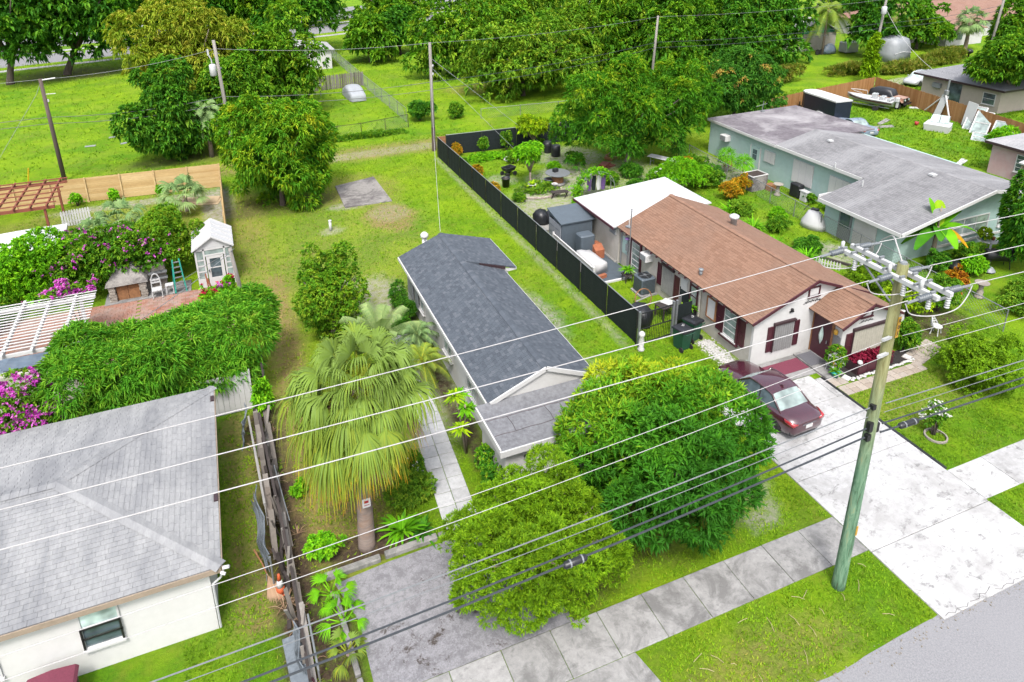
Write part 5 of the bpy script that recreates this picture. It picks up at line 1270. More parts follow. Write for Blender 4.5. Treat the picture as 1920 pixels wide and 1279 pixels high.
# front bed
shrub('shrub', 'low mixed shrub between the fan palm and the white walk', (4.5,19.4), (4.35,19.4,.42), (.9,.8,.55), 'leaf_olive', 520, 9, .10, .04, nl=12, rn=(.1,.8))
shrub('shrub', 'sprawling green shrub edging the white paver walk', (4.95,20.6), (4.95,20.7,.35), (.3,.8,.4), 'leaf_mid', 200, 9, .09, .045, nl=10, petals='petal_white', pn=30, ps=.05)
blades('crinum_lily', 'strap-leaved lily clump right of the palm trunk', (3.75,18.25), 60, 1.15, 'leaf_bright', 'plant', .055, .8, droop=.55, tone=(.0,.6))
blades('crinum_lily', 'smaller strap-leaved lily at the kerb by the driveway', (4.35,17.9), 40, .85, 'leaf_mango', 'plant', .05, .8, droop=.55, tone=(.0,.6))
shrub('shrub', 'rounded small-leaved shrub left of the mulch bed', (1.15,18.35), (1.2,18.3,.42), (.55,.5,.5), 'leaf_bright', 330, 9, .10, .06, nl=8)
shrub('weed', 'small green weed beside the broken fence', (.75,21.2), (.75,21.2,.3), (.3,.3,.35), 'leaf_bright', 60, 8, .12, .07, nl=5, cat='weed')
shrub('shrub', 'broad-leaved sapling growing through the broken fence', (-.05,26.1), (-.05,26.0,1.0), (.4,.4,.9), 'leaf_bright', 150, 9, .17, .09, nl=7)
for x_, y_, s_, lab in ((1.15,16.75,.8,'fan palm seedling nearest the kerb beside the driveway'),(1.35,15.7,.85,'fan palm seedling in the middle of the driveway edge'),(1.25,14.7,.8,'yellow-green fan palm seedling closest to the street')):
    fan_palm('palm_seedling', lab, (x_,y_), .15, .04, 10, .45*s_, .6*s_, 'palm_leaf' if y_ < 15 else 'leaf_bright', lo=.1, hi=1.3, nseg=18, w=.026, tip=.0, tone=.35, fang=2.1)
# brown house garden
shrub('hedge', 'large clipped rounded bush on the right front lawn', (29.1,16.2), (29.0,16.3,1.2), (1.75,1.65,1.25), 'leaf_podo', 2600, 9, .10, .045, nl=34, lob=.24, cat='bush', up=.6, rn=(.05,.7), zlow=-.8, low=-.8)
shrub('hedge', 'clipped bright hedge between the brown roof and teal house', (31.7,24.4), (31.7,24.4,.75), (.95,1.6,.95), 'leaf_podo', 1300, 9, .09, .04, nl=22, lob=.28, cat='bush', up=.6)
shrub('shrub', 'yellow-lime shrub behind the big green pole', (31.2,21.4), (31.1,21.5,1.35), (1.15,.9,1.1), 'leaf_lime', 800, 9, .13, .07, nl=14, stem='dark_bark')
shrub('shrub', 'darker green shrub right of the yellow-lime shrub', (33.0,21.2), (33.1,21.3,1.05), (1.0,.8,1.0), 'leaf_mid', 700, 9, .12, .06, nl=12)
shrub('shrub', 'small green shrub at the corner of the front wing', (28.3,19.3), (28.35,19.3,.8), (.62,.55,.9), 'leaf_mid', 480, 9, .10, .05, nl=10)
shrub('shrub', 'reddish-brown croton shrub beside the birdbath', (35.2,21.9), (35.2,21.9,.8), (.6,.6,.8), 'leaf_croton', 330, 9, .13, .06, nl=9, rn=(0,.3))
for k, (x_, y_) in enumerate(((36.6,19.3),(38.0,20.3),(39.6,20.6))):
    shrub('shrub', ['weedy green shrub before the wire fence nearest the lawn','weedy green shrub before the leafy tree','weedy green shrub below the right edge tree'][k], (x_,y_), (x_,y_,.55), (1.0,.9,.6), 'leaf_olive', 330, 9, .12, .06, nl=9)
rs = shrub('rose_bush', 'white flowering rose bush in a ring on the right lawn', (24.4,14.75), (24.45,14.8,.85), (.48,.45,.75), 'leaf_mid', 170, 8, .09, .05, nl=7, petals='petal_white', pn=60, ps=.07, cat='rose')
solo('edging_ring', MB().lathe([(.36,0),(.42,.02),(.42,.1),(.36,.1)],24,cap=False), M['stone'], 'pale ring edging around the rose bush', 'edging', (24.35,14.6,.0))
# banana
bn = thing('banana_plant', 'banana plant with a yellow dying leaf beside the teal house', 'plant', (37.8,25.3,0))
part(bn, 'stem', MB().tube([(0,0,-.1),(.05,0,1.0),(.1,.05,2.2)],[.16,.13,.08],8).tube([(.1,.05,2.2),(.2,.15,3.4)],[.06,.03],6), M['leaf_lime'] if False else M['pale_bark'], True)
def banana_leaf(a, el, L_, w, arch, mat, tone, p0=(.1,.05,2.1)):
    V = []; T = []; Rn = []; h_ = Vector((math.cos(a),math.sin(a),0)); s = Vector((-math.sin(a),math.cos(a),0)); p0 = Vector(p0)
    for i in range(9):
        f_ = i/8; c_ = p0+h_*math.cos(el)*L_*f_+Vector((0,0,1))*(math.sin(el)*L_*f_-arch*L_*f_**2); ww = w*math.sin(math.pi*min(.97,.12+.85*f_))**.6*(.25 if i == 0 else 1)
        V += [c_-s*ww+Vector((0,0,.3*ww)), c_, c_+s*ww+Vector((0,0,.3*ww))]; Rn += [tone+random.uniform(-.1,.1)]*3
        if i:
            b = (i-1)*3; T += [(b,b+1,b+4),(b,b+4,b+3),(b+1,b+2,b+5),(b+1,b+5,b+4)]
    part(bn, 'leaf', fast_mesh('leaf', np.array([tuple(z) for z in V]), np.array(T), np.clip(np.array(Rn),0,1), M[mat]), None)
for k, (a, el, L_, ar, mt, tn) in enumerate(((2.6,.7,2.6,.5,'leaf_bright',.2),(3.4,.2,2.4,.45,'leaf_mango',.3),(1.9,1.2,1.9,.15,'leaf_bright',.4),(.9,1.2,1.8,.2,'leaf_lime',.4),(.2,.55,2.6,.35,'leaf_bright',.2),(5.9,.25,2.3,.4,'leaf_bright',.3),(5.2,.0,1.5,.5,'leaf_croton',.4),(4.3,.3,1.9,.5,'leaf_bright',.4),(1.2,.6,2.4,.4,'leaf_bright',.3),(2.9,.1,2.0,.5,'leaf_mid',.3),(3.9,.5,1.6,.6,'leaf_mango',.3),(.5,-.2,1.6,.7,'dead_frond',.4))):
    banana_leaf(a, el, L_*1.1, .36, ar, mt, tn)
for k, (x_, y_, lab) in enumerate(((36.9,24.2,'tangled dark plants under the banana leaves'),(39.6,24.2,'green shrub right of the banana plant'),(43.3,24.2,'shrub against the teal front wall'),(38.3,23.2,'leafy shrub in front of the clutter by the banana plant'))):
    shrub('shrub', lab, (x_,y_), (x_,y_,.6), (.9,.7,.65), ['leaf_dark','leaf_mid','leaf_dark','leaf_bright'][k], 330, 9, .13, .06, nl=9)
for k, (x_, y_, mt, rx, h_) in enumerate(((29.9,37.9,'leaf_mid',1.0,.8),(32.4,35.4,'leaf_olive',.8,.6),(32.6,32.2,'leaf_mid',.7,.6),(32.3,29.2,'leaf_dark',.8,.55),(33.9,33.6,'leaf_bright',.6,.5),(34.6,41.6,'leaf_dark',1.1,.9),(35.0,44.0,'leaf_mid',1.0,.9),(27.0,44.0,'leaf_mid',.8,.7))):
    shrub('garden_shrub', ['leafy shrub at the far right corner of the white flat roof','grey-green plants beside the third grass clump','leafy plants between the grass clumps behind the brown roof','dark plants by the nearest grass clump behind the brown roof','small bright plant at the wire fence','dark shrub at the wire fence near the folding table','leafy shrub at the far end of the wire fence','shrub between the arch and the mango trunk'][k], (x_,y_), (x_,y_,h_*.6), (rx,rx*1.1,h_*.8), mt, 420, 9, .15, .06, nl=11)
# ornamental grasses along the right wall of the brown house
for k, (x_, y_) in enumerate(((30.6,30.4),(31.3,33.0),(31.7,35.6),(31.2,28.2))):
    blades('fountain_grass', ['second spiky grass clump behind the brown roof from the front','third spiky grass clump behind the brown roof from the front','farthest spiky grass clump behind the brown roof','nearest spiky grass clump behind the brown roof'][k], (x_,y_), 130, 1.35, 'leaf_bright', 'plant', .028, .75, droop=.55, tone=(.0,.75), r0=.18)
for k, (x_, y_) in enumerate(((33.3,37.6),(34.6,38.3),(33.6,43.3))):
    shrub('croton', ['golden croton bush nearest the concrete planter','golden croton bush left of the concrete planter','orange and green croton by the wire fence'][k], (x_,y_), (x_,y_,.75), (.75,.7,.75), 'leaf_croton', 300, 9, .16, .06, nl=9, rn=(.2,1))
tree('feathery_tree', 'small feathery bright tree behind the white flat roof', (30.7,39.6), (30.8,39.8,1.7), (1.9,1.5,1.1), 'leaf_bright', 'pale_bark', 14, .4, 900, 8, .16, .04, .6, .06, zlow=-.5)
shrub('shrub', 'green garden shrubs right of the feathery tree', (33.2,40.4), (33.2,40.6,.7), (1.4,1.3,.8), 'leaf_mid', 500, 9, .15, .07, nl=12)
for k, (x_, y_, h_) in enumerate(((36.6,40.3,2.0),(36.9,42.6,1.8),(34.9,46.2,1.7))):
    t_ = fan_palm('dracaena', ['bushy dracaena left of the teal side door','shorter dracaena near the teal house far corner','drooping dark palm at the wire fence far end'][k], (x_,y_), h_*.8, .06, 24, .25, .8, 'leaf_bright' if k < 2 else 'leaf_dark', lo=-.6, hi=1.3, nseg=9, w=.06, tip=0, tone=.3)
for k, (x_, y_) in enumerate(((38.0,33.2),(38.2,31.9),(38.1,35.0))):
    shrub('shrub', ['small bush at the foot of the teal wall, middle','small bush at the foot of the teal wall by the step','small bush at the foot of the teal wall below the boarded window'][k], (x_,y_), (x_,y_,.35), (.4,.6,.4), 'leaf_mid', 110, 8, .13, .07, nl=6)
for k, (x_, y_, mt, rx, h_) in enumerate(((26.8,49.2,'leaf_mid',.9,1.0),(24.6,48.6,'leaf_bright',.6,.6),(23.5,51.0,'leaf_olive',.8,.7),(19.2,43.4,'leaf_mid',.5,.5),(28.2,42.0,'leaf_dark',.8,.8),(22.8,41.2,'leaf_bright',.5,.5),(18.0,52.3,'leaf_mid',.5,.7),(25.6,54.0,'leaf_mid',.7,1.0))):
    shrub('garden_shrub', ['leafy shrub left of the mango trunk','small bright plant behind the drum table','grey-green plants behind the frangipani','small plant between the crotons by the screen','dark shrub right of the garden arch','small bright plant in front of the garden arch','plant beside the screen near the far corner','shrub before the back screen by the drums'][k], (x_,y_), (x_,y_,h_*.55), (rx,rx,h_*.6), mt, 300, 9, .14, .06, nl=9)
# screened garden plants
pt = tree('plumeria_tree', 'bare-limbed frangipani tree in the round garden bed', (21.4,46.2), (21.2,46.3,2.55), (1.25,1.1,.9), 'leaf_bright', 'pale_bark', 12, .4, 330, 9, .26, .10, 1.0, .10, zlow=-.3, low=-.3)
tree('frangipani_tree', 'sparse yellowish frangipani at the end of the screened fence', (25.2,53.6), (24.8,53.6,2.2), (1.6,1.1,1.0), 'leaf_lime', 'pale_bark', 12, .4, 330, 9, .26, .10, .9, .08, zlow=-.4)
for k, (x_, y_, h_) in enumerate(((20.6,54.3,1.7),(22.7,54.2,1.9),(22.0,51.2,.9))):
    shrub('sapling', ['young bushy tree before the back screen, left one','young bushy tree before the back screen, right one','small shrub left of the stone ring'][k], (x_,y_), (x_,y_,h_*.6), (.5,.45,h_*.5), 'leaf_mid', 200, 9, .14, .07, nl=7, cat='sapling')
shrub('ground_cover', 'leafy ground cover along the back screen fence', (20.3,53.2), (20.3,53.2,.2), (2.2,.7,.3), 'leaf_bright', 500, 8, .15, .07, nl=14, cat='plant')
for k, (x_, y_) in enumerate(((18.3,55.0),(18.0,49.2),(17.9,45.3))):
    shrub('croton', ['yellow croton at the far corner of the black screen','yellow croton halfway along the black screen','yellow-green croton nearest the house along the black screen'][k], (x_,y_), (x_,y_,.55), (.5,.5,.6), 'leaf_croton', 200, 9, .17, .06, nl=7, rn=(.2,1))
shrub('bed_plants', 'low grey-green plants filling the round garden bed', (21.0,44.9), (21.2,44.9,.2), (1.8,1.3,.35), 'leaf_olive', 500, 8, .13, .05, nl=18, lob=.3, cat='plant')
shrub('shrub', 'dark sago-like plant beneath the spreading mango tree', (29.3,44.6), (29.3,44.6,.6), (1.0,.8,.6), 'leaf_dark', 330, 9, .28, .05, nl=8)
shrub('lily_patch', 'pale flowering lilies right of the garden arch', (31.3,43.2), (31.3,43.2,.5), (1.4,.7,.5), 'leaf_bright', 330, 8, .22, .05, nl=10, petals='petal_white', pn=40, ps=.10, cat='plant')
shrub('shrub', 'green bush at the lane fence corner right of the covered car', (18.6,67.2), (18.6,67.2,1.2), (1.5,1.0,1.2), 'leaf_dark', 400, 8, .24, .11, nl=9)
shrub('shrub', 'small lane-side bush behind the central pole', (22.3,66.6), (22.3,66.6,.9), (1.1,.8,1.0), 'leaf_mid', 260, 8, .22, .10, nl=7)
shrub('weeds', 'rank weeds growing along the lane fence', (11.5,63.6), (11.5,63.6,.2), (5.0,.5,.4), 'leaf_mid', 600, 8, .22, .06, nl=20, lob=.2, cat='weeds')
shrub('vine', 'bright vine climbing the pole behind the cedar fence', (73.4,61.2), (73.2,61.2,2.9), (1.0,.9,3.4), 'leaf_lime', 900, 8, .26, .13, nl=22, lob=.3, rn=(0,.5), cat='vine')
for k, (x_, y_, rx) in enumerate(((82,64,5),(91,66,4),(76,66,4),(96,68,4))):
    shrub('weeds', ['tall brown-tipped weeds below the silver tarped shed','tall weeds right of the silver tarped shed','tall weeds left of the vine pole','tall weeds in front of the far brown-roofed house'][k], (x_,y_), (x_,y_,.6), (rx,1.6,.8), 'weed', 700, 9, .5, .07, nl=18, lob=.3, up=1.0, droop=.1, cat='weeds')
shrub('shrub', 'overgrown bush swallowing the scrap by the pink house', (62.6,38.0), (62.6,38.0,.9), (1.6,1.2,1.0), 'leaf_bright', 600, 8, .2, .08, nl=12)
# ---------------------------------------------------------------- fences
# black screened chain-link fence round the back garden of the ranch house
def screen_fence(name, label, P, Q, h, bay, gap0=0):
    P, Q = Vector(P), Vector(Q); d = (Q-P).normalized(); L_ = (Q-P).length; n = max(1,round(L_/bay)); st = L_/n; a = math.atan2(d.y,d.x)
    t_ = thing(name, label, 'fence', P, a)
    pm_ = MB().tube([(0,.03,-.1),(0,.03,h+.03)],.03,6).mesh('post', M['black_metal']); fixn(pm_)
    for i in range(n+1): inst(t_, 'post', pm_, (i*st,0,0))
    m = MB(); nx_ = 12
    vs = []; 
    for k in range(nx_+1):
        s_ = .02+(st-.04)*k/nx_; w_ = .035*math.sin(k*1.9)+.012*math.sin(k*4.3)
        vs += [(s_,-.02+w_*.3,.05),(s_,-.02-w_,h*.5),(s_,-.02+w_*.2,h-.02)]
    m.add(vs, [(3*k+j,3*k+3+j,3*k+4+j,3*k+1+j) for k in range(nx_) for j in (0,1)])
    ms = m.mesh('screen_panel', M['black_screen'], True)
    for i in range(n): inst(t_, 'screen_panel', ms, (i*st,0,0))
    part(t_, 'top_rail', MB().tube([(0,.0,h+.01),(L_,.0,h+.01)],.028,6), M['galv'])
    return t_
screen_fence('screened_fence', 'long black screened fence between the bungalow lawn and ranch house', (17.0,24.6,0), (16.75,55.3,0), 1.85, 2.8)
sf2 = screen_fence('screened_fence', 'black screened back fence of the cluttered garden', (17.6,55.5,0), (30.5,54.9,0), 1.85, 3.0)
part(sf2, 'reed_panel', MB().cbox((-.4,0,.9),(.7,.05,1.75)), M['brown_wood'])
def link_fence(name, label, pts, h, bay=2.6, mat='galv', mesh=True, r=.03):
    """open wire fence: posts, top rail, diagonal wires"""
    t_ = thing(name, label, 'fence', (pts[0][0],pts[0][1],0))
    o = Vector((pts[0][0],pts[0][1],0)); w = MB()
    pm_ = MB().tube([(0,0,-.1),(0,0,h+.03)],r,6).mesh('post', M[mat]); fixn(pm_)
    rl = MB()
    for (x0,y0),(x1,y1) in zip(pts[:-1], pts[1:]):
        P, Q = Vector((x0,y0,0))-o, Vector((x1,y1,0))-o; d = Q-P; L_ = d.length; n = max(1,round(L_/bay))
        for i in range(n+1): inst(t_, 'post', pm_, P+d*i/n)
        rl.tube([P+Vector((0,0,h)),Q+Vector((0,0,h))],r*.8,6)
        if mesh:
            k = int(L_/.22)
            for i in range(k):
                a, b = P+d*i/k, P+d*min(1,(i+h/.22)/k)
                f_ = min(1,(k-i)/(h/.22))
                w.bar(a+Vector((0,0,.03)), b+Vector((0,0,.03+(h-.05)*f_)), .008, .008)
                w.bar(a+Vector((0,0,h-.02)), b+Vector((0,0,h-.02-(h-.05)*f_)), .008, .008)
    part(t_, 'top_rail', rl, M[mat])
    if mesh: part(t_, 'wire_mesh', w, M['galv'])
    return t_
link_fence('wire_fence', 'grey chain-link fence between the ranch house garden and teal house', [(36.2,46.5),(35.6,38.5),(35.0,31.0),(34.6,24.5),(34.2,18.6)], 1.2, 2.7)
link_fence('wire_fence', 'grey chain-link fence beside the covered car running back', [(17.2,67.2),(16.6,86),(16.2,108)], 1.5, 3.2)
link_fence('wire_fence', 'rusty low wire fence along the grassy back lane', [(7.5,64.0),(12,64.1),(16.9,65.4)], 1.3, 2.3, 'dark_wood')
link_fence('wire_fence', 'faint wire fence along the lane behind the screened garden', [(24.5,65.2),(33,64.6),(42,64.2)], 1.1, 3.5)
# new board fence, left garden: horizontal boards on posts
M['pine_board'] = rndmat('pine_board', [(0,(.66,.44,.19)),(.4,(.78,.55,.26)),(.8,(.84,.61,.31)),(1,(.72,.49,.22))], .75, .3, 30, stretch=(.25,1,1), blotch=(.55,.33,.13), bl_scale=1.6, bl_amt=.35)
bf = thing('board_fence', 'new yellow pine board fence across the back of the left garden', 'fence', (-26.0,57.05,0), math.atan2(-1.75,25.2))
bw = 2.30; nb_ = 11
bdm = MB().cbox((bw/2,0,.07),(bw-.01,.022,.138)).mesh('board', M['pine_board']); fixn(bdm)
pm_ = MB().cbox((0,-.06,.95),(.10,.09,1.95)).mesh('post', M['pine_new']); fixn(pm_)
for i in range(nb_):
    for j in range(13): inst(bf, 'board', bdm, (i*bw,random.uniform(-.004,.004),.03+j*.143))
for i in range(nb_+1): inst(bf, 'post', pm_, (i*bw,0,0))
bf2 = thing('board_fence', 'new pine fence seen edge-on along the left garden side', 'fence', (-.72,38.9,0), R(90))
bd2 = MB().cbox((1.02,0,.07),(2.03,.022,.138)).mesh('board', M['pine_board']); fixn(bd2)
for i in range(8):
    for j in range(13): inst(bf2, 'board', bd2, (i*2.04,random.uniform(-.004,.004),.03+j*.143))
pm2 = MB().cbox((0,-.06,.95),(.09,.09,1.95)).mesh('post', M['pine_new']); fixn(pm2)
for i in range(9): inst(bf2, 'post', pm2, (i*2.04,.12,0))
# cedar picket fence, right back yard
def picket_fence(name, label, P, Q, h, pw, mat, ind=0, gap=.012, cut=False):
    P, Q = Vector(P), Vector(Q); L_ = (Q-P).length; a = math.atan2((Q-P).y,(Q-P).x)
    t_ = thing(name, label, 'fence', P, a); n = int(L_/pw); m = MB(); rn = []
    for i in range(n):
        hh = h*random.uniform(.975,1.01); m.cbox((pw*(i+.5),0,hh/2),(pw-gap,.02,hh)); rn += [random.random()]*8
    ms = m.mesh('pickets', M[mat]); fixn(ms); setrnd(ms, rn)
    o_ = link(bpy.data.objects.new('picket', ms), t_); o_['kind'] = 'stuff'
    part(t_, 'rail', MB().cbox((L_/2,.05,.35),(L_,.04,.09)).cbox((L_/2,.05,h-.3),(L_,.04,.09)), M['brown_wood'])
    return t_
picket_fence('cedar_fence', 'tall orange cedar fence behind the enclosed trailer', (51.8,54.2,0), (69.5,57.2,0), 1.9, .15, 'cedar')
picket_fence('cedar_fence', 'orange cedar fence along the right side of the junk yard', (69.5,57.15,0), (64.9,36.5,0), 1.9, .15, 'cedar')
pf = thing('picket_fence', 'weathered grey picket fence behind the covered car', 'fence', (10.2,84.7,0), math.atan2(.9,6.5))
pkm = MB().prismy([(-.10,0),(.10,0),(.10,1.65),(0,1.82),(-.10,1.65)],-.012,.012).mesh('picket', M['old_wood']); fixn(pkm); setrnd(pkm,[0]*len(pkm.vertices))
for i in range(26): inst(pf, 'picket', pkm, (.13+i*.255,random.uniform(-.01,.01),random.uniform(-.04,.03)), (0,random.uniform(-.02,.02),0))
part(pf, 'rail', MB().cbox((3.3,.05,.5),(6.6,.05,.1)).cbox((3.3,.05,1.3),(6.6,.05,.1)), M['grey_wood'])
# white panel fence behind the stucco house
vf = thing('vinyl_fence', 'plain white panel fence behind the stucco house corner', 'fence', (-2.4,26.85,0))
for i in range(9): part(vf, 'panel', MB().cbox((.11+i*.215,0,.93),(.207,.03,1.7)), M['trim_white'])
part(vf, 'rail', MB().box(-.02,1.95,-.035,.035,1.76,1.84).box(-.02,1.95,-.035,.035,.04,.1), M['trim_white'])
part(vf, 'post', MB().cbox((1.98,0,.95),(.1,.1,1.95)), M['trim_white'])
# derelict fence along the left lot line
df = thing('derelict_fence', 'collapsing old timber fence beside the left lot line', 'fence', (0,0,0))
def plank(p, q, w=.14, t_=.03, mt='old_wood'):
    m = MB().bar(p, q, w, t_); ms = m.mesh('plank', M[mt]); fixn(ms)
    if mt == 'old_wood': setrnd(ms, [random.random()]*len(ms.vertices))
    return part(df, 'plank', ms, None)
for i in range(10):
    y_ = 18.6+i*.62
    plank((-.28-.01*i+random.uniform(-.05,.05),y_,.15),(-.25-.012*i,y_+1.2+random.uniform(-.3,.3),1.15+random.uniform(-.15,.1)),.17,.03)
for i in range(12):
    y_ = 14.0+i*.95
    plank((.22-.02*i+random.uniform(-.08,.08),y_,random.uniform(.1,.5)),(.20-.02*i+random.uniform(-.06,.06),y_+2.2,random.uniform(.3,1.0)),random.uniform(.10,.18),.03)
for i in range(9):
    plank((-.05+random.uniform(-.22,.22),15.0+i*1.1,.05),(random.uniform(-.22,.22),16.6+i*1.1,random.uniform(.1,.35)),.12,.03,'dark_wood')
part(df, 'dark_rail', MB().bar((.10,17.8,.65),(-.02,20.4,.95),.10,.12).bar((-.04,20.3,1.0),(-.24,24.8,1.15),.09,.14).bar((.16,14.0,.55),(.1,17.6,.7),.08,.12), M['dark_wood'])
for i in range(34):
    y_ = random.uniform(14,25.6); x_ = .14-.034*(y_-14)+random.gauss(0,.10)
    plank((x_,y_,random.uniform(0,.25)),(x_+random.gauss(0,.16),y_+random.uniform(-.5,.9),random.uniform(.45,1.2)),random.uniform(.04,.12),.025,random.choice(['old_wood','old_wood','dark_wood']))
part(df, 'white_rail', MB().bar((-.42,20.0,1.15),(-.62,24.6,1.3),.07,.10), M['grey_wood'])
part(df, 'slat_panel', MB().bar((-.42,20.0,.25),(-.44,21.0,1.1),.03,.08).bar((-.42,20.5,.25),(-.46,21.5,1.1),.03,.08).bar((-.45,21.0,.25),(-.48,22.0,1.1),.03,.08).bar((-.45,21.5,.25),(-.5,22.5,1.1),.03,.08).bar((-.45,22.0,.25),(-.5,23.0,1.1),.03,.08), M['grey_wood'])
M['torn_mesh'] = surf('torn_mesh', (.15,.175,.20), .3, 8, .7, .5, 50)
def curtain(parent, pts, h0, h1, name, mat, sag=.12):
    """sheet of torn mesh following pts, rumpled"""
    V = []; F_ = []; n = len(pts)
    for i, (x_, y_) in enumerate(pts):
        for j in range(4):
            f_ = j/3; V.append((x_+.09*math.sin(i*1.7+j)+(1-f_)*-.18, y_, h0+(h1-h0)*f_*(1-.18*math.sin(i*2.3)**2)))
    for i in range(n-1):
        for j in range(3): F_.append((i*4+j,i*4+4+j,i*4+5+j,i*4+1+j))
    S = MB(); G = np.array(V).reshape(n,4,3)
    def at(u, w):
        i = min(n-2,int(u)); j = min(2,int(w)); fu, fw = u-i, w-j
        return G[i,j]*(1-fu)*(1-fw)+G[i+1,j]*fu*(1-fw)+G[i,j+1]*(1-fu)*fw+G[i+1,j+1]*fu*fw
    k = (n-1)*6
    for i in range(-18, k):
        for sg in (0,1):
            pts_ = []
            for w_ in range(4):
                u_ = (i+w_*6)/6
                if 0 <= u_ <= n-1: pts_.append(tuple(at(u_, w_ if sg == 0 else 3-w_)))
            if len(pts_) > 1: S.tube(pts_, .009, 3, False)
    S.tube([tuple(G[i,3]) for i in range(n)], .02, 5)
    part(parent, name, S, M[mat])
curtain(df, [(-.48-.03*i,18.0+.55*i) for i in range(7)], .02, 1.05, 'torn_mesh', 'torn_mesh')
curtain(df, [(-.85+.04*i,24.3+.35*i) for i in range(5)], .02, 1.2, 'torn_mesh', 'torn_mesh')
curtain(df, [(.05-.02*i,14.3+.4*i) for i in range(5)], .02, .6, 'torn_mesh', 'torn_mesh')
part(df, 'post', MB().tube([(.17,28.2,-.1),(.17,28.2,1.72)],.05,6).tube([(.42,14.2,-.1),(.38,14.3,1.0)],.03,6).tube([(-.45,17.7,-.1),(-.45,17.7,1.25)],.03,6), M['galv'])
part(df, 'rail', MB().tube([(.40,13.9,.9),(.36,15.6,.95)],.03,6).tube([(.28,19.6,.55),(.05,22.2,.75)],.02,6), M['galv'])
part(df, 'torn_timber', MB().bar((.02,25.8,0),(-.25,26.1,1.7),.09,.09).bar((.2,26.3,0),(.12,27.2,1.9),.07,.07).bar((.1,27.0,0),(.05,29.2,.7),.08,.08), M['dark_wood'])
V_ = []
for i in range(60):
    y_ = random.uniform(14,25.5); blades('x','',(.10-.034*(y_-14)+random.gauss(0,.22),y_,0),9,random.uniform(.3,.7),random.choice(['weed','dead_frond','dead_frond','leaf_olive']),w=.012,droop=.6,sub=df)
cn = thing('traffic_cone', 'faded orange traffic cone with white band by the broken fence', 'cone', (-.28,17.45,0), .4)
part(cn, 'base', MB().cbox((0,0,.02),(.36,.36,.04),0,.01), M['orange'])
part(cn, 'body', MB().lathe([(.15,.04),(.115,.27)],14).lathe([(.07,.52),(.035,.74),(.02,.75)],14), M['orange'], True)
part(cn, 'band', MB().lathe([(.114,.272),(.071,.518)],14), M['trim_white'], True)
fr_ = thing('fallen_frond', 'dry brown palm frond lying on the grass by the cone', 'frond', (-.62,17.6,0))
fv = fan((-.1,.9,.25), (.25,-.95,-.05), .5, .95, 22, .8, .08, .5, 0, .04)
part(fr_, 'leaf', fast_mesh('leaf', fv[0], fv[1], fv[2], M['dead_frond']), None)
part(fr_, 'stalk', MB().tube([(-.3,1.5,.3),(-.1,.9,.25),(.0,.5,.22)],[.03,.025,.02],6), M['brown_wood'])
pl_ = thing('old_planter_trough', 'weathered grey trough among the broken planks', 'trough', (-.12,14.9,0), R(4))
part(pl_, 'board', MB().cbox((0,0,.28),(.42,1.5,.05)).cbox((-.22,0,.16),(.04,1.5,.3)).cbox((.22,0,.16),(.04,1.5,.3)), M['torn_mesh'])
solo('flowerpot', MB().lathe([(.09,0),(.14,.22),(.16,.22),(.16,.26),(.12,.26),(.1,.05)],12), M['maroon_paint'], 'small maroon flowerpot among the broken planks', 'pot', (.12,14.15,.02), smooth=True)
# ---------------------------------------------------------------- poles and wires
M['pole_green'] = None
t = NT('pole_green'); v = t.coord()
n1 = t.noise(t.scale(v,1,1,.14), 9, 6, .7, .6); n2 = t.noise(t.scale(v,1,1,.3), 2.0, 5, .65)
c1 = t.ramp(n1, [(.30,(.04,.033,.018)),(.43,(.06,.125,.075)),(.58,(.12,.20,.13)),(.72,(.20,.19,.09))])
sep = t.n('ShaderNodeSeparateXYZ'); t.l(v, sep.inputs[0])
zf = t.math('ADD', t.math('MULTIPLY', sep.outputs['Z'], .105), t.math('MULTIPLY', n2, .35))
c2 = t.mix(t.ramp(zf, [(.62,0.0),(1.0,.9)]), c1, t.ramp(n1, [(.3,(.085,.075,.028)),(.7,(.185,.18,.085))]))
t.bsdf(c2, .9, 0, t.bump(n1, .8, .02), .2)
M['pole_green'] = t.m
up = thing('utility_pole', 'tall green-stained wooden utility pole with white crossarms by the driveway', 'pole', (15.62,11.12,0))
part(up, 'pole', MB().tube([(0,0,-.2),(0,0,.3),(0,0,5),(0,0,11.05)],[.205,.195,.165,.135],16), M['pole_green'], True)
part(up, 'pole_cap', MB().lathe([(.10,0),(.09,.05)],12,(0,0,11.05)), M['grey_metal'])
XA, XB = .23, -.23
for xx in (XA,XB):
    part(up, 'crossarm', MB().cbox((xx,.28,10.72),(.11,3.0,.13),0,.012), M['white_metal'])
br_ = MB()
for yy in (-1.1,-.55,.85,1.55): br_.bar((XA,yy,10.60),(XB,yy,10.60),.05,.05)
br_.bar((XA,.0,10.0),(XA+.02,.95,10.66),.05,.03).bar((XA,0,10.0),(XA+.02,-.8,10.66),.05,.03).bar((XB,0,10.0),(XB,.95,10.66),.05,.03)
part(up, 'brace', br_, M['galv'])
bt = MB()
for xx in (XA,XB):
    for yy in (-1.05,-.6,-.2,.3,.8,1.3,1.6): bt.cbox((xx,yy,10.81),(.16,.05,.06))
part(up, 'bolt', bt, M['grey_metal'])
def ribbed(parent, p, d, L_, r, mat, name='insulator', nr=6):
    """ribbed polymer insulator along d"""
    p, d = Vector(p), Vector(d).normalized(); pts = []; rad = []
    for i in range(nr):
        a = i/nr
        for f_, k in ((0,.45),(.35,1),(.6,1),(.95,.45)): pts.append(p+d*L_*(a+f_/nr)); rad.append(r*k)
    return part(parent, name, MB().tube(pts, rad, 10), M[mat], True)
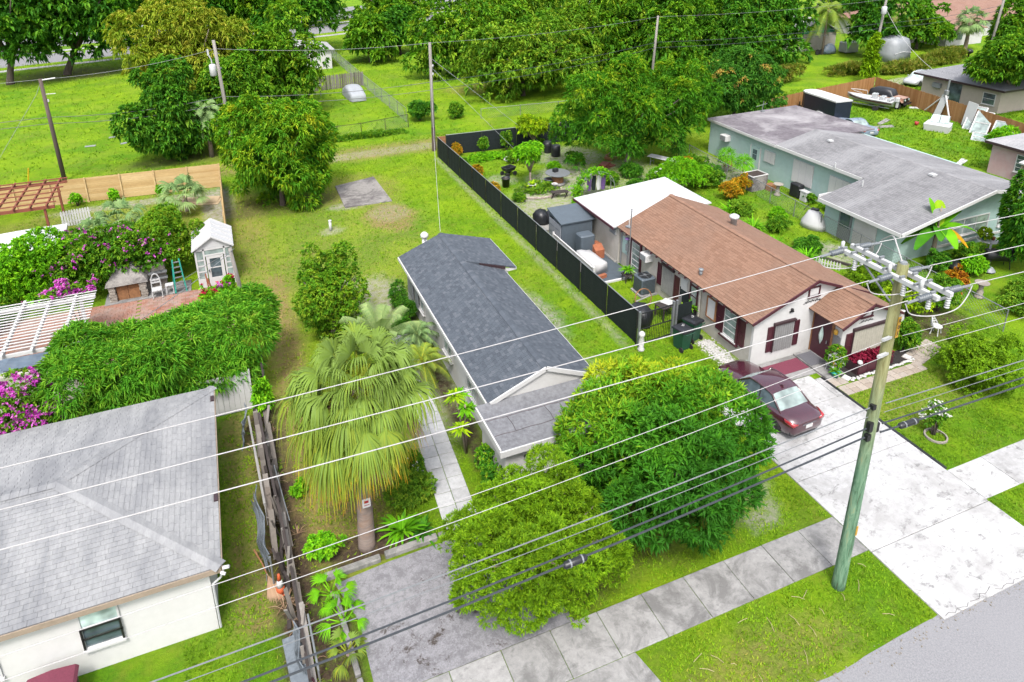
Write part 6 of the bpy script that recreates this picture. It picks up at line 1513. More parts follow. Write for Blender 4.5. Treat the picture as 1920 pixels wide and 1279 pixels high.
for k, yy in enumerate((1.60,.05,-1.05)):
    ribbed(up, (XB-.08,yy,10.74), (-1,0,-.03), .42, .085, 'insulator')
    ribbed(up, (XA+.08,yy,10.74), (1,0,-.03), .42, .085, 'insulator')
    part(up, 'clamp', MB().tube([(XB-.5,yy,10.73),(XB-.85,yy,10.71)],.035,6).tube([(XA+.5,yy,10.73),(XA+.85,yy,10.71)],.035,6), M['galv'])
for yy, xx in ((1.35,XA),(1.2,XB),(-.3,XB),(-.45,XA),(-1.0,XB),(-1.15,XA)):
    ribbed(up, (xx,yy,10.64), (0,0,-1), .32, .062, 'white_metal', 'post_insulator', 5)
for yy in (1.66,.16,-.75):
    part(up, 'arrester', MB().lathe([(.02,-.16),(.05,-.12),(.05,.05),(.02,.08)],10,(XB-.02,yy,10.92)), M['white_metal'], True)
def smooth(pts, n=6):
    P = [Vector(p) for p in pts]; P = [P[0]*2-P[1]]+P+[P[-1]*2-P[-2]]; out = []
    for i in range(1, len(P)-2):
        for k in range(n):
            t_ = k/n; a, b_, c_, d2 = P[i-1], P[i], P[i+1], P[i+2]
            out.append(.5*((2*b_)+(c_-a)*t_+(2*a-5*b_+4*c_-d2)*t_*t_+(3*b_-a-3*c_+d2)*t_**3))
    return out+[P[-2]]
jp = MB()
for yy in (1.60,.05,-1.05):
    jp.tube(smooth([(XB-.9,yy,10.70),(XB-.7,yy-.05,10.40),(XB-.1,yy-.2,10.3),(XA+.2,yy-.2,10.3),(XA+.75,yy-.05,10.42),(XA+.95,yy,10.70)]),.014,6)
jp.tube(smooth([(.0,.05,11.08),(.05,.3,11.4),(.35,.7,11.45),(.75,1.3,11.0)]),.018,6)
part(up, 'jumper', jp, M['wire_white'])
bk = MB().bar((-.05,-.1,8.95),(-.42,-.16,8.98),.07,.07).bar((-.05,-.1,8.45),(-.5,-.18,8.5),.07,.07).bar((.05,0,8.9),(.35,.05,8.9),.05,.05)
part(up, 'line_bracket', bk, M['white_metal'])
part(up, 'cable_clamp', MB().cbox((-.17,-.08,6.75),(.12,.12,.14)).cbox((-.17,-.1,6.1),(.14,.12,.3)).cbox((-.18,-.1,5.75),(.14,.12,.2)).cbox((.18,-.05,5.95),(.1,.1,.3)), M['black_metal'])
tg = MB()
tcu = bpy.data.curves.new('tag', 'FONT')
def lettering(parent, txt, loc, rot, size, mat, name='number'):
    cu = bpy.data.curves.new(name, 'FONT'); cu.body = txt; cu.size = size; cu.extrude = .004; cu.align_x = 'CENTER'
    tmp = bpy.data.objects.new(name, cu); col.objects.link(tmp); bpy.context.view_layer.update()
    me_ = bpy.data.meshes.new_from_object(tmp); bpy.data.objects.remove(tmp)
    me_.materials.clear(); me_.materials.append(M[mat]); o_ = link(bpy.data.objects.new(name, me_), parent)
    o_.location = loc; o_.rotation_euler = rot; return o_
bpy.data.curves.remove(tcu)
pl2 = part(up, 'number_plate', MB().cbox((.06,-.165,9.25),(.10,.02,.62)), M['gold'])
for i, ch in enumerate('R05'):
    lettering(pl2, ch, (.06,-.178,9.40-.19*i), (R(90),0,0), .16, 'print_dark')
part(up, 'small_tag', MB().cbox((.06,-.185,2.35),(.06,.02,.34)), M['gold'])
def wire(name, label, pts, r, mat, group=None, cat='cable', extra=None):
    """smooth line through a few sag points"""
    P = [Vector(p) for p in pts]; o = P[0]
    out = []
    xs_ = [(p-o).length for p in P]; N_ = 26
    A = np.array(xs_); Z = np.array([[p.x,p.y,p.z] for p in P]); deg = min(2,len(P)-1)
    if len(P) > 2:
        co_ = [np.polyfit(A, Z[:,k], deg) for k in range(3)]
        out = [(np.polyval(co_[0],s_),np.polyval(co_[1],s_),np.polyval(co_[2],s_)) for s_ in np.linspace(0,A[-1],N_)]
    else: out = [tuple(P[0]+(P[1]-P[0])*k/N_) for k in range(N_+1)]
    b0 = out[0]; out = [(a-b0[0],b-b0[1],c_-b0[2]) for a,b,c_ in out]
    return solo(name, MB().tube(out, r, 6), M[mat], label, cat, b0, 0, group)
g1 = 'overhead lines along the street'
LX, RX = -34, 66
for lab, yy, L0, Lm, Lp, rr, mt in (
    ('highest white conductor from the far end of the crossarms',12.72,10.6,10.25,10.72,.0105,'wire_white'),
    ('white conductor from the middle of the crossarms',11.17,10.95,10.55,10.72,.0105,'wire_white'),
    ('white conductor from the near end of the crossarms',10.07,11.25,10.70,10.72,.0105,'wire_white'),
    ('thin white line from the upper pole bracket',10.95,8.3,7.95,8.98,.0075,'wire_white'),
    ('thin white line from the lower pole bracket',10.92,7.8,7.45,8.50,.0075,'wire_white'),
    ('grey cable below the white lines, uppermost of the dark ones',11.02,6.3,6.05,6.78,.016,'wire_grey'),
    ('thin grey cable just under the uppermost dark cable',11.02,6.0,5.75,6.48,.009,'wire_grey'),
    ('thick black cable, upper of the lowest pair',11.0,5.5,5.22,6.12,.023,'wire_dark'),
    ('thick black lashed cable, lowest of all',11.0,5.2,4.92,5.82,.027,'wire_dark')):
    px_ = 14.55 if rr == .0105 else 15.3
    wire('overhead_line', lab+', left span', [(LX,yy,L0+.9),(-4,yy,Lm+.02),(4.7,yy,Lm+.16),(px_,yy,Lp)], rr, mt, g1)
    px2 = 16.7 if rr == .0105 else 15.9
    wire('overhead_line', lab+', right span', [(px2,yy,Lp),(21,yy,Lp-.08 if rr == .0105 else Lp-.24),(34,yy,Lp-.35),(RX,yy,Lp+.3)], rr, mt, g1)
def splice(lab, x, y, z, L_, slope):
    t_ = thing('splice_case', lab, 'cable splice', (x,y,z))
    part(t_, 'case', MB().tube([(-L_/2,0,-slope*L_/2),(-L_/2+.05,0,-slope*(L_/2-.05)),(L_/2-.05,0,slope*(L_/2-.05)),(L_/2,0,slope*L_/2)],[.05,.085,.085,.05],10), M['black_plastic'], True)
    part(t_, 'strap', MB().tube([(-L_*.25,0,-slope*L_*.25),(-L_*.25+.04,0,-slope*L_*.25)],.095,10).tube([(L_*.25,0,slope*L_*.25),(L_*.25+.04,0,slope*L_*.25)],.095,10), M['grey_metal'])
splice('black splice case hanging on the lowest cable above the lime-green tree', 6.3, 11.0, 5.18, .62, .05)
splice('black splice case on the cable just right of the pole', 17.0, 11.0, 5.74, .75, -.02)
# back lane poles
def pole(name, label, base, top, r0, r1, mat):
    t_ = thing(name, label, 'pole', (base[0],base[1],0))
    dx, dy = top[0]-base[0], top[1]-base[1]
    part(t_, 'pole', MB().tube([(0,0,-.2),(dx*.5,dy*.5,top[2]*.5),(dx,dy,top[2])],[r0,(r0+r1)/2,r1],10), M[mat], True)
    return t_
p1_ = pole('lane_pole', 'dark leaning wooden pole behind the board fence', (-12.3,61.6), (-12.4,61.6,8.3), .17,.13,'pole_brown')
part(p1_, 'insulator', MB().tube([(.0,0,8.2),(.9,0,8.28)],.06,6).tube([(0,0,7.1),(.7,0,7.1)],.03,6).cbox((.12,0,6.6),(.1,.1,.2)), M['white_metal'])
part(p1_, 'guy_wire', MB().tube([(-.1,0,8.1),(-.5,-.3,7.2),(-5.5,-3.5,0)],.015,5), M['galv'])
p2_ = pole('lane_pole', 'grey wooden pole carrying a white transformer', (.55,61.8), (.15,61.8,10.3), .17,.13,'pole_grey')
part(p2_, 'transformer', MB().lathe([(.20,-.52),(.27,-.46),(.27,.36),(.2,.46)],14,(-.75,0,7.9)), M['white_metal'], True)
part(p2_, 'bushing', MB().tube([(-.75,0,8.35),(-.78,0,8.75),(-.95,0,9.2)],.05,6).cbox((-.95,0,9.35),(.14,.1,.5)), M['white_metal'])
part(p2_, 'bracket', MB().bar((-.5,0,8.0),(-.05,0,8.0),.06,.08).bar((-.6,0,9.2),(-.1,0,9.2),.05,.05), M['galv'])
p3_ = pole('lane_pole', 'tall bare wooden pole at the corner of the screened fence', (17.0,57.2), (17.0,57.2,9.6), .16,.12,'pole_grey')
part(p3_, 'base_wrap', MB().tube([(0,0,.0),(0,0,2.2)],[.175,.172],10,False), M['pole_brown'])
part(p3_, 'insulator', MB().lathe([(.08,-.1),(.1,0),(.08,.1)],8,(.15,-.05,7.6)).lathe([(.08,-.1),(.1,0),(.08,.1)],8,(.15,-.05,6.9)), M['white_metal'])
p4_ = pole('lane_pole', 'short grey wooden pole top among the back lane trees', (45.3,66.0), (45.7,66.0,9.1), .16,.12,'pole_grey')
p5_ = pole('lane_pole', 'wooden pole with white transformer above the vine', (73.6,61.4), (74.2,61.4,10.4), .17,.13,'pole_grey')
part(p5_, 'transformer', MB().lathe([(.26,-.45),(.3,-.4),(.3,.35),(.24,.42)],14,(-.1,-.5,8.7)), M['white_metal'], True)
p6_ = pole('lane_pole', 'yellowish leaning wooden pole at the far right', (93.5,61.0), (94.6,61.0,11.5), .17,.14,'pole_grey')
g2 = 'wires along the back lane'
def lane(lab, z0, z1, z2, z3, r=.018, m='wire_grey'):
    q = [(-60,61.6,z0+.3),(-12.4,61.6,z0),(.2,61.8,z1),(17,57.2,z2),(45.7,66,z3),(74.2,61.4,z3+.9),(94.6,61,z3+2)]
    nm = ['park side','over the board fence','to the central pole','to the tree pole','above the dark trees','to the far right pole']
    for k in range(len(q)-1):
        a, b = Vector(q[k]), Vector(q[k+1]); md = (a+b)/2-Vector((0,0,.35))
        wire('lane_wire', f'{lab} back lane wire, span {nm[k]}', [a,md,b], r, m, g2)
lane('upper', 8.25, 9.6, 9.55, 9.0, .015, 'wire_grey')
lane('middle', 5.3, 5.6, 6.2, 6.2, .022, 'wire_dark')
lane('lower', 4.8, 5.0, 5.5, 5.6, .022, 'wire_dark')
wire('service_wire', 'thin white service wire from the central pole to the charcoal roof', [(17.0,57.1,7.6),(13.4,45,5.1),(10.02,33.2,3.6)], .012, 'wire_white', None)
wire('guy_wire', 'guy wire from the central pole down into the screened garden', [(17.1,57.2,8.2),(26.4,52.7,.05)], .015, 'galv')
wire('guy_wire', 'second guy wire from the central pole to the far garden corner', [(17.1,57.2,7.4),(23.4,52.4,.05)], .013, 'galv')
wire('service_wire', 'grey service wire crossing the bamboo hedge to the stucco house', [(-9.2,26.2,3.2),(-4.7,30.0,3.3),(-.35,35.4,3.6)], .016, 'wire_grey')
wire('service_wire', 'service wire from the vine pole toward the beige house', [(74.2,61.4,9.0),(74.5,58,5.2),(74.2,53.5,2.7)], .02, 'wire_white')
bp_ = pole('garden_post', 'leaning mossy wooden post at the end of the brick patio', (-.2,35.3), (-.55,35.3,3.7), .12,.09,'pole_grey')
wire('service_wire', 'thin wire from the mossy post past the greenhouse door', [(-.55,35.3,3.5),(-1.6,37.0,2.3),(-3.4,38.0,1.0)], .012, 'wire_grey')
# ---------------------------------------------------------------- vehicles
def sedan(name, label, loc, rz, paint, L_=4.6, W_=1.8, H_=1.45, belt=.92, suv=False, old=False, tail='tail_red'):
    """local: +y forward, origin on the ground under the middle"""
    t_ = thing(name, label, 'car', loc, rz)
    hl, hw = L_/2, W_/2
    # lower body: stations along the length (y, half width, top z, bottom z)
    st = [(-hl,hw*.70,belt*.80,.42),(-hl+.06,hw*.86,belt*.97,.32),(-hl+.35,hw*.96,belt*1.06,.24),(-hl+.9,hw,belt*1.06,.2),(-.5,hw,belt*1.0,.2),(.6,hw,belt*.98,.2),(hl-1.1,hw*.99,belt*.97,.2),(hl-.5,hw*.95,belt*.86,.22),(hl-.12,hw*.84,belt*.72,.28),(hl,hw*.62,belt*.6,.38)]
    if suv or old: st = [(y_,w_,max(z_,belt*.86) if old else z_*1.04,b_) for y_,w_,z_,b_ in st]
    rings = []
    for y_, w_, zt, zb in st:
        zc = .06*w_
        half = [(0,zt+zc*.6),(w_*.55,zt+zc*.45),(w_*.86,zt-.01),(w_*.97,zt-.10),(w_*1.0,(zt+zb)/2+.05),(w_*.985,(zt+zb)/2-.08),(w_*.94,zb+.05),(w_*.8,zb)]
        rings.append([(x_,y_,z_) for x_,z_ in half]+[(-x_,y_,z_) for x_,z_ in half[::-1][:-1]])
    b = part(t_, 'body', MB().loft(rings), M[paint], True)
    y0, y1, r0, r1 = (-hl+.62,hl-1.35,-hl+1.35,.28) if not suv else (-hl+.12,hl-1.3,-hl+.5,.35)
    if old: y0, y1, r0, r1 = -hl+1.25, hl-1.9, -hl+1.75, .05
    bw, rw = hw*.92, hw*.70; zb, zr = belt*.97, H_
    # roof panel, slightly crowned
    rr = []
    for i in range(6):
        f_ = i/5; y_ = r0+(r1-r0)*f_; z_ = zr-.05*(2*f_-1)**2*1.2
        rr.append([(x_*rw,y_,z_-.045*abs(x_)**3) for x_ in (-1,-.75,-.35,0,.35,.75,1)])
    m = MB(); m.loft(rr, False, False)
    part(t_, 'roof', m, M[paint], True)
    A = rr[0]; Bf = rr[-1]
    rear_b = [(x_*bw*.93,y0+.10*x_*x_,zb+.02) for x_ in (-1,-.75,-.35,0,.35,.75,1)]; front_b = [(x_*bw*.95,y1-.12*x_*x_,zb) for x_ in (-1,-.75,-.35,0,.35,.75,1)]
    part(t_, 'rear_window', MB().loft([rear_b,A], False, False), M['grey_glass'], True)
    part(t_, 'windscreen', MB().loft([Bf,front_b], False, False), M['pale_glass'], True)
    for sg, k in ((-1,0),(1,6)):
        low = []; high = []
        for i in range(6):
            f_ = i/5; p = rr[i][k]; high.append((p[0],p[1],p[2]-.035)); yb = rear_b[k][1]+(front_b[k][1]-rear_b[k][1])*f_
            low.append((sg*bw*(.965+.02*math.sin(math.pi*f_)),yb,zb-.005))
        part(t_, 'side_window', MB().loft([low,high], False, False), M['dark_glass'], True)
        rail_ = [rear_b[k]]+[(p[0]+sg*.012,p[1],p[2]-.012) for p in (q_[k] for q_ in rr)]+[front_b[k]]
        part(t_, 'roof_rail', MB().tube(rail_, .04, 6), M[paint], True)
        part(t_, 'pillar', MB().bar((sg*bw*.985,(y0+y1)/2-.1,zb-.02),(sg*(rw+.02),(r0+r1)/2,zr-.08),.05,.07), M['black_plastic'])
        part(t_, 'window_trim', MB().tube([low[0],low[2],low[5]],.012,4), M['chrome'])
        part(t_, 'door_handle', MB().cbox((sg*(hw+.0),-.45,belt*.80),(.03,.2,.03)).cbox((sg*(hw+.0),.5,belt*.80),(.03,.2,.03)), M['chrome'])
        mr = part(t_, 'mirror', MB().cbox((sg*(hw+.06),hl-1.55,zb+.08),(.2,.12,.13),0,.03), M[paint])
        tl = MB()
        n_ = 5
        for i in range(n_):
            pass
        part(t_, 'tail_light', MB().loft([[(sg*(hw*.60),-hl+.02,belt*.80),(sg*(hw*.60),-hl+.01,belt*.92),(sg*(hw*.60),-hl+.10,belt*.92),(sg*(hw*.60),-hl+.1,belt*.80)],
                                          [(sg*(hw*.87),-hl+.03,belt*.80),(sg*(hw*.87),-hl+.03,belt*.97),(sg*(hw*.84),-hl+.16,belt*.97),(sg*(hw*.84),-hl+.16,belt*.80)],
                                          [(sg*(hw*.985),-hl+.36,belt*.88),(sg*(hw*.975),-hl+.42,belt*.995),(sg*(hw*.93),-hl+.5,belt*1.0),(sg*(hw*.93),-hl+.5,belt*.88)]]), M[tail], True)
        part(t_, 'headlight', MB().loft([[(sg*hw*.55,hl-.06,belt*.58),(sg*hw*.55,hl-.10,belt*.70),(sg*hw*.5,hl-.2,belt*.7),(sg*hw*.5,hl-.2,belt*.58)],[(sg*hw*.90,hl-.32,belt*.62),(sg*hw*.90,hl-.36,belt*.78),(sg*hw*.85,hl-.45,belt*.78),(sg*hw*.85,hl-.45,belt*.62)]]), M['pale_glass'], True)
        for wy in (-hl+.92,hl-.92):
            wr_ = .33 if not suv else .37
            ty = part(t_, 'wheel', MB().loft([[(sg*(hw-.24+a),wy+r_*math.cos(q_),wr_+r_*math.sin(q_)) for q_ in [2*math.pi*k_/20 for k_ in range(20)]] for a, r_ in ((0,wr_*.9),(.02,wr_),(.20,wr_),(.235,wr_*.92),(.24,wr_*.64))]), M['rubber'], True)
            m = MB()
            for s5 in range(5):
                q_ = 2*math.pi*s5/5
                m.bar((sg*(hw+.004),wy,wr_),(sg*(hw+.004),wy+wr_*.6*math.cos(q_),wr_+wr_*.6*math.sin(q_)),.05,.06)
            m.loft([[(sg*(hw-.02),wy+r_*math.cos(q_),wr_+r_*math.sin(q_)) for q_ in [2*math.pi*k_/20 for k_ in range(20)]] for r_ in (wr_*.56,wr_*.64)], False)
            part(ty, 'rim', m, M['chrome'])
    part(t_, 'rear_bumper', MB().loft([[(x_*hw*.9,-hl+.015+.16*abs(x_)**3,z_) for x_ in (-1,-.8,-.4,0,.4,.8,1)] for z_ in (.28,.34,.44)], False, False), M['black_plastic'], True)
    pl = part(t_, 'licence_plate', MB().cbox((.0,-hl-.012,belt*.70),(.34,.02,.15)), M['trim_white'])
    part(t_, 'boot_trim', MB().cbox((0,-hl-.004,belt*.82),(.7,.02,.035)), M['chrome'])
    part(t_, 'aerial', MB().prismx([(r0+.08,zr-.05),(r0+.30,zr-.02),(r0+.12,zr+.07)],-.02,.02), M[paint])
    return t_
sedan('parked_car', 'plum coloured sedan parked on the white driveway', (19.5,18.72,.05), R(2), 'car_plum', 4.6, 1.82, 1.46)
sedan('parked_car', 'silver-white car parked beyond the cedar fence by the beige house', (78.0,58.2,0), R(100), 'car_white', 4.6, 1.85, 1.6, .98, True)
sedan('parked_car', 'old pale blue sedan behind the teal house roof', (54.9,46.8,0), R(-8), 'car_blue', 5.0, 1.9, 1.4, .9, old=True)
# covered car
cc = thing('covered_car', 'car under a pale grey cover beside the back lane', 'car', (14.4,79.8,0), R(3))
rings = []
for y_, w_, z_ in ((-2.3,.80,.62),(-2.2,.86,.82),(-1.75,.92,1.0),(-1.2,.93,1.08),(-.7,.93,1.38),(.1,.92,1.46),(.8,.92,1.42),(1.35,.92,1.05),(1.9,.9,.92),(2.2,.82,.7)):
    n_ = 14; rg = []
    for k in range(n_+1):
        a = math.pi*k/n_; cx_ = math.cos(a); sx_ = math.sin(a)
        wr = .02*math.sin(y_*7+k*2.1)
        rg.append((w_*math.copysign(abs(cx_)**.45,cx_)+wr, y_+.02*math.sin(k*3.1), max(.06,z_*sx_**.35 if sx_ > 0 else .06)+wr))
    rings.append(rg)
part(cc, 'cover', MB().loft(rings, True, False), M['car_cover'], True)
wm = MB()
for wx_ in (-.8,.8):
    for wy in (-1.4,1.4): wm.tube([(wx_-.1*np.sign(wx_),wy,.3),(wx_+.06*np.sign(wx_),wy,.3)],.3,14)
part(cc, 'wheel', wm, M['rubber'])
# off-road vehicle under a tarp
jp_ = thing('jeep', 'tarp-covered off-road vehicle with faded red front in the junk yard', 'jeep', (66.0,52.4,0), R(196))
part(jp_, 'body', MB().cbox((0,-.5,.85),(1.5,2.3,.6),0,.06), M['jeep_paint'])
part(jp_, 'engine_bay', MB().cbox((0,1.2,.92),(1.25,1.25,.45),0,.05), M['jeep_paint'])
part(jp_, 'hood', MB().prismx([(.55,1.14),(1.8,1.08),(1.85,1.2),(.55,1.26)],-.62,.62), M['jeep_paint'])
part(jp_, 'grille', MB().cbox((0,1.86,.95),(1.2,.06,.42)), M['black_metal'])
part(jp_, 'bumper', MB().cbox((0,2.0,.62),(1.6,.18,.2),0,.03), M['black_metal'])
part(jp_, 'headlight', MB().tube([(-.42,1.88,1.0),(-.42,1.94,1.0)],.1,10).tube([(.42,1.88,1.0),(.42,1.94,1.0)],.1,10), M['pale_glass'])
part(jp_, 'fender', MB().prismx([(.75,.9),(1.0,1.05),(1.6,1.05),(1.8,.8),(1.6,.95),(1.0,.95)],.62,.95).prismx([(.75,.9),(1.0,1.05),(1.6,1.05),(1.8,.8),(1.6,.95),(1.0,.95)],-.95,-.62), M['jeep_paint'])
rg_ = []
for y_, w_, z_ in ((-1.75,.76,1.15),(-1.7,.74,1.7),(-1.2,.70,1.92),(-.3,.68,1.95),(.4,.68,1.85),(.72,.72,1.3),(.8,.76,1.12)):
    rg_.append([(w_*c_+.03*math.sin(y_*6+i),y_,1.1+(z_-1.1)*s_) for i,(c_,s_) in enumerate(((-1.06,0),(-1,.55),(-.85,.93),(-.3,1.0),(.3,1.02),(.85,.93),(1,.55),(1.06,0)))])
part(jp_, 'tarp', MB().loft(rg_, True, False), M['tarp_black'], True)
for sx_ in (-1,1):
    for wy in (-1.2,1.3):
        w0 = part(jp_, 'wheel', MB().tube([(sx_*.62,wy,.38),(sx_*.90,wy,.38)],.38,18), M['rubber'], True)
        part(w0, 'rim', MB().tube([(sx_*.88,wy,.38),(sx_*.915,wy,.38)],.2,12), M['chrome'])
# boat on its trailer
bo = thing('motor_boat', 'small white motor boat with maroon stripe on a trailer', 'boat', (63.6,52.4,0), R(20))
def boat_ring(y_, w_, zk, zg): return [(-w_,y_,zg),(-w_*.9,y_,zg-.2),(-w_*.55,y_,zk+.1),(0,y_,zk),(w_*.55,y_,zk+.1),(w_*.9,y_,zg-.2),(w_,y_,zg)]
part(bo, 'hull', MB().loft([boat_ring(*q_) for q_ in ((-2.3,.85,.55,1.15),(-1.0,.92,.5,1.15),(.4,.9,.5,1.18),(1.5,.62,.58,1.25),(2.2,.25,.75,1.32),(2.5,.03,.95,1.36))], True, False), M['car_white'], True)
part(bo, 'stripe', MB().loft([[(s_*w_*1.02,y_,zg-.10),(s_*w_*.985,y_,zg-.24)] for s_ in (1,) for y_,w_,zg in ((-2.3,.85,1.15),(-1.0,.92,1.15),(.4,.9,1.18),(1.5,.62,1.25),(2.2,.25,1.32))], False, False).loft([[(-w_*1.02,y_,zg-.10),(-w_*.985,y_,zg-.24)] for y_,w_,zg in ((-2.3,.85,1.15),(-1.0,.92,1.15),(.4,.9,1.18),(1.5,.62,1.25),(2.2,.25,1.32))], False, False), M['maroon_paint'])
part(bo, 'deck', MB().prism([(-.86,-2.25),(.86,-2.25),(.9,.4),(.6,1.5),(.2,2.2),(-.2,2.2),(-.6,1.5),(-.9,.4)],1.1,1.14), M['tarp_white'])
part(bo, 'console', MB().cbox((0,-.3,1.4),(.6,.5,.6),0,.05).cbox((.0,-1.1,1.32),(.9,.45,.4),0,.05).cbox((0,-1.9,1.3),(1.2,.35,.3),0,.05), M['car_white'])
part(bo, 'bow_rail', MB().tube([(-.75,.7,1.18),(-.72,.8,1.65),(-.5,1.55,1.7),(0,2.2,1.75),(.5,1.55,1.7),(.72,.8,1.65),(.75,.7,1.18)],.03,6), M['white_metal'])
part(bo, 'outboard', MB().cbox((0,-2.5,1.35),(.35,.4,.5),0,.06).cbox((0,-2.55,.85),(.16,.2,.6)), M['white_metal'])
tr_ = part(bo, 'trailer', MB().bar((-.5,-2.0,.45),(-.5,1.4,.45),.08,.1).bar((.5,-2.0,.45),(.5,1.4,.45),.08,.1).bar((-.5,1.4,.45),(0,3.0,.45),.08,.1).bar((.5,1.4,.45),(0,3.0,.45),.08,.1).bar((-.8,-.8,.4),(.8,-.8,.4),.08,.08), M['galv'])
part(bo, 'wheel', MB().tube([(.72,-.8,.28),(.92,-.8,.28)],.28,14).tube([(-.72,-.8,.28),(-.92,-.8,.28)],.28,14), M['rubber'])
# enclosed trailer
et = thing('enclosed_trailer', 'black enclosed cargo trailer with white roof and rounded nose', 'trailer', (55.9,51.2,0), R(-5))
po = [(-.95,-2.4),(.95,-2.4),(.95,1.9),(.75,2.4),(.4,2.65),(-.4,2.65),(-.75,2.4),(-.95,1.9)]
part(et, 'body', MB().prism(po,.5,2.32), M['navy'])
part(et, 'roof', MB().prism([(x_*1.02,y_*1.01) for x_,y_ in po],2.325,2.46), M['tarp_white'])
part(et, 'stone_guard', MB().prism([(x_*1.015,y_*1.012) for x_,y_ in po[2:]],.5,.95), M['chrome'])
part(et, 'fender', MB().prismx([(-1.2,.5),(-1.1,.85),(-.8,1.0),(-.2,1.0),(.1,.85),(.2,.5)],.95,1.12).prismx([(-1.2,.5),(-1.1,.85),(-.8,1.0),(-.2,1.0),(.1,.85),(.2,.5)],-1.12,-.95), M['white_metal'])
part(et, 'wheel', MB().tube([(-1.1,-.5,.35),(-.9,-.5,.35)],.35,14).tube([(1.1,-.5,.35),(.9,-.5,.35)],.35,14), M['rubber'])
part(et, 'tongue', MB().bar((-.5,2.5,.5),(0,3.7,.5),.08,.1).bar((.5,2.5,.5),(0,3.7,.5),.08,.1).tube([(0,3.6,0),(0,3.6,1.0)],.05,6), M['black_metal'])
# ---------------------------------------------------------------- ranch house side yard
shd = thing('storage_shed', 'grey plastic storage shed with pale double doors by the screen fence', 'shed', (18.15,34.75,0))
part(shd, 'wall', MB().prismx([(0,0),(1.75,0),(1.75,2.17),(0,1.88)],0,2.1), M['grey_plastic'])
part(shd, 'roof', MB().slab([(-.1,-.1,1.98),(2.2,-.1,1.98),(2.2,1.85,2.32),(-.1,1.85,2.32)],.08), M['grey_plastic'])
dr_ = part(shd, 'door', MB().box(-.045,-.002,.10,.84,.08,1.78).box(-.045,-.002,.87,1.62,.08,1.78), M['pale_plastic'])
rbm = MB()
for z_ in (.5,.95,1.4): rbm.box(-.055,-.046,.14,.80,z_,z_+.03).box(-.055,-.046,.91,1.58,z_,z_+.03)
part(dr_, 'panel_groove', rbm, M['grey_plastic'])
part(dr_, 'handle', MB().cbox((-.07,.855,.95),(.04,.12,.28)), M['black_plastic'])
part(shd, 'vent', MB().box(-.03,-.001,.15,.6,1.83,1.93).box(-.03,-.001,1.1,1.55,1.83,1.93), M['black_plastic'])
solo('covered_cabinet', MB().cbox((0,0,.75),(.95,.8,1.5),0,.07), M['grey_plastic'], 'tall cabinet under a dark cover beside the plastic shed', 'cabinet', (19.3,33.9,0))
so = thing('garden_sofa', 'white covered garden sofa on the blue-grey deck', 'sofa', (18.9,32.35,0), R(4))
rings = []
for y_, h0, h1 in ((-.95,.72,.78),(-.9,.78,.86),(-.3,.76,.86),(.3,.78,.88),(.9,.78,.86),(.95,.72,.78)):
    rings.append([(-.48,y_,.08),(-.46,y_,h1),(-.15,y_,h1-.04+.02*math.sin(y_*9)),(.2,y_,h0-.06),(.44,y_,h0-.08),(.47,y_,.08)])
part(so, 'cover', MB().loft(rings), M['tarp_white'], True)
struct('deck', MB().box(18.05,20.55,30.5,34.6,-.05,.06), M['grey_plastic'])
solo('deck_edge', MB().box(18.05,20.4,30.36,30.495,-.05,.1), M['trim_white'], 'white timber edge at the near end of the deck', 'edge')
solo('terracotta_box', MB().prismx([(-.5,0),(.5,0),(.5,.72),(-.1,.8),(-.5,.55)],-.3,.3), M['terracotta'], 'terracotta coloured bench by the cream wall behind the sofa', 'bench', (19.9,33.6,.06))
solo('brick_block', MB().cbox((0,0,.1),(.65,.22,.2),R(12)), M['terracotta'], 'single orange block on the deck by the railing end', 'block', (18.75,30.95,.06))
rl = thing('white_railing', 'white slatted railing along the deck beside the screen', 'railing', (18.0,30.6,0))
part(rl, 'rail', MB().box(-.04,.04,0,4.9,.98,1.04).box(-.03,.03,0,4.9,.12,.17), M['trim_white'])
bm3 = MB().box(-.02,.02,-.02,.02,.17,.98).mesh('baluster', M['trim_white']); fixn(bm3)
for i in range(40): inst(rl, 'baluster', bm3, (0,.06+i*.122,0))
part(rl, 'post', MB().box(-.06,.06,-.12,0,0,1.12).box(-.06,.06,4.9,5.02,0,1.12), M['trim_white'])
acu = thing('air_conditioner', 'dark grey outdoor air conditioner unit with round fan beside the wall', 'air conditioner', (20.15,28.75,0))
part(acu, 'pad', MB().cbox((0,0,.04),(1.05,1.05,.1)), M['walk_concrete'])
part(acu, 'casing', MB().cbox((0,0,.56),(.88,.88,.94),0,.06), M['grey_plastic'])
part(acu, 'fan_opening', MB().lathe([(.37,1.032),(.37,1.045),(.33,1.045)],24), M['black_plastic'])
part(acu, 'fan_guard', MB().lathe([(.08,1.05),(.08,1.09)],12).bar((-.36,0,1.06),(.36,0,1.06),.02,.02).bar((0,-.36,1.06),(0,.36,1.06),.02,.02), M['galv'])
lvm = MB()
for i in range(10): lvm.box(-.447,-.44,-.38,.38,.18+i*.08,.20+i*.08).box(-.38,.38,-.447,-.44,.18+i*.08,.20+i*.08)
part(acu, 'louvre', lvm, M['black_plastic'])
fs_ = thing('plant_stand', 'bushy fern on a low stand beside the louvred door', 'plant stand', (19.95,30.15,0))
part(fs_, 'stand', MB().cbox((0,0,.45),(.5,.5,.06)).tube([(-.2,-.2,0),(-.2,-.2,.45)],.025).tube([(.2,-.2,0),(.2,-.2,.45)],.025).tube([(-.2,.2,0),(-.2,.2,.45)],.025).tube([(.2,.2,0),(.2,.2,.45)],.025), M['dark_wood'])
part(fs_, 'pot', MB().lathe([(.14,.48),(.2,.72),(.17,.72)],12), M['grey_plastic'], True)
blades('x','',(0,0,.7),90,.6,'leaf_bright',w=.03,droop=.7,sub=fs_)
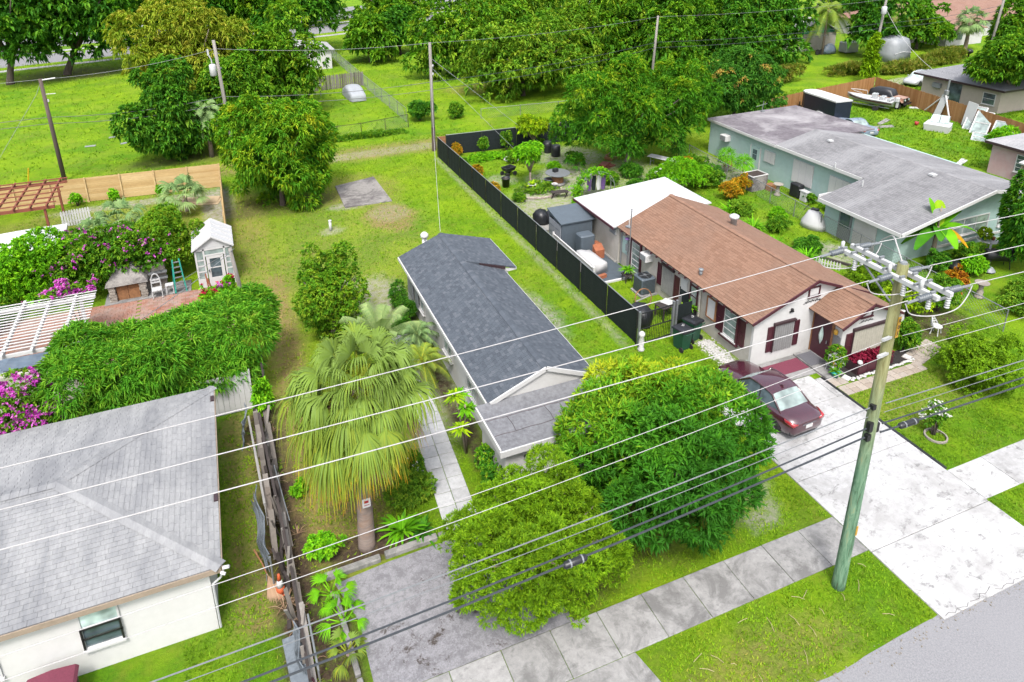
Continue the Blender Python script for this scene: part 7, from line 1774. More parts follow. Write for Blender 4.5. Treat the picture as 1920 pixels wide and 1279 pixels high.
bg2 = thing('covered_grill', 'barbecue under a crumpled black cover at the near fence corner', 'grill', (18.25,26.2,0))
rings = []
for z_, r_ in ((.02,.52),(.3,.56),(.6,.55),(.8,.5),(.95,.36),(1.0,.15)):
    rings.append([((r_*1.05+.06*math.sin(k*2.4+z_*5))*math.cos(2*math.pi*k/14),(r_*1.25+.06*math.sin(k*1.9+z_*3))*math.sin(2*math.pi*k/14),z_+.03*math.sin(k*2)) for k in range(14)])
part(bg2, 'cover', MB().loft(rings), M['tarp_black'], True)
bh2 = thing('bamboo_hoop', 'round tan hoop leaning by the covered barbecue', 'hoop', (19.2,27.4,0))
part(bh2, 'ring', MB().tube([(.5*math.cos(a),.12*math.sin(a),.55+.5*math.sin(a)) for a in [2*math.pi*k/24 for k in range(25)]],.03,6), M['brown_wood'])
part(bh2, 'crossbar', MB().bar((-.48,.0,.45),(.48,.02,.62),.08,.03), M['grey_wood'])
wt = thing('side_table', 'low table with a white sheet and black grate by the gate', 'table', (19.75,26.2,0), R(8))
part(wt, 'table_top', MB().cbox((0,0,.7),(.9,.7,.05)), M['dark_wood'])
part(wt, 'sheet', MB().cbox((.25,.1,.735),(.55,.6,.015),.3), M['trim_white'])
part(wt, 'leg', MB().cbox((-.4,-.3,.34),(.06,.06,.68)).cbox((.4,-.3,.34),(.06,.06,.68)).cbox((-.4,.3,.34),(.06,.06,.68)).cbox((.4,.3,.34),(.06,.06,.68)), M['dark_wood'])
pb = thing('planter_box', 'black planter box with spiky plants beside the gate', 'planter', (20.35,25.2,0), R(6))
part(pb, 'box', MB().cbox((0,0,.45),(1.0,.45,.9),0,.02), M['black_plastic'])
for dx in (-.28,.22): blades('x','',(dx,0,.9),36,.6,'leaf_lime' if dx < 0 else 'leaf_bright',w=.025,droop=.45,sub=pb)
part(pb, 'reflector', MB().cbox((-.1,.35,1.1),(.4,.02,.7),0,0), M['galv'])
gt = thing('iron_gate', 'black wrought iron gate and side panel at the screen fence end', 'gate', (17.05,24.5,0), R(4))
bar_ = MB().tube([(0,0,.08),(0,0,1.72)],.012,5).mesh('bar', M['black_metal']); fixn(bar_)
for i in range(17): inst(gt, 'bar', bar_, (.12+i*.105,0,0))
part(gt, 'frame', MB().box(0,1.95,-.02,.02,1.70,1.75).box(0,1.95,-.02,.02,.06,.1).box(0,1.95,-.02,.02,.85,.89), M['black_metal'])
part(gt, 'post', MB().box(-.05,.05,-.05,.05,0,1.85).box(1.95,2.05,-.05,.05,0,1.9).box(2.15,2.25,-.05,.05,0,1.9), M['galv'])
part(gt, 'side_panel', MB().box(3.2,3.24,.35,1.0,.1,1.8).box(3.2,3.24,.35,.39,.1,1.9).box(3.2,3.24,.96,1.0,.1,1.9), M['black_screen'])
part(gt, 'fabric_panel', MB().box(2.3,3.15,-.015,.015,.75,1.62), M['black_screen'])
for k, (x_, y_) in enumerate(((16.95,24.1),(21.2,24.0))):
    solo('stone_post', MB().lathe([(.15,0),(.17,.1),(.11,.2),(.14,.5),(.10,.75),(.15,.85),(.15,.95),(.05,1.05)],12), M['trim_white'], ['white ornamental post at the fence corner','white ornamental post behind the green bins'][k], 'post', (x_,y_,0), smooth=True)
def bin_(lab, loc, rz):
    t_ = thing('wheelie_bin', lab, 'bin', loc, rz, 'green rubbish bins at the gate')
    part(t_, 'body', MB().loft([[(-.25,-.27,.05),(.25,-.27,.05),(.25,.27,.05),(-.25,.27,.05)],[(-.31,-.34,.98),(.31,-.34,.98),(.31,.34,.98),(-.31,.34,.98)],[(-.35,-.38,1.0),(.35,-.38,1.0),(.35,.38,1.0),(-.35,.38,1.0)],[(-.35,-.38,1.05),(.35,-.38,1.05),(.35,.38,1.05),(-.35,.38,1.05)]]), M['green_bin'])
    l_ = part(t_, 'lid', MB().loft([[(-.36,-.40,1.052),(.36,-.40,1.052),(.36,.42,1.052),(-.36,.42,1.052)],[(-.34,-.38,1.10),(.34,-.38,1.10),(.34,.40,1.14),(-.34,.40,1.14)],[(-.2,-.25,1.14),(.2,-.25,1.14),(.2,.28,1.18),(-.2,.28,1.18)]]), M['black_plastic'])
    part(l_, 'lid_mark', MB().tube([(-.07+.07*math.cos(a),-.1+.07*math.sin(a),1.175) for a in [k*.5 for k in range(10)]],.01,4), M['trim_white'])
    part(t_, 'wheel', MB().tube([(-.34,.3,.13),(-.28,.3,.13)],.13,12).tube([(.34,.3,.13),(.28,.3,.13)],.13,12), M['rubber'])
    part(t_, 'handle', MB().tube([(-.28,.42,1.0),(-.28,.5,1.02),(.28,.5,1.02),(.28,.42,1.0)],.02,6), M['green_bin'])
bin_('left green wheeled bin with dark lid, nearer the street', (18.85,23.55,0), R(-172)); bin_('right green wheeled bin with dark lid, next to the wall', (19.75,24.0,0), R(-166))
# entrance: mats, stand, bed
solo('door_mat', MB().box(20.9,23.2,19.95,20.75,.052,.066), M['mat_maroon'], 'long maroon carpet along the front wall beside the driveway', 'carpet')
solo('door_mat', MB().box(23.3,24.15,19.95,20.85,.104,.118), M['mat_grey'], 'dark grey mat before the front door', 'mat')
struct('front_step', MB().box(20.8,23.22,19.55,21.0,-.05,.05).box(23.25,24.28,19.0,21.0,-.05,.10), M['walk_concrete'])
ps_ = thing('plant_stand', 'white metal stand with a flowering plant beside the front door', 'plant stand', (23.95,19.35,.1))
psm = MB()
for dx in (-.22,.22):
    for dy in (-.18,.18): psm.tube([(dx,dy,0),(dx*.8,dy*.8,.75)],.018,5)
psm.cbox((0,0,.3),(.5,.42,.03)).cbox((0,0,.75),(.42,.36,.03))
part(ps_, 'stand', psm, M['white_metal'])
v, tt, rr = merge([foliage('x', sphere(160)*np.array([.42,.38,.5])+np.array([.05,0,.75]), sphere(160), 'leaf_mid', 8, .11, .06)])
part(ps_, 'foliage', fast_mesh('foliage', v, tt, rr, M['leaf_mid']), None)
v, tt, rr = foliage('x', sphere(18)*np.array([.4,.36,.5])+np.array([.05,0,.75]), sphere(18), 'leaf_croton', 6, .07, .06, rn=(.4,.7))
part(ps_, 'blossom', fast_mesh('blossom', v, tt, rr, M['leaf_croton']), None)
fb = thing('flower_box', 'maroon timber flower box with crimson leaves under the front window', 'planter', (24.75,18.72,0), R(2))
for i in range(4):
    part(fb, 'box_panel', MB().cbox((.28+i*.56,0,.25),(.53,.04,.40)), M['maroon_paint'])
part(fb, 'box_frame', MB().box(0,2.26,-.03,.03,.452,.50).box(0,2.26,-.03,.03,.0,.045).box(-.02,.02,.03,.62,0,.5).box(2.24,2.28,.03,.62,0,.5).box(0,2.26,.6,.64,0,.5), M['dark_trim'])
P_ = np.column_stack([rng.uniform(.08,2.2,300),rng.uniform(.05,.6,300),rng.uniform(.42,.62,300)])
v, tt, rr = foliage('x', P_, np.tile([0,0,1.0],(300,1)), 'leaf_coleus', 8, .15, .09, .8, .2, .3, None, (0,1))
part(fb, 'foliage', fast_mesh('foliage', v, tt, rr, M['leaf_coleus']), None)
solo('snail_ornament', MB().lathe([(.02,0),(.1,.03),(.12,.1),(.08,.18),(.01,.2)],12), M['trim_white'], 'cream shell ornament on the flower box corner', 'ornament', (24.9,18.8,.5), smooth=True)
sb_ = thing('pebble_border', 'row of white pebbles along the brick path in front of the flower box', 'stones', (0,0,0))
pbm = MB().lathe([(.02,0),(.08,.02),(.09,.06),(.04,.1)],7).mesh('pebble', M['white_stone'], True)
setrnd(pbm,[0]*len(pbm.vertices))
for i in range(46): inst(sb_, 'pebble', pbm, (24.2+i*.085+random.uniform(-.03,.03),18.56+random.uniform(-.06,.06),.01), (0,0,random.uniform(0,6)), (random.uniform(.6,1.2),random.uniform(.6,1.1),random.uniform(.6,1)))
for k, (x_, y_) in enumerate(((24.15,18.75),(28.0,18.85))):
    solo('stepping_stone', MB().cbox((0,0,.03),(.32,.32,.05),.3,.01), M['trim_white'], ['small white stepping stone left of the flower box','small white stepping stone right of the flower box'][k], 'stone', (x_,y_,.01))
pt2 = thing('green_pot', 'teal rimmed pot with a young plant by the brick path', 'pot', (23.75,19.05,0))
part(pt2, 'pot', MB().lathe([(.14,0),(.2,.25),(.22,.25),(.22,.3),(.17,.3)],14), M['teal_paint'], True)
blades('x','',(0,0,.25),40,.4,'leaf_mid',w=.05,droop=.5,sub=pt2)
gv = thing('gravel_strip', 'white gravel strip along the ranch house side wall', None); gv['kind'] = 'stuff'; del gv['label']
gm = MB(); rn = []
for i in range(900):
    x_ = 20.15+random.gauss(0,.22); y_ = random.uniform(20.6,23.6); s_ = random.uniform(.02,.05)
    gm.cbox((x_,y_,s_*.4),(s_*2,s_*1.6,s_),random.uniform(0,3)); rn += [random.random()]*8
ms = gm.mesh('gravel', M['white_stone']); setrnd(ms, rn)
bpy.data.objects.remove(gv); gv = link(bpy.data.objects.new('gravel_strip', ms)); gv['kind'] = 'stuff'
# ---------------------------------------------------------------- lawn furniture right
def cast_chair(lab, loc, rz):
    t_ = thing('garden_chair', lab, 'chair', loc, rz)
    part(t_, 'seat', MB().lathe([(.22,.40),(.25,.42),(.25,.44),(.22,.46)],14), M['white_metal'])
    for a in (.6,2.5,3.8,5.6): part(t_, 'leg', MB().tube([(.2*math.cos(a),.2*math.sin(a),.42),(.24*math.cos(a),.24*math.sin(a),.2),(.28*math.cos(a),.28*math.sin(a),0)],[.025,.02,.025],5), M['white_metal'])
    m = MB(); pts = [(.26*math.cos(a),.26*math.sin(a),.45+.42*math.sin((a-.2)/2.75*math.pi)) for a in [.2+2.75*k/10 for k in range(11)]]
    m.tube(pts,.025,5)
    for p in pts[1:-1]: m.tube([(p[0],p[1],.44),(p[0]*1.04,p[1]*1.04,(p[2]+.44)/2),p],.016,4)
    for zz in (.56,.68): m.tube([(p[0]*1.02,p[1]*1.02,min(zz,p[2])) for p in pts[1:-1]],.022,4)
    part(t_, 'backrest', m, M['white_metal'])
cast_chair('white cast metal chair with openwork back on the right lawn', (31.0,19.75,0), R(20))
def birdbath(name, lab, loc, s_=1.0):
    t_ = thing(name, lab, 'birdbath', loc)
    part(t_, 'pedestal', MB().lathe([(.24*s_,0),(.24*s_,.08),(.14*s_,.16),(.17*s_,.35*s_),(.10*s_,.5*s_),(.14*s_,.72*s_),(.1*s_,.76*s_)],14), M['stone'], True)
    part(t_, 'bowl', MB().lathe([(.1*s_,.76*s_),(.34*s_,.84*s_),(.36*s_,.9*s_),(.32*s_,.9*s_),(.1*s_,.82*s_)],18), M['stone'], True)
birdbath('birdbath', 'pale stone birdbath beyond the right wire fence', (36.3,21.3,0))
birdbath('urn', 'tall white plant urn beside the teal house lawn', (37.0,37.0,0), 1.0)
solo('white_baluster', MB().lathe([(.15,0),(.15,.1),(.08,.2),(.13,.5),(.07,.8),(.12,.9)],12), M['trim_white'], 'white baluster pedestal in the shade behind the big pole', 'pedestal', (30.0,20.9,0), smooth=True)
tbw = thing('round_table', 'white round metal table with potted plants by the teal wall', 'table', (42.0,24.9,0))
part(tbw, 'table_top', MB().lathe([(.6,.72),(.62,.74),(.6,.76)],22), M['white_metal'])
for a in (.5,2.1,3.7,5.2): part(tbw, 'leg', MB().tube([(.3*math.cos(a),.3*math.sin(a),.72),(.22*math.cos(a),.22*math.sin(a),.35),(.42*math.cos(a),.42*math.sin(a),0)],.022,5), M['white_metal'])
pot1 = thing('potted_plant', 'yellow-green potted plant on the white round table', 'potted plant', (41.75,25.0,.76))
part(pot1, 'pot', MB().lathe([(.1,0),(.16,.2),(.14,.2)],12), M['teal_paint'], True)
v, tt, rr = foliage('x', sphere(110)*.33+np.array([0,0,.45]), sphere(110), 'leaf_lime', 8, .14, .07)
part(pot1, 'foliage', fast_mesh('foliage', v, tt, rr, M['leaf_lime']), None)
solo('flowerpot', MB().lathe([(.08,0),(.11,.2),(.09,.2)],12), M['terracotta'], 'small terracotta pot on the white round table', 'pot', (42.2,24.75,.76), smooth=True)
sg_ = thing('barrel_smoker', 'black barrel smoker grill in the clutter before the teal house', 'grill', (40.6,23.3,0), R(-30))
part(sg_, 'barrel', MB().tube([(-.75,0,.75),(-.7,0,.75),(.7,0,.75),(.75,0,.75)],[.25,.36,.36,.25],16), M['black_metal'], True)
part(sg_, 'chimney', MB().tube([(-.55,0,1.05),(-.55,0,1.5)],.06,8), M['grey_metal'])
for a, b in ((-.5,-.25),(.5,-.25),(-.5,.25),(.5,.25)): part(sg_, 'leg', MB().tube([(a,b,.55),(a*1.1,b*1.3,0)],.025,5), M['black_metal'])
cl = thing('clutter_table', 'low table heaped with red and brown junk by the smoker', 'table', (41.6,23.9,0), R(-20))
part(cl, 'table_top', MB().cbox((0,0,.55),(1.4,.6,.05)), M['brown_wood'])
part(cl, 'leg', MB().cbox((-.6,-.2,.26),(.06,.06,.52)).cbox((.6,-.2,.26),(.06,.06,.52)).cbox((-.6,.2,.26),(.06,.06,.52)).cbox((.6,.2,.26),(.06,.06,.52)), M['brown_wood'])
solo('red_tray', MB().cbox((0,0,.03),(.9,.4,.06),0,.02), M['terracotta'], 'orange-red tray on the low junk table', 'tray', (41.6,23.9,.58), R(-20))
for k, (x_, y_, mt, s_) in enumerate(((38.9,23.6,'tarp_black',.5),(39.5,23.0,'pale_plastic',.35),(38.2,24.0,'tarp_black',.45))):
    solo('junk_bag', MB().lathe([(.3*s_,0),(s_,.1),(s_*.95,.4*s_),(s_*.5,.9*s_),(.1,1.0*s_)],9), M[mt], ['black bag under the banana plant, right one','pale tub beside the black bags','black bag under the banana plant, left one'][k], 'bag', (x_,y_,0), smooth=True)
mbk = thing('covered_scooter', 'white covered scooter with dark seat beside the teal door', 'scooter', (35.0,31.6,0), R(20))
part(mbk, 'cover', MB().loft([[(.5*math.cos(a)*k1,.85*math.sin(a)*k1,z_) for a in [2*math.pi*i/12 for i in range(12)]] for z_,k1 in ((.02,1.0),(.4,.95),(.8,.7),(1.15,.5),(1.3,.2))]), M['tarp_white'], True)
part(mbk, 'seat', MB().cbox((0,.0,1.32),(.3,.5,.12),0,.04), M['black_plastic'])
part(mbk, 'handlebar', MB().tube([(-.4,.55,1.25),(0,.5,1.45),(.4,.55,1.25)],.03,6), M['black_metal'])
ap = thing('kettle_grill', 'dark covered grill against the teal wall', 'grill', (38.0,36.2,0))
part(ap, 'body', MB().cbox((0,0,.55),(.55,.9,1.0),0,.06), M['tarp_black'])
part(ap, 'side_shelf', MB().cbox((-.05,-.85,.75),(.45,.7,.06)).cbox((-.05,-.85,.35),(.4,.6,.7),0,.04), M['white_metal'])
ct = thing('concrete_planter', 'tall square concrete planter box beside the wire fence', 'planter', (36.4,38.8,0), R(3))
part(ct, 'box', MB().box(-.75,.75,-.55,.55,0,1.15), M['pad_concrete'])
part(ct, 'soil', MB().box(-.68,.68,-.48,.48,1.151,1.17), M['mulch'])
part(ct, 'rim', MB().box(-.78,.78,-.58,-.49,1.152,1.2).box(-.78,.78,.49,.58,1.152,1.2).box(-.78,-.69,-.489,.489,1.152,1.2).box(.69,.78,-.489,.489,1.152,1.2), M['white_wall'])
for k, (x_, y_, mt) in enumerate(((37.6,40.0,'terracotta'),(37.3,38.0,'brown_wood'),(37.8,43.5,'terracotta'),(38.2,44.6,'dark_wood'))):
    solo('crate', MB().cbox((0,0,.25),(.6,.5,.5),.2,.02), M[mt], ['terracotta tub left of the teal side door','brown crate right of the concrete planter','terracotta tub near the far teal corner','dark crate at the far teal corner'][k], 'crate', (x_,y_,0))
struct('garden_kerb', MB().bar((29.6,36.2,.06),(31.2,30.5,.06),.14,.16).bar((31.0,30.2,.06),(33.4,25.6,.06),.14,.16), M['dark_wood'])
wf_ = thing('picket_edging', 'short white picket edging behind the brown roof', 'edging', (31.2,27.6,0), R(-58))
for i in range(9): part(wf_, 'picket', MB().prismy([(i*.16,0),(i*.16+.08,0),(i*.16+.08,.42),(i*.16+.04,.5),(i*.16,.42)],-.01,.01), M['trim_white'])
part(wf_, 'rail', MB().box(-.02,1.4,.012,.03,.2,.25), M['trim_white'])
# ---------------------------------------------------------------- back garden of the ranch house
wl = thing('cable_spool_table', 'round grey table on a brown drum like a small well', 'table', (23.3,45.5,0))
part(wl, 'base', MB().lathe([(.62,0),(.62,.16),(.5,.2)],20), M['walk_concrete'], True)
part(wl, 'drum', MB().lathe([(.46,.2),(.46,.85)],20), M['brown_wood'])
part(wl, 'table_top', MB().lathe([(.9,.86),(.95,.9),(.95,.94),(.85,.95)],24), M['galv'])
solo('black_box', MB().cbox((0,0,.14),(.4,.3,.28),.3,.02), M['black_plastic'], 'small black box on the round drum table', 'box', (23.2,45.7,.95))
gb = thing('garden_bench', 'weathered brown slatted bench by the round bed', 'bench', (22.2,43.0,0), R(-12))
for i in range(4): part(gb, 'slat', MB().cbox((0,-.2+i*.13,.45),(1.3,.11,.04)), M['dark_wood'])
for a in (-.5,.5): part(gb, 'leg', MB().bar((a-.15,-.2,0),(a+.1,-.1,.44),.06,.06).bar((a+.15,.2,0),(a-.1,.1,.44),.06,.06), M['dark_wood'])
wb = thing('garden_cart', 'black garden cart with four wheels on the screened lawn', 'cart', (20.6,48.8,0), R(20))
part(wb, 'tray', MB().loft([[(-.4,-.28,.42),(.4,-.28,.42),(.4,.28,.42),(-.4,.28,.42)],[(-.52,-.36,.72),(.52,-.36,.72),(.52,.36,.72),(-.52,.36,.72)],[(-.47,-.31,.72),(.47,-.31,.72),(.47,.31,.72),(-.47,.31,.72)],[(-.37,-.25,.46),(.37,-.25,.46),(.37,.25,.46),(-.37,.25,.46)]]), M['black_plastic'])
for a in (-.38,.38):
    for b in (-.34,.34): part(wb, 'wheel', MB().tube([(a,b-.05,.18),(a,b+.05,.18)],.18,14), M['rubber'])
part(wb, 'axle', MB().bar((-.38,-.3,.2),(-.38,.3,.2),.04,.04).bar((.38,-.3,.2),(.38,.3,.2),.04,.04).bar((-.38,0,.22),(.38,0,.4),.05,.05), M['black_metal'])
def bucket(lab, loc, r_, h_, mt, plant=None, name='bucket'):
    t_ = thing(name, lab, 'pot', loc)
    part(t_, 'body', MB().lathe([(r_*.8,0),(r_,h_*.92),(r_*1.1,h_*.92),(r_*1.1,h_),(r_*.92,h_),(r_*.75,.05)],16), M[mt], True)
    part(t_, 'soil', MB().lathe([(r_*.88,h_*.84),(.01,h_*.88)],14), M['mulch'])
    if plant: blades('x','',(0,0,h_*.8),40,h_*.9+.2,plant,w=.06,droop=.55,sub=t_)
bucket('tall black pot beside the yellow croton and screen', (19.4,46.5,0), .32, .75, 'black_plastic')
bucket('cream ribbed pot with a yellow plant in the round bed', (20.9,45.0,0), .3, .55, 'tarp_white', 'leaf_lime')
bucket('dark blue-grey tub right of the round bed', (22.6,45.6,0), .36, .5, 'grey_plastic')
bucket('pale pot near the drum table', (22.6,44.6,0), .22, .45, 'tarp_white')
for k, (x_, y_) in enumerate(((26.2,51.6),(26.0,52.8))):
    solo('black_drum', MB().lathe([(.38,0),(.4,.1),(.38,.5),(.4,.55),(.38,.95),(.3,1.0)],16), M['black_plastic'], ['black drum on the grey gravel, front one','black drum on the grey gravel, rear one'][k], 'drum', (x_,y_,0), smooth=True)
rg2 = thing('stone_ring', 'small ring of white stones on the screened lawn', 'stones', (22.3,52.2,0))
stn = MB().lathe([(.05,0),(.14,.03),(.15,.12),(.06,.2)],8).mesh('stone', M['white_stone'], True); setrnd(stn,[0]*len(stn.vertices))
for i in range(14): inst(rg2, 'stone', stn, (.55*math.cos(i*.449),.55*math.sin(i*.449),0), (0,0,i*1.3), (1,random.uniform(.7,1.1),random.uniform(.7,1.1)))
be = thing('bed_border', 'pinkish stones edging the round garden bed', 'stones', (21.2,44.8,0))
stn2 = MB().cbox((0,0,.08),(.28,.18,.18),0,.04).mesh('stone', M['tan_brick']); setrnd(stn2,[0]*len(stn2.vertices))
for i in range(16):
    a = -2.4+i*.14; inst(be, 'stone', stn2, (1.9*math.cos(a),1.6*math.sin(a),0), (0,0,a+1.57+random.uniform(-.2,.2)))
cvd = thing('covered_heap', 'heap of covered barbecues under black plastic by the screen', 'covered heap', (19.5,39.2,0), R(-10))
for k, (dx, sx_, hh) in enumerate(((-.6,.55,1.0),(.35,.75,.9),(.9,.5,.7))):
    rings = [[((sx_*q_+.07*math.sin(i*2.3+z_*6+k))*math.cos(2*math.pi*i/14)+dx,(.6*q_+.06*math.sin(i*1.7+z_*4))*math.sin(2*math.pi*i/14),z_*hh+.03*math.sin(i*2.9)) for i in range(14)] for z_,q_ in ((.02,1.05),(.35,1.0),(.7,.9),(.9,.65),(1.0,.25))]
    part(cvd, 'cover', MB().loft(rings), M['tarp_black'], True)
solo('wood_pallet', MB().cbox((0,0,.05),(2.2,.9,.1),R(-10)), M['grey_wood'], 'pale timber base under the covered heap', 'timber', (19.4,38.3,0))
arh = thing('garden_arch', 'vine-covered metal garden arch hung with purple cloths', 'arch', (24.8,42.2,0), R(-8))
am_ = MB()
for yy in (-.35,.35):
    am_.tube([(-1.3,yy,0)]+[(-1.3*math.cos(a),yy,.75+1.25*math.sin(a)) for a in [math.pi*k/14 for k in range(15)]]+[(1.3,yy,0)],.03,6)
for k in range(1,14,2): a = math.pi*k/14; am_.bar((-1.3*math.cos(a),-.35,.75+1.25*math.sin(a)),(-1.3*math.cos(a),.35,.75+1.25*math.sin(a)),.03,.03)
part(arh, 'frame', am_, M['galv'])
an_ = rng.uniform(0,math.pi*.72,420); Pv = np.column_stack([-1.35*np.cos(an_)+rng.normal(0,.12,420), rng.uniform(-.5,.5,420), .7+1.3*np.sin(an_)+rng.normal(0,.12,420)]); Pv[:120,0] = -1.5+rng.normal(0,.25,120); Pv[:120,2] = rng.uniform(.1,1.0,120)
v, tt, rr = foliage('x', Pv, sphere(420), 'leaf_bright', 8, .13, .07)
part(arh, 'vine', fast_mesh('vine', v, tt, rr, M['leaf_bright']), None)
for dx, mt in ((-.55,'purple_cloth'),(-.2,'black_screen'),(.2,'tarp_white'),(.55,'purple_cloth')):
    part(arh, 'hanging_cloth', MB().loft([[(dx-.16+.05*math.sin(z_*5),0,z_),(dx,-.06,z_),(dx+.16,.02+.04*math.sin(z_*4),z_)] for z_ in (.45,.8,1.2,1.6)], False, False), M[mt])
hoop2 = thing('bare_arch', 'bare white metal arch at the far corner of the white roof', 'arch', (30.8,41.0,0), R(-10))
part(hoop2, 'frame', MB().tube([(-.9,0,0)]+[(-.9*math.cos(a),0,.6+1.1*math.sin(a)) for a in [math.pi*k/12 for k in range(13)]]+[(.9,0,0)],.035,6).tube([(0,0,1.7),(-.2,.1,.2)],.025,5), M['white_metal'])
tt_ = thing('folding_table', 'long white folding table tilted beside the mango trunk', 'table', (33.0,45.6,0), R(-62))
part(tt_, 'table_top', MB().cbox((0,0,.74),(2.6,.8,.05),0,.02), M['tarp_white'])
for a in (-1.0,1.0): part(tt_, 'leg', MB().bar((a,-.3,0),(a,-.3,.71),.04,.04).bar((a,.3,0),(a,.3,.71),.04,.04).bar((a,-.3,.3),(a,.3,.3),.03,.03), M['grey_metal'])
for k, (x_, y_, sx_, sy_, h_, mt, nm, lab) in enumerate(((34.2,43.9,1.1,.7,.5,'tarp_black','tarp_heap','black heap of junk at the end of the folding table'),(31.6,42.6,1.2,.7,.6,'galv','metal_panel_stack','grey stacked panels beside the bare arch'),(28.8,47.6,1.4,.9,.25,'red_wood','timber_stack','red-brown boards lying under the mango tree'),(30.0,49.0,1.0,.7,.5,'brown_wood','pallet_heap','brown pallets behind the mango trunk'),(25.8,45.2,.9,.6,.35,'galv','scrap_sheet','grey scrap sheets beside the drum table'),(27.6,46.4,.7,.5,.4,'tarp_white','white_tub','white tub under the mango tree'))):
    t_ = thing(nm, lab, nm.split('_')[-1], (x_,y_,0), R(15*k))
    for j in range(3): part(t_, 'layer', MB().cbox((random.uniform(-.12,.12),random.uniform(-.1,.1),h_*(j+.5)/3),(sx_*(1-.12*j),sy_*(1-.15*j),h_/3-.01),random.uniform(-.3,.3),.015), M[mt])
fcs = thing('folding_chair', 'black folding chair lying open by the garden bench', 'chair', (23.9,43.2,0), R(30))
part(fcs, 'backrest', MB().bar((0,0,.35),(.15,0,.85),.45,.03), M['black_plastic'])
part(fcs, 'seat', MB().cbox((-.22,0,.4),(.42,.42,.03)), M['black_plastic'])
part(fcs, 'leg', MB().tube([(-.4,-.2,0),(.1,-.2,.8)],.015,5).tube([(-.4,.2,0),(.1,.2,.8)],.015,5).tube([(.1,-.2,0),(-.4,-.2,.42)],.015,5).tube([(.1,.2,0),(-.4,.2,.42)],.015,5), M['galv'])
# ---------------------------------------------------------------- bungalow back lawn
mk = thing('marker_pipe', 'short white pipe standing on the back lawn', 'pipe', (5.65,43.7,0))
part(mk, 'pipe', MB().tube([(0,0,-.05),(0,0,.72)],.09,10), M['trim_white'], True)
part(mk, 'cap', MB().lathe([(.11,.68),(.11,.76),(.05,.78)],10), M['trim_white'], True)
ys = thing('yellow_marker', 'thin yellow cable marker beyond the board fence', 'marker', (-14.9,62.1,0))
part(ys, 'stake', MB().tube([(0,0,0),(.25,0,1.3)],.05,6), M['yellow_paint'])
for k, (x_, y_, l_) in enumerate(((-11.6,71.2,.9),(-10.0,73.5,.6),(-8.8,70.9,.6))):
    solo('litter', MB().cbox((0,0,.04),(l_,.35,.06),.2*k,.02), M['pale_plastic'], ['pale board lying flat in the park, left one','pale board lying flat in the park, farther one','pale board lying flat in the park, right one'][k], 'board', (x_,y_,0))
mbx = thing('meter_post', 'small grey meter box on a post before the picket fence', 'meter', (11.0,82.2,0))
part(mbx, 'post', MB().cbox((0,0,.5),(.08,.08,1.0)), M['grey_wood'])
part(mbx, 'box', MB().cbox((0,-.06,1.1),(.35,.16,.55),0,.02), M['galv'])
# ---------------------------------------------------------------- left garden
rp = thing('red_pergola', 'red-brown timber pergola at the left edge of the garden', 'pergola', (0,0,0))
for x_ in (-11.2,-17.0):
    for y_ in (48.9,53.6): part(rp, 'post', MB().cbox((x_,y_,1.2),(.14,.14,2.45)), M['red_wood'])
for y_ in (48.8,53.7): part(rp, 'beam', MB().cbox((-14.1,y_,2.5),(7.0,.1,.2)), M['red_wood'])
for i in range(8): part(rp, 'rafter', MB().cbox((-11.0-.9*i,51.25,2.68),(.08,5.6,.15)), M['red_wood'])
for i in range(6): part(rp, 'batten', MB().cbox((-14.1,48.9+i*.94,2.79),(7.2,.07,.07)), M['red_wood'])
tn = thing('white_canopy', 'white fabric canopy half hidden by climbing shrubs', 'canopy', (-11.6,45.2,0), R(4))
part(tn, 'cover', MB().loft([[(-1.9,-1.8,1.5),(1.9,-1.8,1.5),(1.9,1.8,1.5),(-1.9,1.8,1.5)],[(-1.95,-1.85,1.85),(1.95,-1.85,1.85),(1.95,1.85,1.85),(-1.95,1.85,1.85)],[(-.3,-.3,2.45),(.3,-.3,2.45),(.3,.3,2.45),(-.3,.3,2.45)]]), M['tarp_white'])
for a in (-1.85,1.85):
    for b in (-1.75,1.75): part(tn, 'leg', MB().tube([(a,b,0),(a,b,1.55)],.04,6), M['white_metal'])
wpf = thing('white_picket_gate', 'short white picket panel beside the red pergola', 'picket panel', (-11.0,51.5,0), R(8))
for i in range(11): part(wpf, 'picket', MB().prismy([(i*.16,0),(i*.16+.12,0),(i*.16+.12,1.05),(i*.16+.06,1.15),(i*.16,1.05)],-.012,.012), M['trim_white'])
part(wpf, 'rail', MB().box(-.02,1.8,.014,.05,.25,.33).box(-.02,1.8,.014,.05,.8,.88), M['trim_white'])
ply = thing('plywood_sheet', 'pale plywood sheets lying by the young fan palm', 'plywood', (-2.2,52.5,0), R(-18))
for j in range(2): part(ply, 'sheet', MB().cbox((-.2*j,.25*j,.04+.05*j),(2.6,1.2,.035),.06*j), M['plywood'])
# white slatted pergola over the patio
wp = thing('white_pergola', 'white slatted pergola over the left patio', 'pergola', (0,0,0))
XP = [-15.2+i*1.08 for i in range(8)]
for x_ in XP: part(wp, 'beam', MB().cbox((x_,33.1,2.56),(.11,4.9,.16)), M['trim_white'])
slm = MB().cbox((-11.2,0,2.69),(8.9,.055,.03)).mesh('slat', M['trim_white']); fixn(slm)
for i in range(17): inst(wp, 'slat', slm, (0,30.95+i*.265,0))
for y_ in (31.0,35.2): part(wp, 'header', MB().cbox((-11.2,y_,2.41),(8.7,.12,.14)), M['trim_white'])
for x_ in (-7.5,-12.6):
    for y_ in (31.0,35.2): part(wp, 'post', MB().cbox((x_,y_,1.17),(.14,.14,2.34)), M['trim_white'])
solo('garden_wall', MB().box(-16,-7.1,30.2,30.42,-.05,1.9), M['cream_wall'], 'cream garden wall along the near side of the white pergola', 'wall')
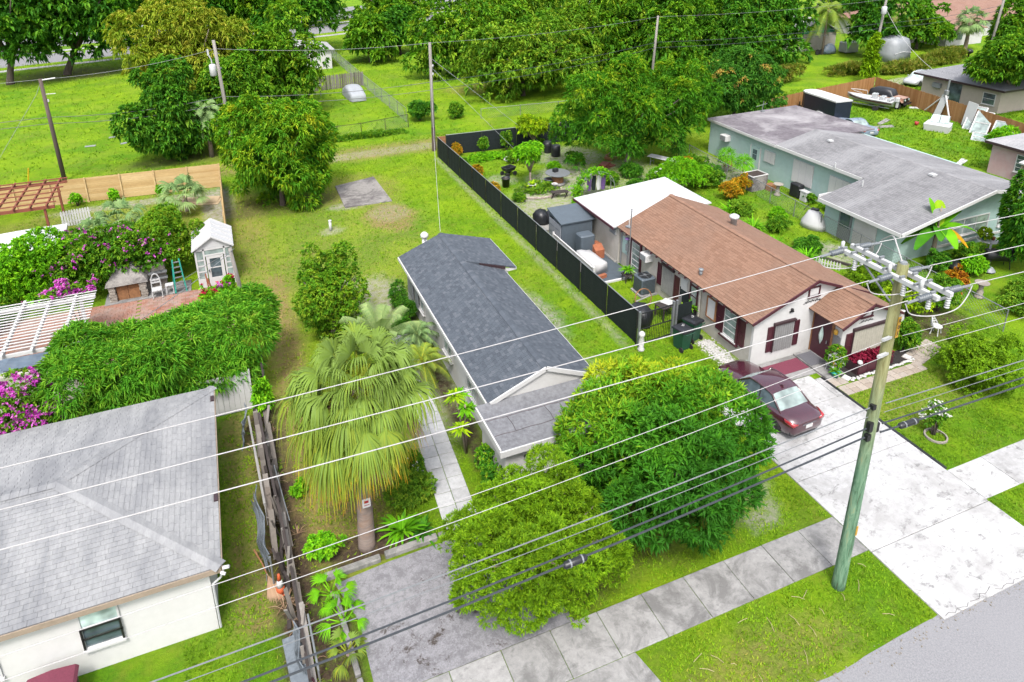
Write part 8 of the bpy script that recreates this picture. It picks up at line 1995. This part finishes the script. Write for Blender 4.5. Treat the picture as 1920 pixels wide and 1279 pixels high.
tbp = thing('patio_table', 'blue-covered table under the white pergola', 'table', (-9.6,33.2,0))
part(tbp, 'table_top', MB().cbox((0,0,.74),(1.8,1.0,.05)), M['car_blue'])
for a in (-.8,.8):
    for b in (-.4,.4): part(tbp, 'leg', MB().cbox((a,b,.36),(.06,.06,.71)), M['white_metal'])
solo('blue_cover', MB().cbox((0,0,.3),(1.0,1.6,.6),.05,.06), M['car_blue'], 'blue cushioned seat under the white pergola', 'seat', (-10.9,33.6,0))
# greenhouse porch
gh = thing('greenhouse', 'white glazed greenhouse with panelled door beside the garden fence', 'greenhouse', (-2.45,38.75,0))
W_, D_, H_ = 1.95, 2.6, 2.35
fm_ = MB()
for x_ in (0,.42,1.5,W_-.09): fm_.box(x_,x_+.09,0,.09,0,H_)
fm_.box(0,W_,.0,.09,H_-.1,H_).box(.092,.418,.005,.085,0,.55).box(1.592,1.858,.005,.085,0,.55).box(.512,1.498,.0,.088,1.9,1.98)
for z_ in (.95,1.3,1.65): fm_.box(.092,.418,.01,.08,z_,z_+.07).box(1.592,1.858,.01,.08,z_,z_+.07)
for y_ in (D_*.33,D_*.66,D_-.09): fm_.box(0,.09,y_,y_+.09,0,H_).box(W_-.09,W_,y_,y_+.09,0,H_)
fm_.box(0,.09,.092,D_,H_-.1,H_).box(W_-.09,W_,.092,D_,H_-.1,H_).box(0,.09,.092,D_,.5,.58).box(W_-.09,W_,.092,D_,.5,.58)
part(gh, 'frame', fm_, M['trim_white'])
part(gh, 'lower_panel', MB().box(.02,.06,.092,D_,0,.5).box(W_-.06,W_-.02,.092,D_,0,.5), M['trim_white'])
for x0, x1 in ((.095,.415),(1.595,1.855)):
    for z0, z1 in ((.57,.93),(1.04,1.28),(1.39,1.63),(1.74,2.23)): part(gh, 'pane', MB().box(x0,x1,.03,.05,z0,z1), M['grey_glass'])
part(gh, 'transom', MB().box(.515,1.495,.03,.05,1.99,2.23), M['grey_glass'])
gd = part(gh, 'door', MB().box(.56,.72,.01,.075,.02,1.88).box(1.28,1.45,.01,.075,.02,1.88).box(.722,1.278,.01,.075,.02,.55).box(.722,1.278,.01,.075,1.72,1.88).box(.722,1.278,.015,.07,1.12,1.18), M['trim_white'])
part(gd, 'pane', MB().box(.725,1.275,.03,.05,.56,1.11).box(.725,1.275,.03,.05,1.19,1.71), M['dark_glass'])
part(gd, 'handle', MB().cbox((.64,-.02,1.0),(.04,.06,.16)), M['black_metal'])
part(gh, 'gable', MB().prismy([(.0,H_+.01),(W_,H_+.01),(W_/2,H_+.62)],.01,.06), M['white_roof'])
grf = part(gh, 'roof', MB().slab([(-.12,-.15,H_+.0),(W_/2,-.15,H_+.72),(W_/2,D_+.1,H_+.72),(-.12,D_+.1,H_+.0)],.04).slab([(W_/2,-.15,H_+.72),(W_+.12,-.15,H_+.0),(W_+.12,D_+.1,H_+.0),(W_/2,D_+.1,H_+.72)],.04), M['white_roof'])
rbm = MB()
for i in range(5):
    y_ = -.12+i*.67; rbm.bar((-.12,y_,H_+.03),(W_/2,y_,H_+.75),.05,.05).bar((W_+.12,y_,H_+.03),(W_/2,y_,H_+.75),.05,.05)
part(grf, 'roof_rib', rbm, M['trim_white'])
# outdoor oven, ladder and chairs
ov = thing('stone_oven', 'outdoor stone oven with wooden doors under a grey chimney hood', 'oven', (-6.0,39.4,0))
for x_ in (-.75,.75):
    for j in range(6): part(ov, 'stone', MB().cbox((x_+random.uniform(-.03,.03),-.4,.09+j*.16),(.34+random.uniform(-.04,.04),.36,.15),random.uniform(-.06,.06),.02), M['stone'])
part(ov, 'back_wall', MB().box(-.9,1.9,.1,.5,0,1.5), M['stone'])
ovd = part(ov, 'door', MB().box(-.56,-.01,-.42,-.36,.04,.92).box(.01,.56,-.42,-.36,.04,.92), M['brown_wood'])
part(ov, 'hood', MB().loft([[(-1.05,-.65,1.0),(1.05,-.65,1.0),(1.05,.5,1.0),(-1.05,.5,1.0)],[(-1.0,-.6,1.15),(1.0,-.6,1.15),(1.0,.5,1.15),(-1.0,.5,1.15)],[(-.35,-.1,1.95),(.35,-.1,1.95),(.35,.5,1.95),(-.35,.5,1.95)]]), M['pad_concrete'])
part(ov, 'shelf', MB().box(1.05,2.0,-.2,.1,.8,.86).box(1.05,2.0,-.2,.1,1.15,1.2), M['galv'])
part(ov, 'base_slab', MB().box(-1.2,3.1,-.75,.6,.0,.06), M['walk_concrete'])
ld = thing('step_ladder', 'teal fibreglass step ladder beside the outdoor oven', 'ladder', (-3.45,39.0,.06), R(8))
lm_ = MB().bar((-.28,-.35,0),(-.17,.05,1.85),.07,.04).bar((.28,-.35,0),(.17,.05,1.85),.07,.04)
part(ld, 'front_rail', lm_, M['teal_paint'])
part(ld, 'rear_rail', MB().bar((-.3,.5,0),(-.17,.1,1.82),.05,.03).bar((.3,.5,0),(.17,.1,1.82),.05,.03), M['teal_paint'])
for i in range(6): part(ld, 'step', MB().cbox((0,-.3+.065*i,.28+i*.28),(.5-.035*i,.12,.03)), M['galv'])
def rung_chair(name, lab, loc, rz, h_, arch=True):
    t_ = thing(name, lab, 'chair', loc, rz)
    m = MB().tube([(-.24,0,0),(-.22,.05,h_*.75),(-.12,.07,h_*.95),(.0,.08,h_),(.12,.07,h_*.95),(.22,.05,h_*.75),(.24,0,0)],.03,6)
    part(t_, 'frame', m, M['white_metal'])
    part(t_, 'leg', MB().tube([(-.24,-.45,0),(-.24,-.42,.45)],.025,5).tube([(.24,-.45,0),(.24,-.42,.45)],.025,5), M['white_metal'])
    part(t_, 'seat', MB().cbox((0,-.2,.45),(.5,.48,.04)), M['white_metal'])
    for z_ in (.6,.72): part(t_, 'slat', MB().cbox((0,.04,h_*z_),(.42,.03,.09)), M['white_metal'])
rung_chair('garden_chair', 'white arched-back metal chair before the outdoor oven', (-4.6,38.85,.06), R(5), 1.25)
stl = thing('white_stool', 'small white open stool between chair and ladder', 'stool', (-3.95,38.8,.06))
part(stl, 'seat', MB().cbox((0,0,.52),(.42,.36,.04)), M['white_metal'])
for a in (-.18,.18):
    for b in (-.15,.15): part(stl, 'leg', MB().cbox((a,b,.25),(.04,.04,.5)), M['white_metal'])
for k, (x_, y_) in enumerate(((-2.0,36.3),(-1.2,36.5),(-.9,37.2))):
    sh_ = shrub('hibiscus', ['red-flowered bush at the near edge of the brick patio','pink-flowered bush beside the mossy post','bush with a red bloom before the greenhouse'][k], (x_,y_), (x_,y_,.75), (.5,.4,.55), 'leaf_bright', 170, 8, .11, .06, nl=6, petals='petal_red' if k != 1 else 'petal_magenta', pn=26, ps=.13)
solo('umbrella_pole', MB().tube([(0,0,0),(-.08,0,1.5)],.04,6).tube([(.22,0,0),(-.02,0,1.2)],.05,5), M['terracotta'], 'folded rust-coloured parasol leaning by the greenhouse door', 'parasol', (-1.9,37.4,0))
# ---------------------------------------------------------------- junk yard, right
aw = thing('scrap_heap', 'white propped frame with leaning tubes against the cedar fence', 'scrap', (67.0,47.2,0), R(-100))
part(aw, 'panel', MB().bar((-.1,-.2,0),(.1,.3,2.2),.75,.06), M['white_metal'])
part(aw, 'mast', MB().tube([(.1,.3,1.9),(.15,.35,3.9)],.09,8).cbox((.1,.3,2.5),(.4,.3,.5),0,.05), M['galv'])
part(aw, 'leaning_tube', MB().tube([(.1,.25,2.3),(-1.9,.1,.2)],.06,6).tube([(.1,.25,2.3),(1.5,-.1,.1)],.08,6).tube([(.15,.3,2.2),(1.1,.3,.1)],.06,6), M['trim_white'])
def window_frame(lab, loc, rz, tilt, w, h):
    t_ = thing('old_window', lab, 'window', loc, rz); c_, s_ = math.cos(tilt), math.sin(tilt)
    T = lambda x_, z_: (x_, z_*s_, z_*c_)
    m = MB()
    for a, b in (((0,0),(0,h)),((w,0),(w,h)),((0,0),(w,0)),((0,h),(w,h)),((0,h*.5),(w,h*.5))): m.bar(T(*a),T(*b),.10,.08)
    part(t_, 'frame', m, M['trim_white'])
    part(t_, 'pane', MB().slab([T(.05,.05),T(w-.05,.05),T(w-.05,h-.05),T(.05,h-.05)],.015), M['grey_glass'])
window_frame('old white window frame leaning in the junk yard, left one', (65.3,43.4,0), R(-70), .75, 1.3, 2.6)
window_frame('old white window frame leaning in the junk yard, middle one', (64.6,42.2,0), R(-68), .8, 1.3, 2.5)
window_frame('old white window frame leaning in the junk yard, right one', (64.5,40.3,0), R(-75), .6, 1.6, 1.8)
window_frame('low white window frame lying in the junk yard grass', (62.6,40.6,0), R(-60), 1.2, 1.4, 1.2)
solo('plastic_sheet', MB().bar((0,0,0),(.1,.25,2.4),1.1,.05), M['tarp_white'], 'pale flat panel leaning on the cedar fence', 'panel', (66.0,43.6,0), R(-100))
mbx2 = thing('scrap_boat_top', 'white boat console with windscreen dumped in the junk yard', 'boat part', (62.6,43.9,0), R(-65))
part(mbx2, 'base', MB().loft([[(-1.0,-.7,0),(1.0,-.7,0),(1.0,.7,0),(-1.0,.7,0)],[(-1.1,-.8,.65),(1.1,-.8,.65),(1.0,.7,.75),(-1.0,.7,.75)]]), M['tarp_white'])
part(mbx2, 'windscreen', MB().slab([(-.8,.0,.75),(0-.03,.0,.75),(-.03,.4,1.4),(-.7,.4,1.4)],.03).slab([(.03,.0,.75),(.8,.0,.75),(.7,.4,1.4),(.03,.4,1.4)],.03), M['pale_glass'])
part(mbx2, 'crate', MB().cbox((.2,1.0,.85),(.9,.6,.7)).cbox((-.5,.9,.6),(.5,.5,.5)), M['grey_wood'])
solo('red_bucket', MB().lathe([(.16,0),(.2,.35),(.17,.35)],10), M['red_paint'], 'small red bucket beside the dumped boat console', 'bucket', (62.3,45.9,0), smooth=True)
solo('grey_bin', MB().cbox((0,0,.6),(.8,.8,1.2),.2,.06), M['black_plastic'], 'dark bin against the cedar fence near the pink house', 'bin', (63.6,37.4,0))
for k, (x_, y_, a) in enumerate(((60.3,47.8,20),(58.6,46.6,-14),(68.2,50.0,-40),(55.6,36.4,20))):
    pt_ = thing('timber_piece', ['grey plank pile lying behind the boat','weathered board lying in the junk yard grass','white board lying by the off-road vehicle','pale plank beside the pink house'][k], 'timber', (x_,y_,0), R(a))
    for j in range(2): part(pt_, 'board', MB().cbox((.1*j,.2*j,.05+.04*j),(2.4,.22,.06),.05*j), M['grey_wood'] if k < 2 else M['tarp_white'])
# ---------------------------------------------------------------- far right
ts = thing('tarped_shed', 'silver tarp-wrapped shed beyond the cedar fence', 'shed', (87.5,70.2,0), R(8))
rings = [[(sx_*w_+.08*math.sin(k*3+z_*4),sy_*d_+.06*math.sin(k*2.1+z_*3),z_) for k,(sx_,sy_) in enumerate(((-1,-1),(-.3,-1.04),(.4,-1),(1,-1),(1,0),(1,1),(0,1.03),(-1,1),(-1,0)))] for z_,w_,d_ in ((0,1.9,1.6),(1.2,1.85,1.55),(2.4,1.75,1.5),(3.1,1.5,1.2),(3.5,.7,.4))]
part(ts, 'tarp', MB().loft(rings), M['tarp_grey'], True)
part(ts, 'rope', MB().tube([(-1.95,-1.66,1.3),(0,-1.7,1.5),(1.95,-1.66,1.2)],.03,5), M['trim_white'])
bk1 = thing('covered_motorbike', 'dark blue covered machine outside the teal gabled house', 'motorbike', (83.8,77.5,0))
part(bk1, 'cover', MB().loft([[(1.2*k1*math.cos(a),.6*k1*math.sin(a),z_) for a in [2*math.pi*i/12 for i in range(12)]] for z_,k1 in ((.1,1.0),(.7,.95),(1.2,.7),(1.5,.3))]), M['car_blue'], True)
part(bk1, 'wheel', MB().tube([(-1.5,-.06,.4),(-1.5,.06,.4)],.4,14).tube([(-2.2,-.06,.4),(-2.2,.06,.4)],.4,14), M['rubber'])
solo('white_van_body', MB().cbox((0,0,.9),(2.4,1.6,1.6),0,.15), M['car_white'], 'small white box trailer beside the teal gabled house', 'trailer', (87.0,77.0,0))
solo('black_grill', MB().lathe([(.1,0),(.12,.4),(.45,.6),(.5,.85),(.3,1.1)],12), M['black_metal'], 'black kettle grill on the lawn before the rusty roofed house', 'grill', (99.5,67.5,0), smooth=True)
hd = thing('far_hedge', 'clipped dark hedge along the far street', 'hedge', (0,0,0))
cH = c0+RN*14.2
lbs = [((cH+RD*(50+2.2*i)).x,(cH+RD*(50+2.2*i)).y,.7,1.5,.9,.9) for i in range(22)]
P_, N_ = crown_pts(lbs, 900, .05)
v, tt, rr = foliage('x', P_, N_, 'leaf_mid', 8, .5, .25)
part(hd, 'foliage', fast_mesh('foliage', v, tt, rr, M['leaf_mid']), None)
# ---------------------------------------------------------------- grass
HOLES = [(-14.5,-2.0,16.8,25.5),(7.4,12.6,17.9,33.2),(20.4,27.6,19.4,37.3),(17.5,23.15,0,20.9),(-60,17.6,11.65,13.25),(23,60,11.65,13.25),(38.4,48,25.5,47.5),(35.2,47,25.6,31.2),(-60,90,-50,9.3),
         (1.2,9.0,9,11.7),(1.2,7.4,13.2,17.45),(7.2,10.7,47,52.8),(18,20.6,30.3,36.8),(23.1,28.8,17.8,19.4),(-13,-.8,30,39.8),(55,67,24,35),(5.0,6.6,17.5,30.2)]
def grass_pts(n, x0, x1, y0, y1):
    x_ = rng.uniform(x0,x1,n); y_ = rng.uniform(y0,y1,n); k = np.ones(n,bool)
    for a,b,c_,d2 in HOLES: k &= ~((x_ > a) & (x_ < b) & (y_ > c_) & (y_ < d2))
    dirt, dry, mul, lush = masks(x_, y_)
    k &= rng.uniform(0,1,n) > np.clip(1.15*dirt+.55*dry+1.1*mul,0,.97)
    # thick in clumps, thin between
    k &= rng.uniform(0,1,n) < np.clip(.62+.5*vnoise(x_,y_,2.3,1)+.25*vnoise(x_,y_,7.0,6),.08,1)
    return x_[k], y_[k], dry[k], lush[k]
sets = []
for n, box, h_ in ((125000,(-3,34,9,24),.09),(95000,(-14,44,24,62),.125),(34000,(44,78,30,62),.2),(28000,(-40,60,58,120),.22)):
    x_, y_, dry, lush = grass_pts(n, *box); m_ = len(x_)
    P_ = np.column_stack([x_,y_,np.zeros(m_)]); nb_ = 3
    pp = np.repeat(P_,nb_,0); a = rng.uniform(0,6.28,m_*nb_); el = rng.uniform(.25,1.2,m_*nb_)
    L_ = h_*rng.uniform(.6,1.5,m_*nb_); d = np.column_stack([np.cos(a)*np.cos(el),np.sin(a)*np.cos(el),np.sin(el)])
    tip = pp+d*L_[:,None]; sd = np.column_stack([-np.sin(a),np.cos(a),np.zeros(m_*nb_)])*(h_*.16*rng.uniform(.7,1.4,m_*nb_))[:,None]
    V_ = np.stack([pp-sd,pp+sd,tip],1).reshape(-1,3); V_[:,2] = np.maximum(V_[:,2],.003)
    r_ = np.clip(.62-.35*np.repeat(lush,nb_)+.45*np.repeat(dry,nb_)*(rng.uniform(0,1,m_*nb_) < .6)+rng.normal(0,.13,m_*nb_),0,1)
    sets.append((V_, np.arange(m_*nb_*3).reshape(-1,3), np.repeat(r_,3)))
v, tt, rr = merge(sets)
go = link(bpy.data.objects.new('grass', fast_mesh('grass', v, tt, rr, M['grass_blade'])))
tag(go, 'short green lawn grass', 'grass', None, 'stuff')
# twigs and fallen fronds on the verge
tw = MB()
for i in range(18):
    x_ = random.uniform(9.2,17.2); y_ = random.uniform(9.6,11.5); a = random.uniform(0,6.28); l_ = random.uniform(.1,.45)
    tw.tube([(x_,y_,.06),(x_+l_*.5*math.cos(a)+.02,y_+l_*.5*math.sin(a),.08),(x_+l_*math.cos(a),y_+l_*math.sin(a),.05)],.007,4)
o = part(None, 'twigs', tw, M['plywood']); o['kind'] = 'stuff'
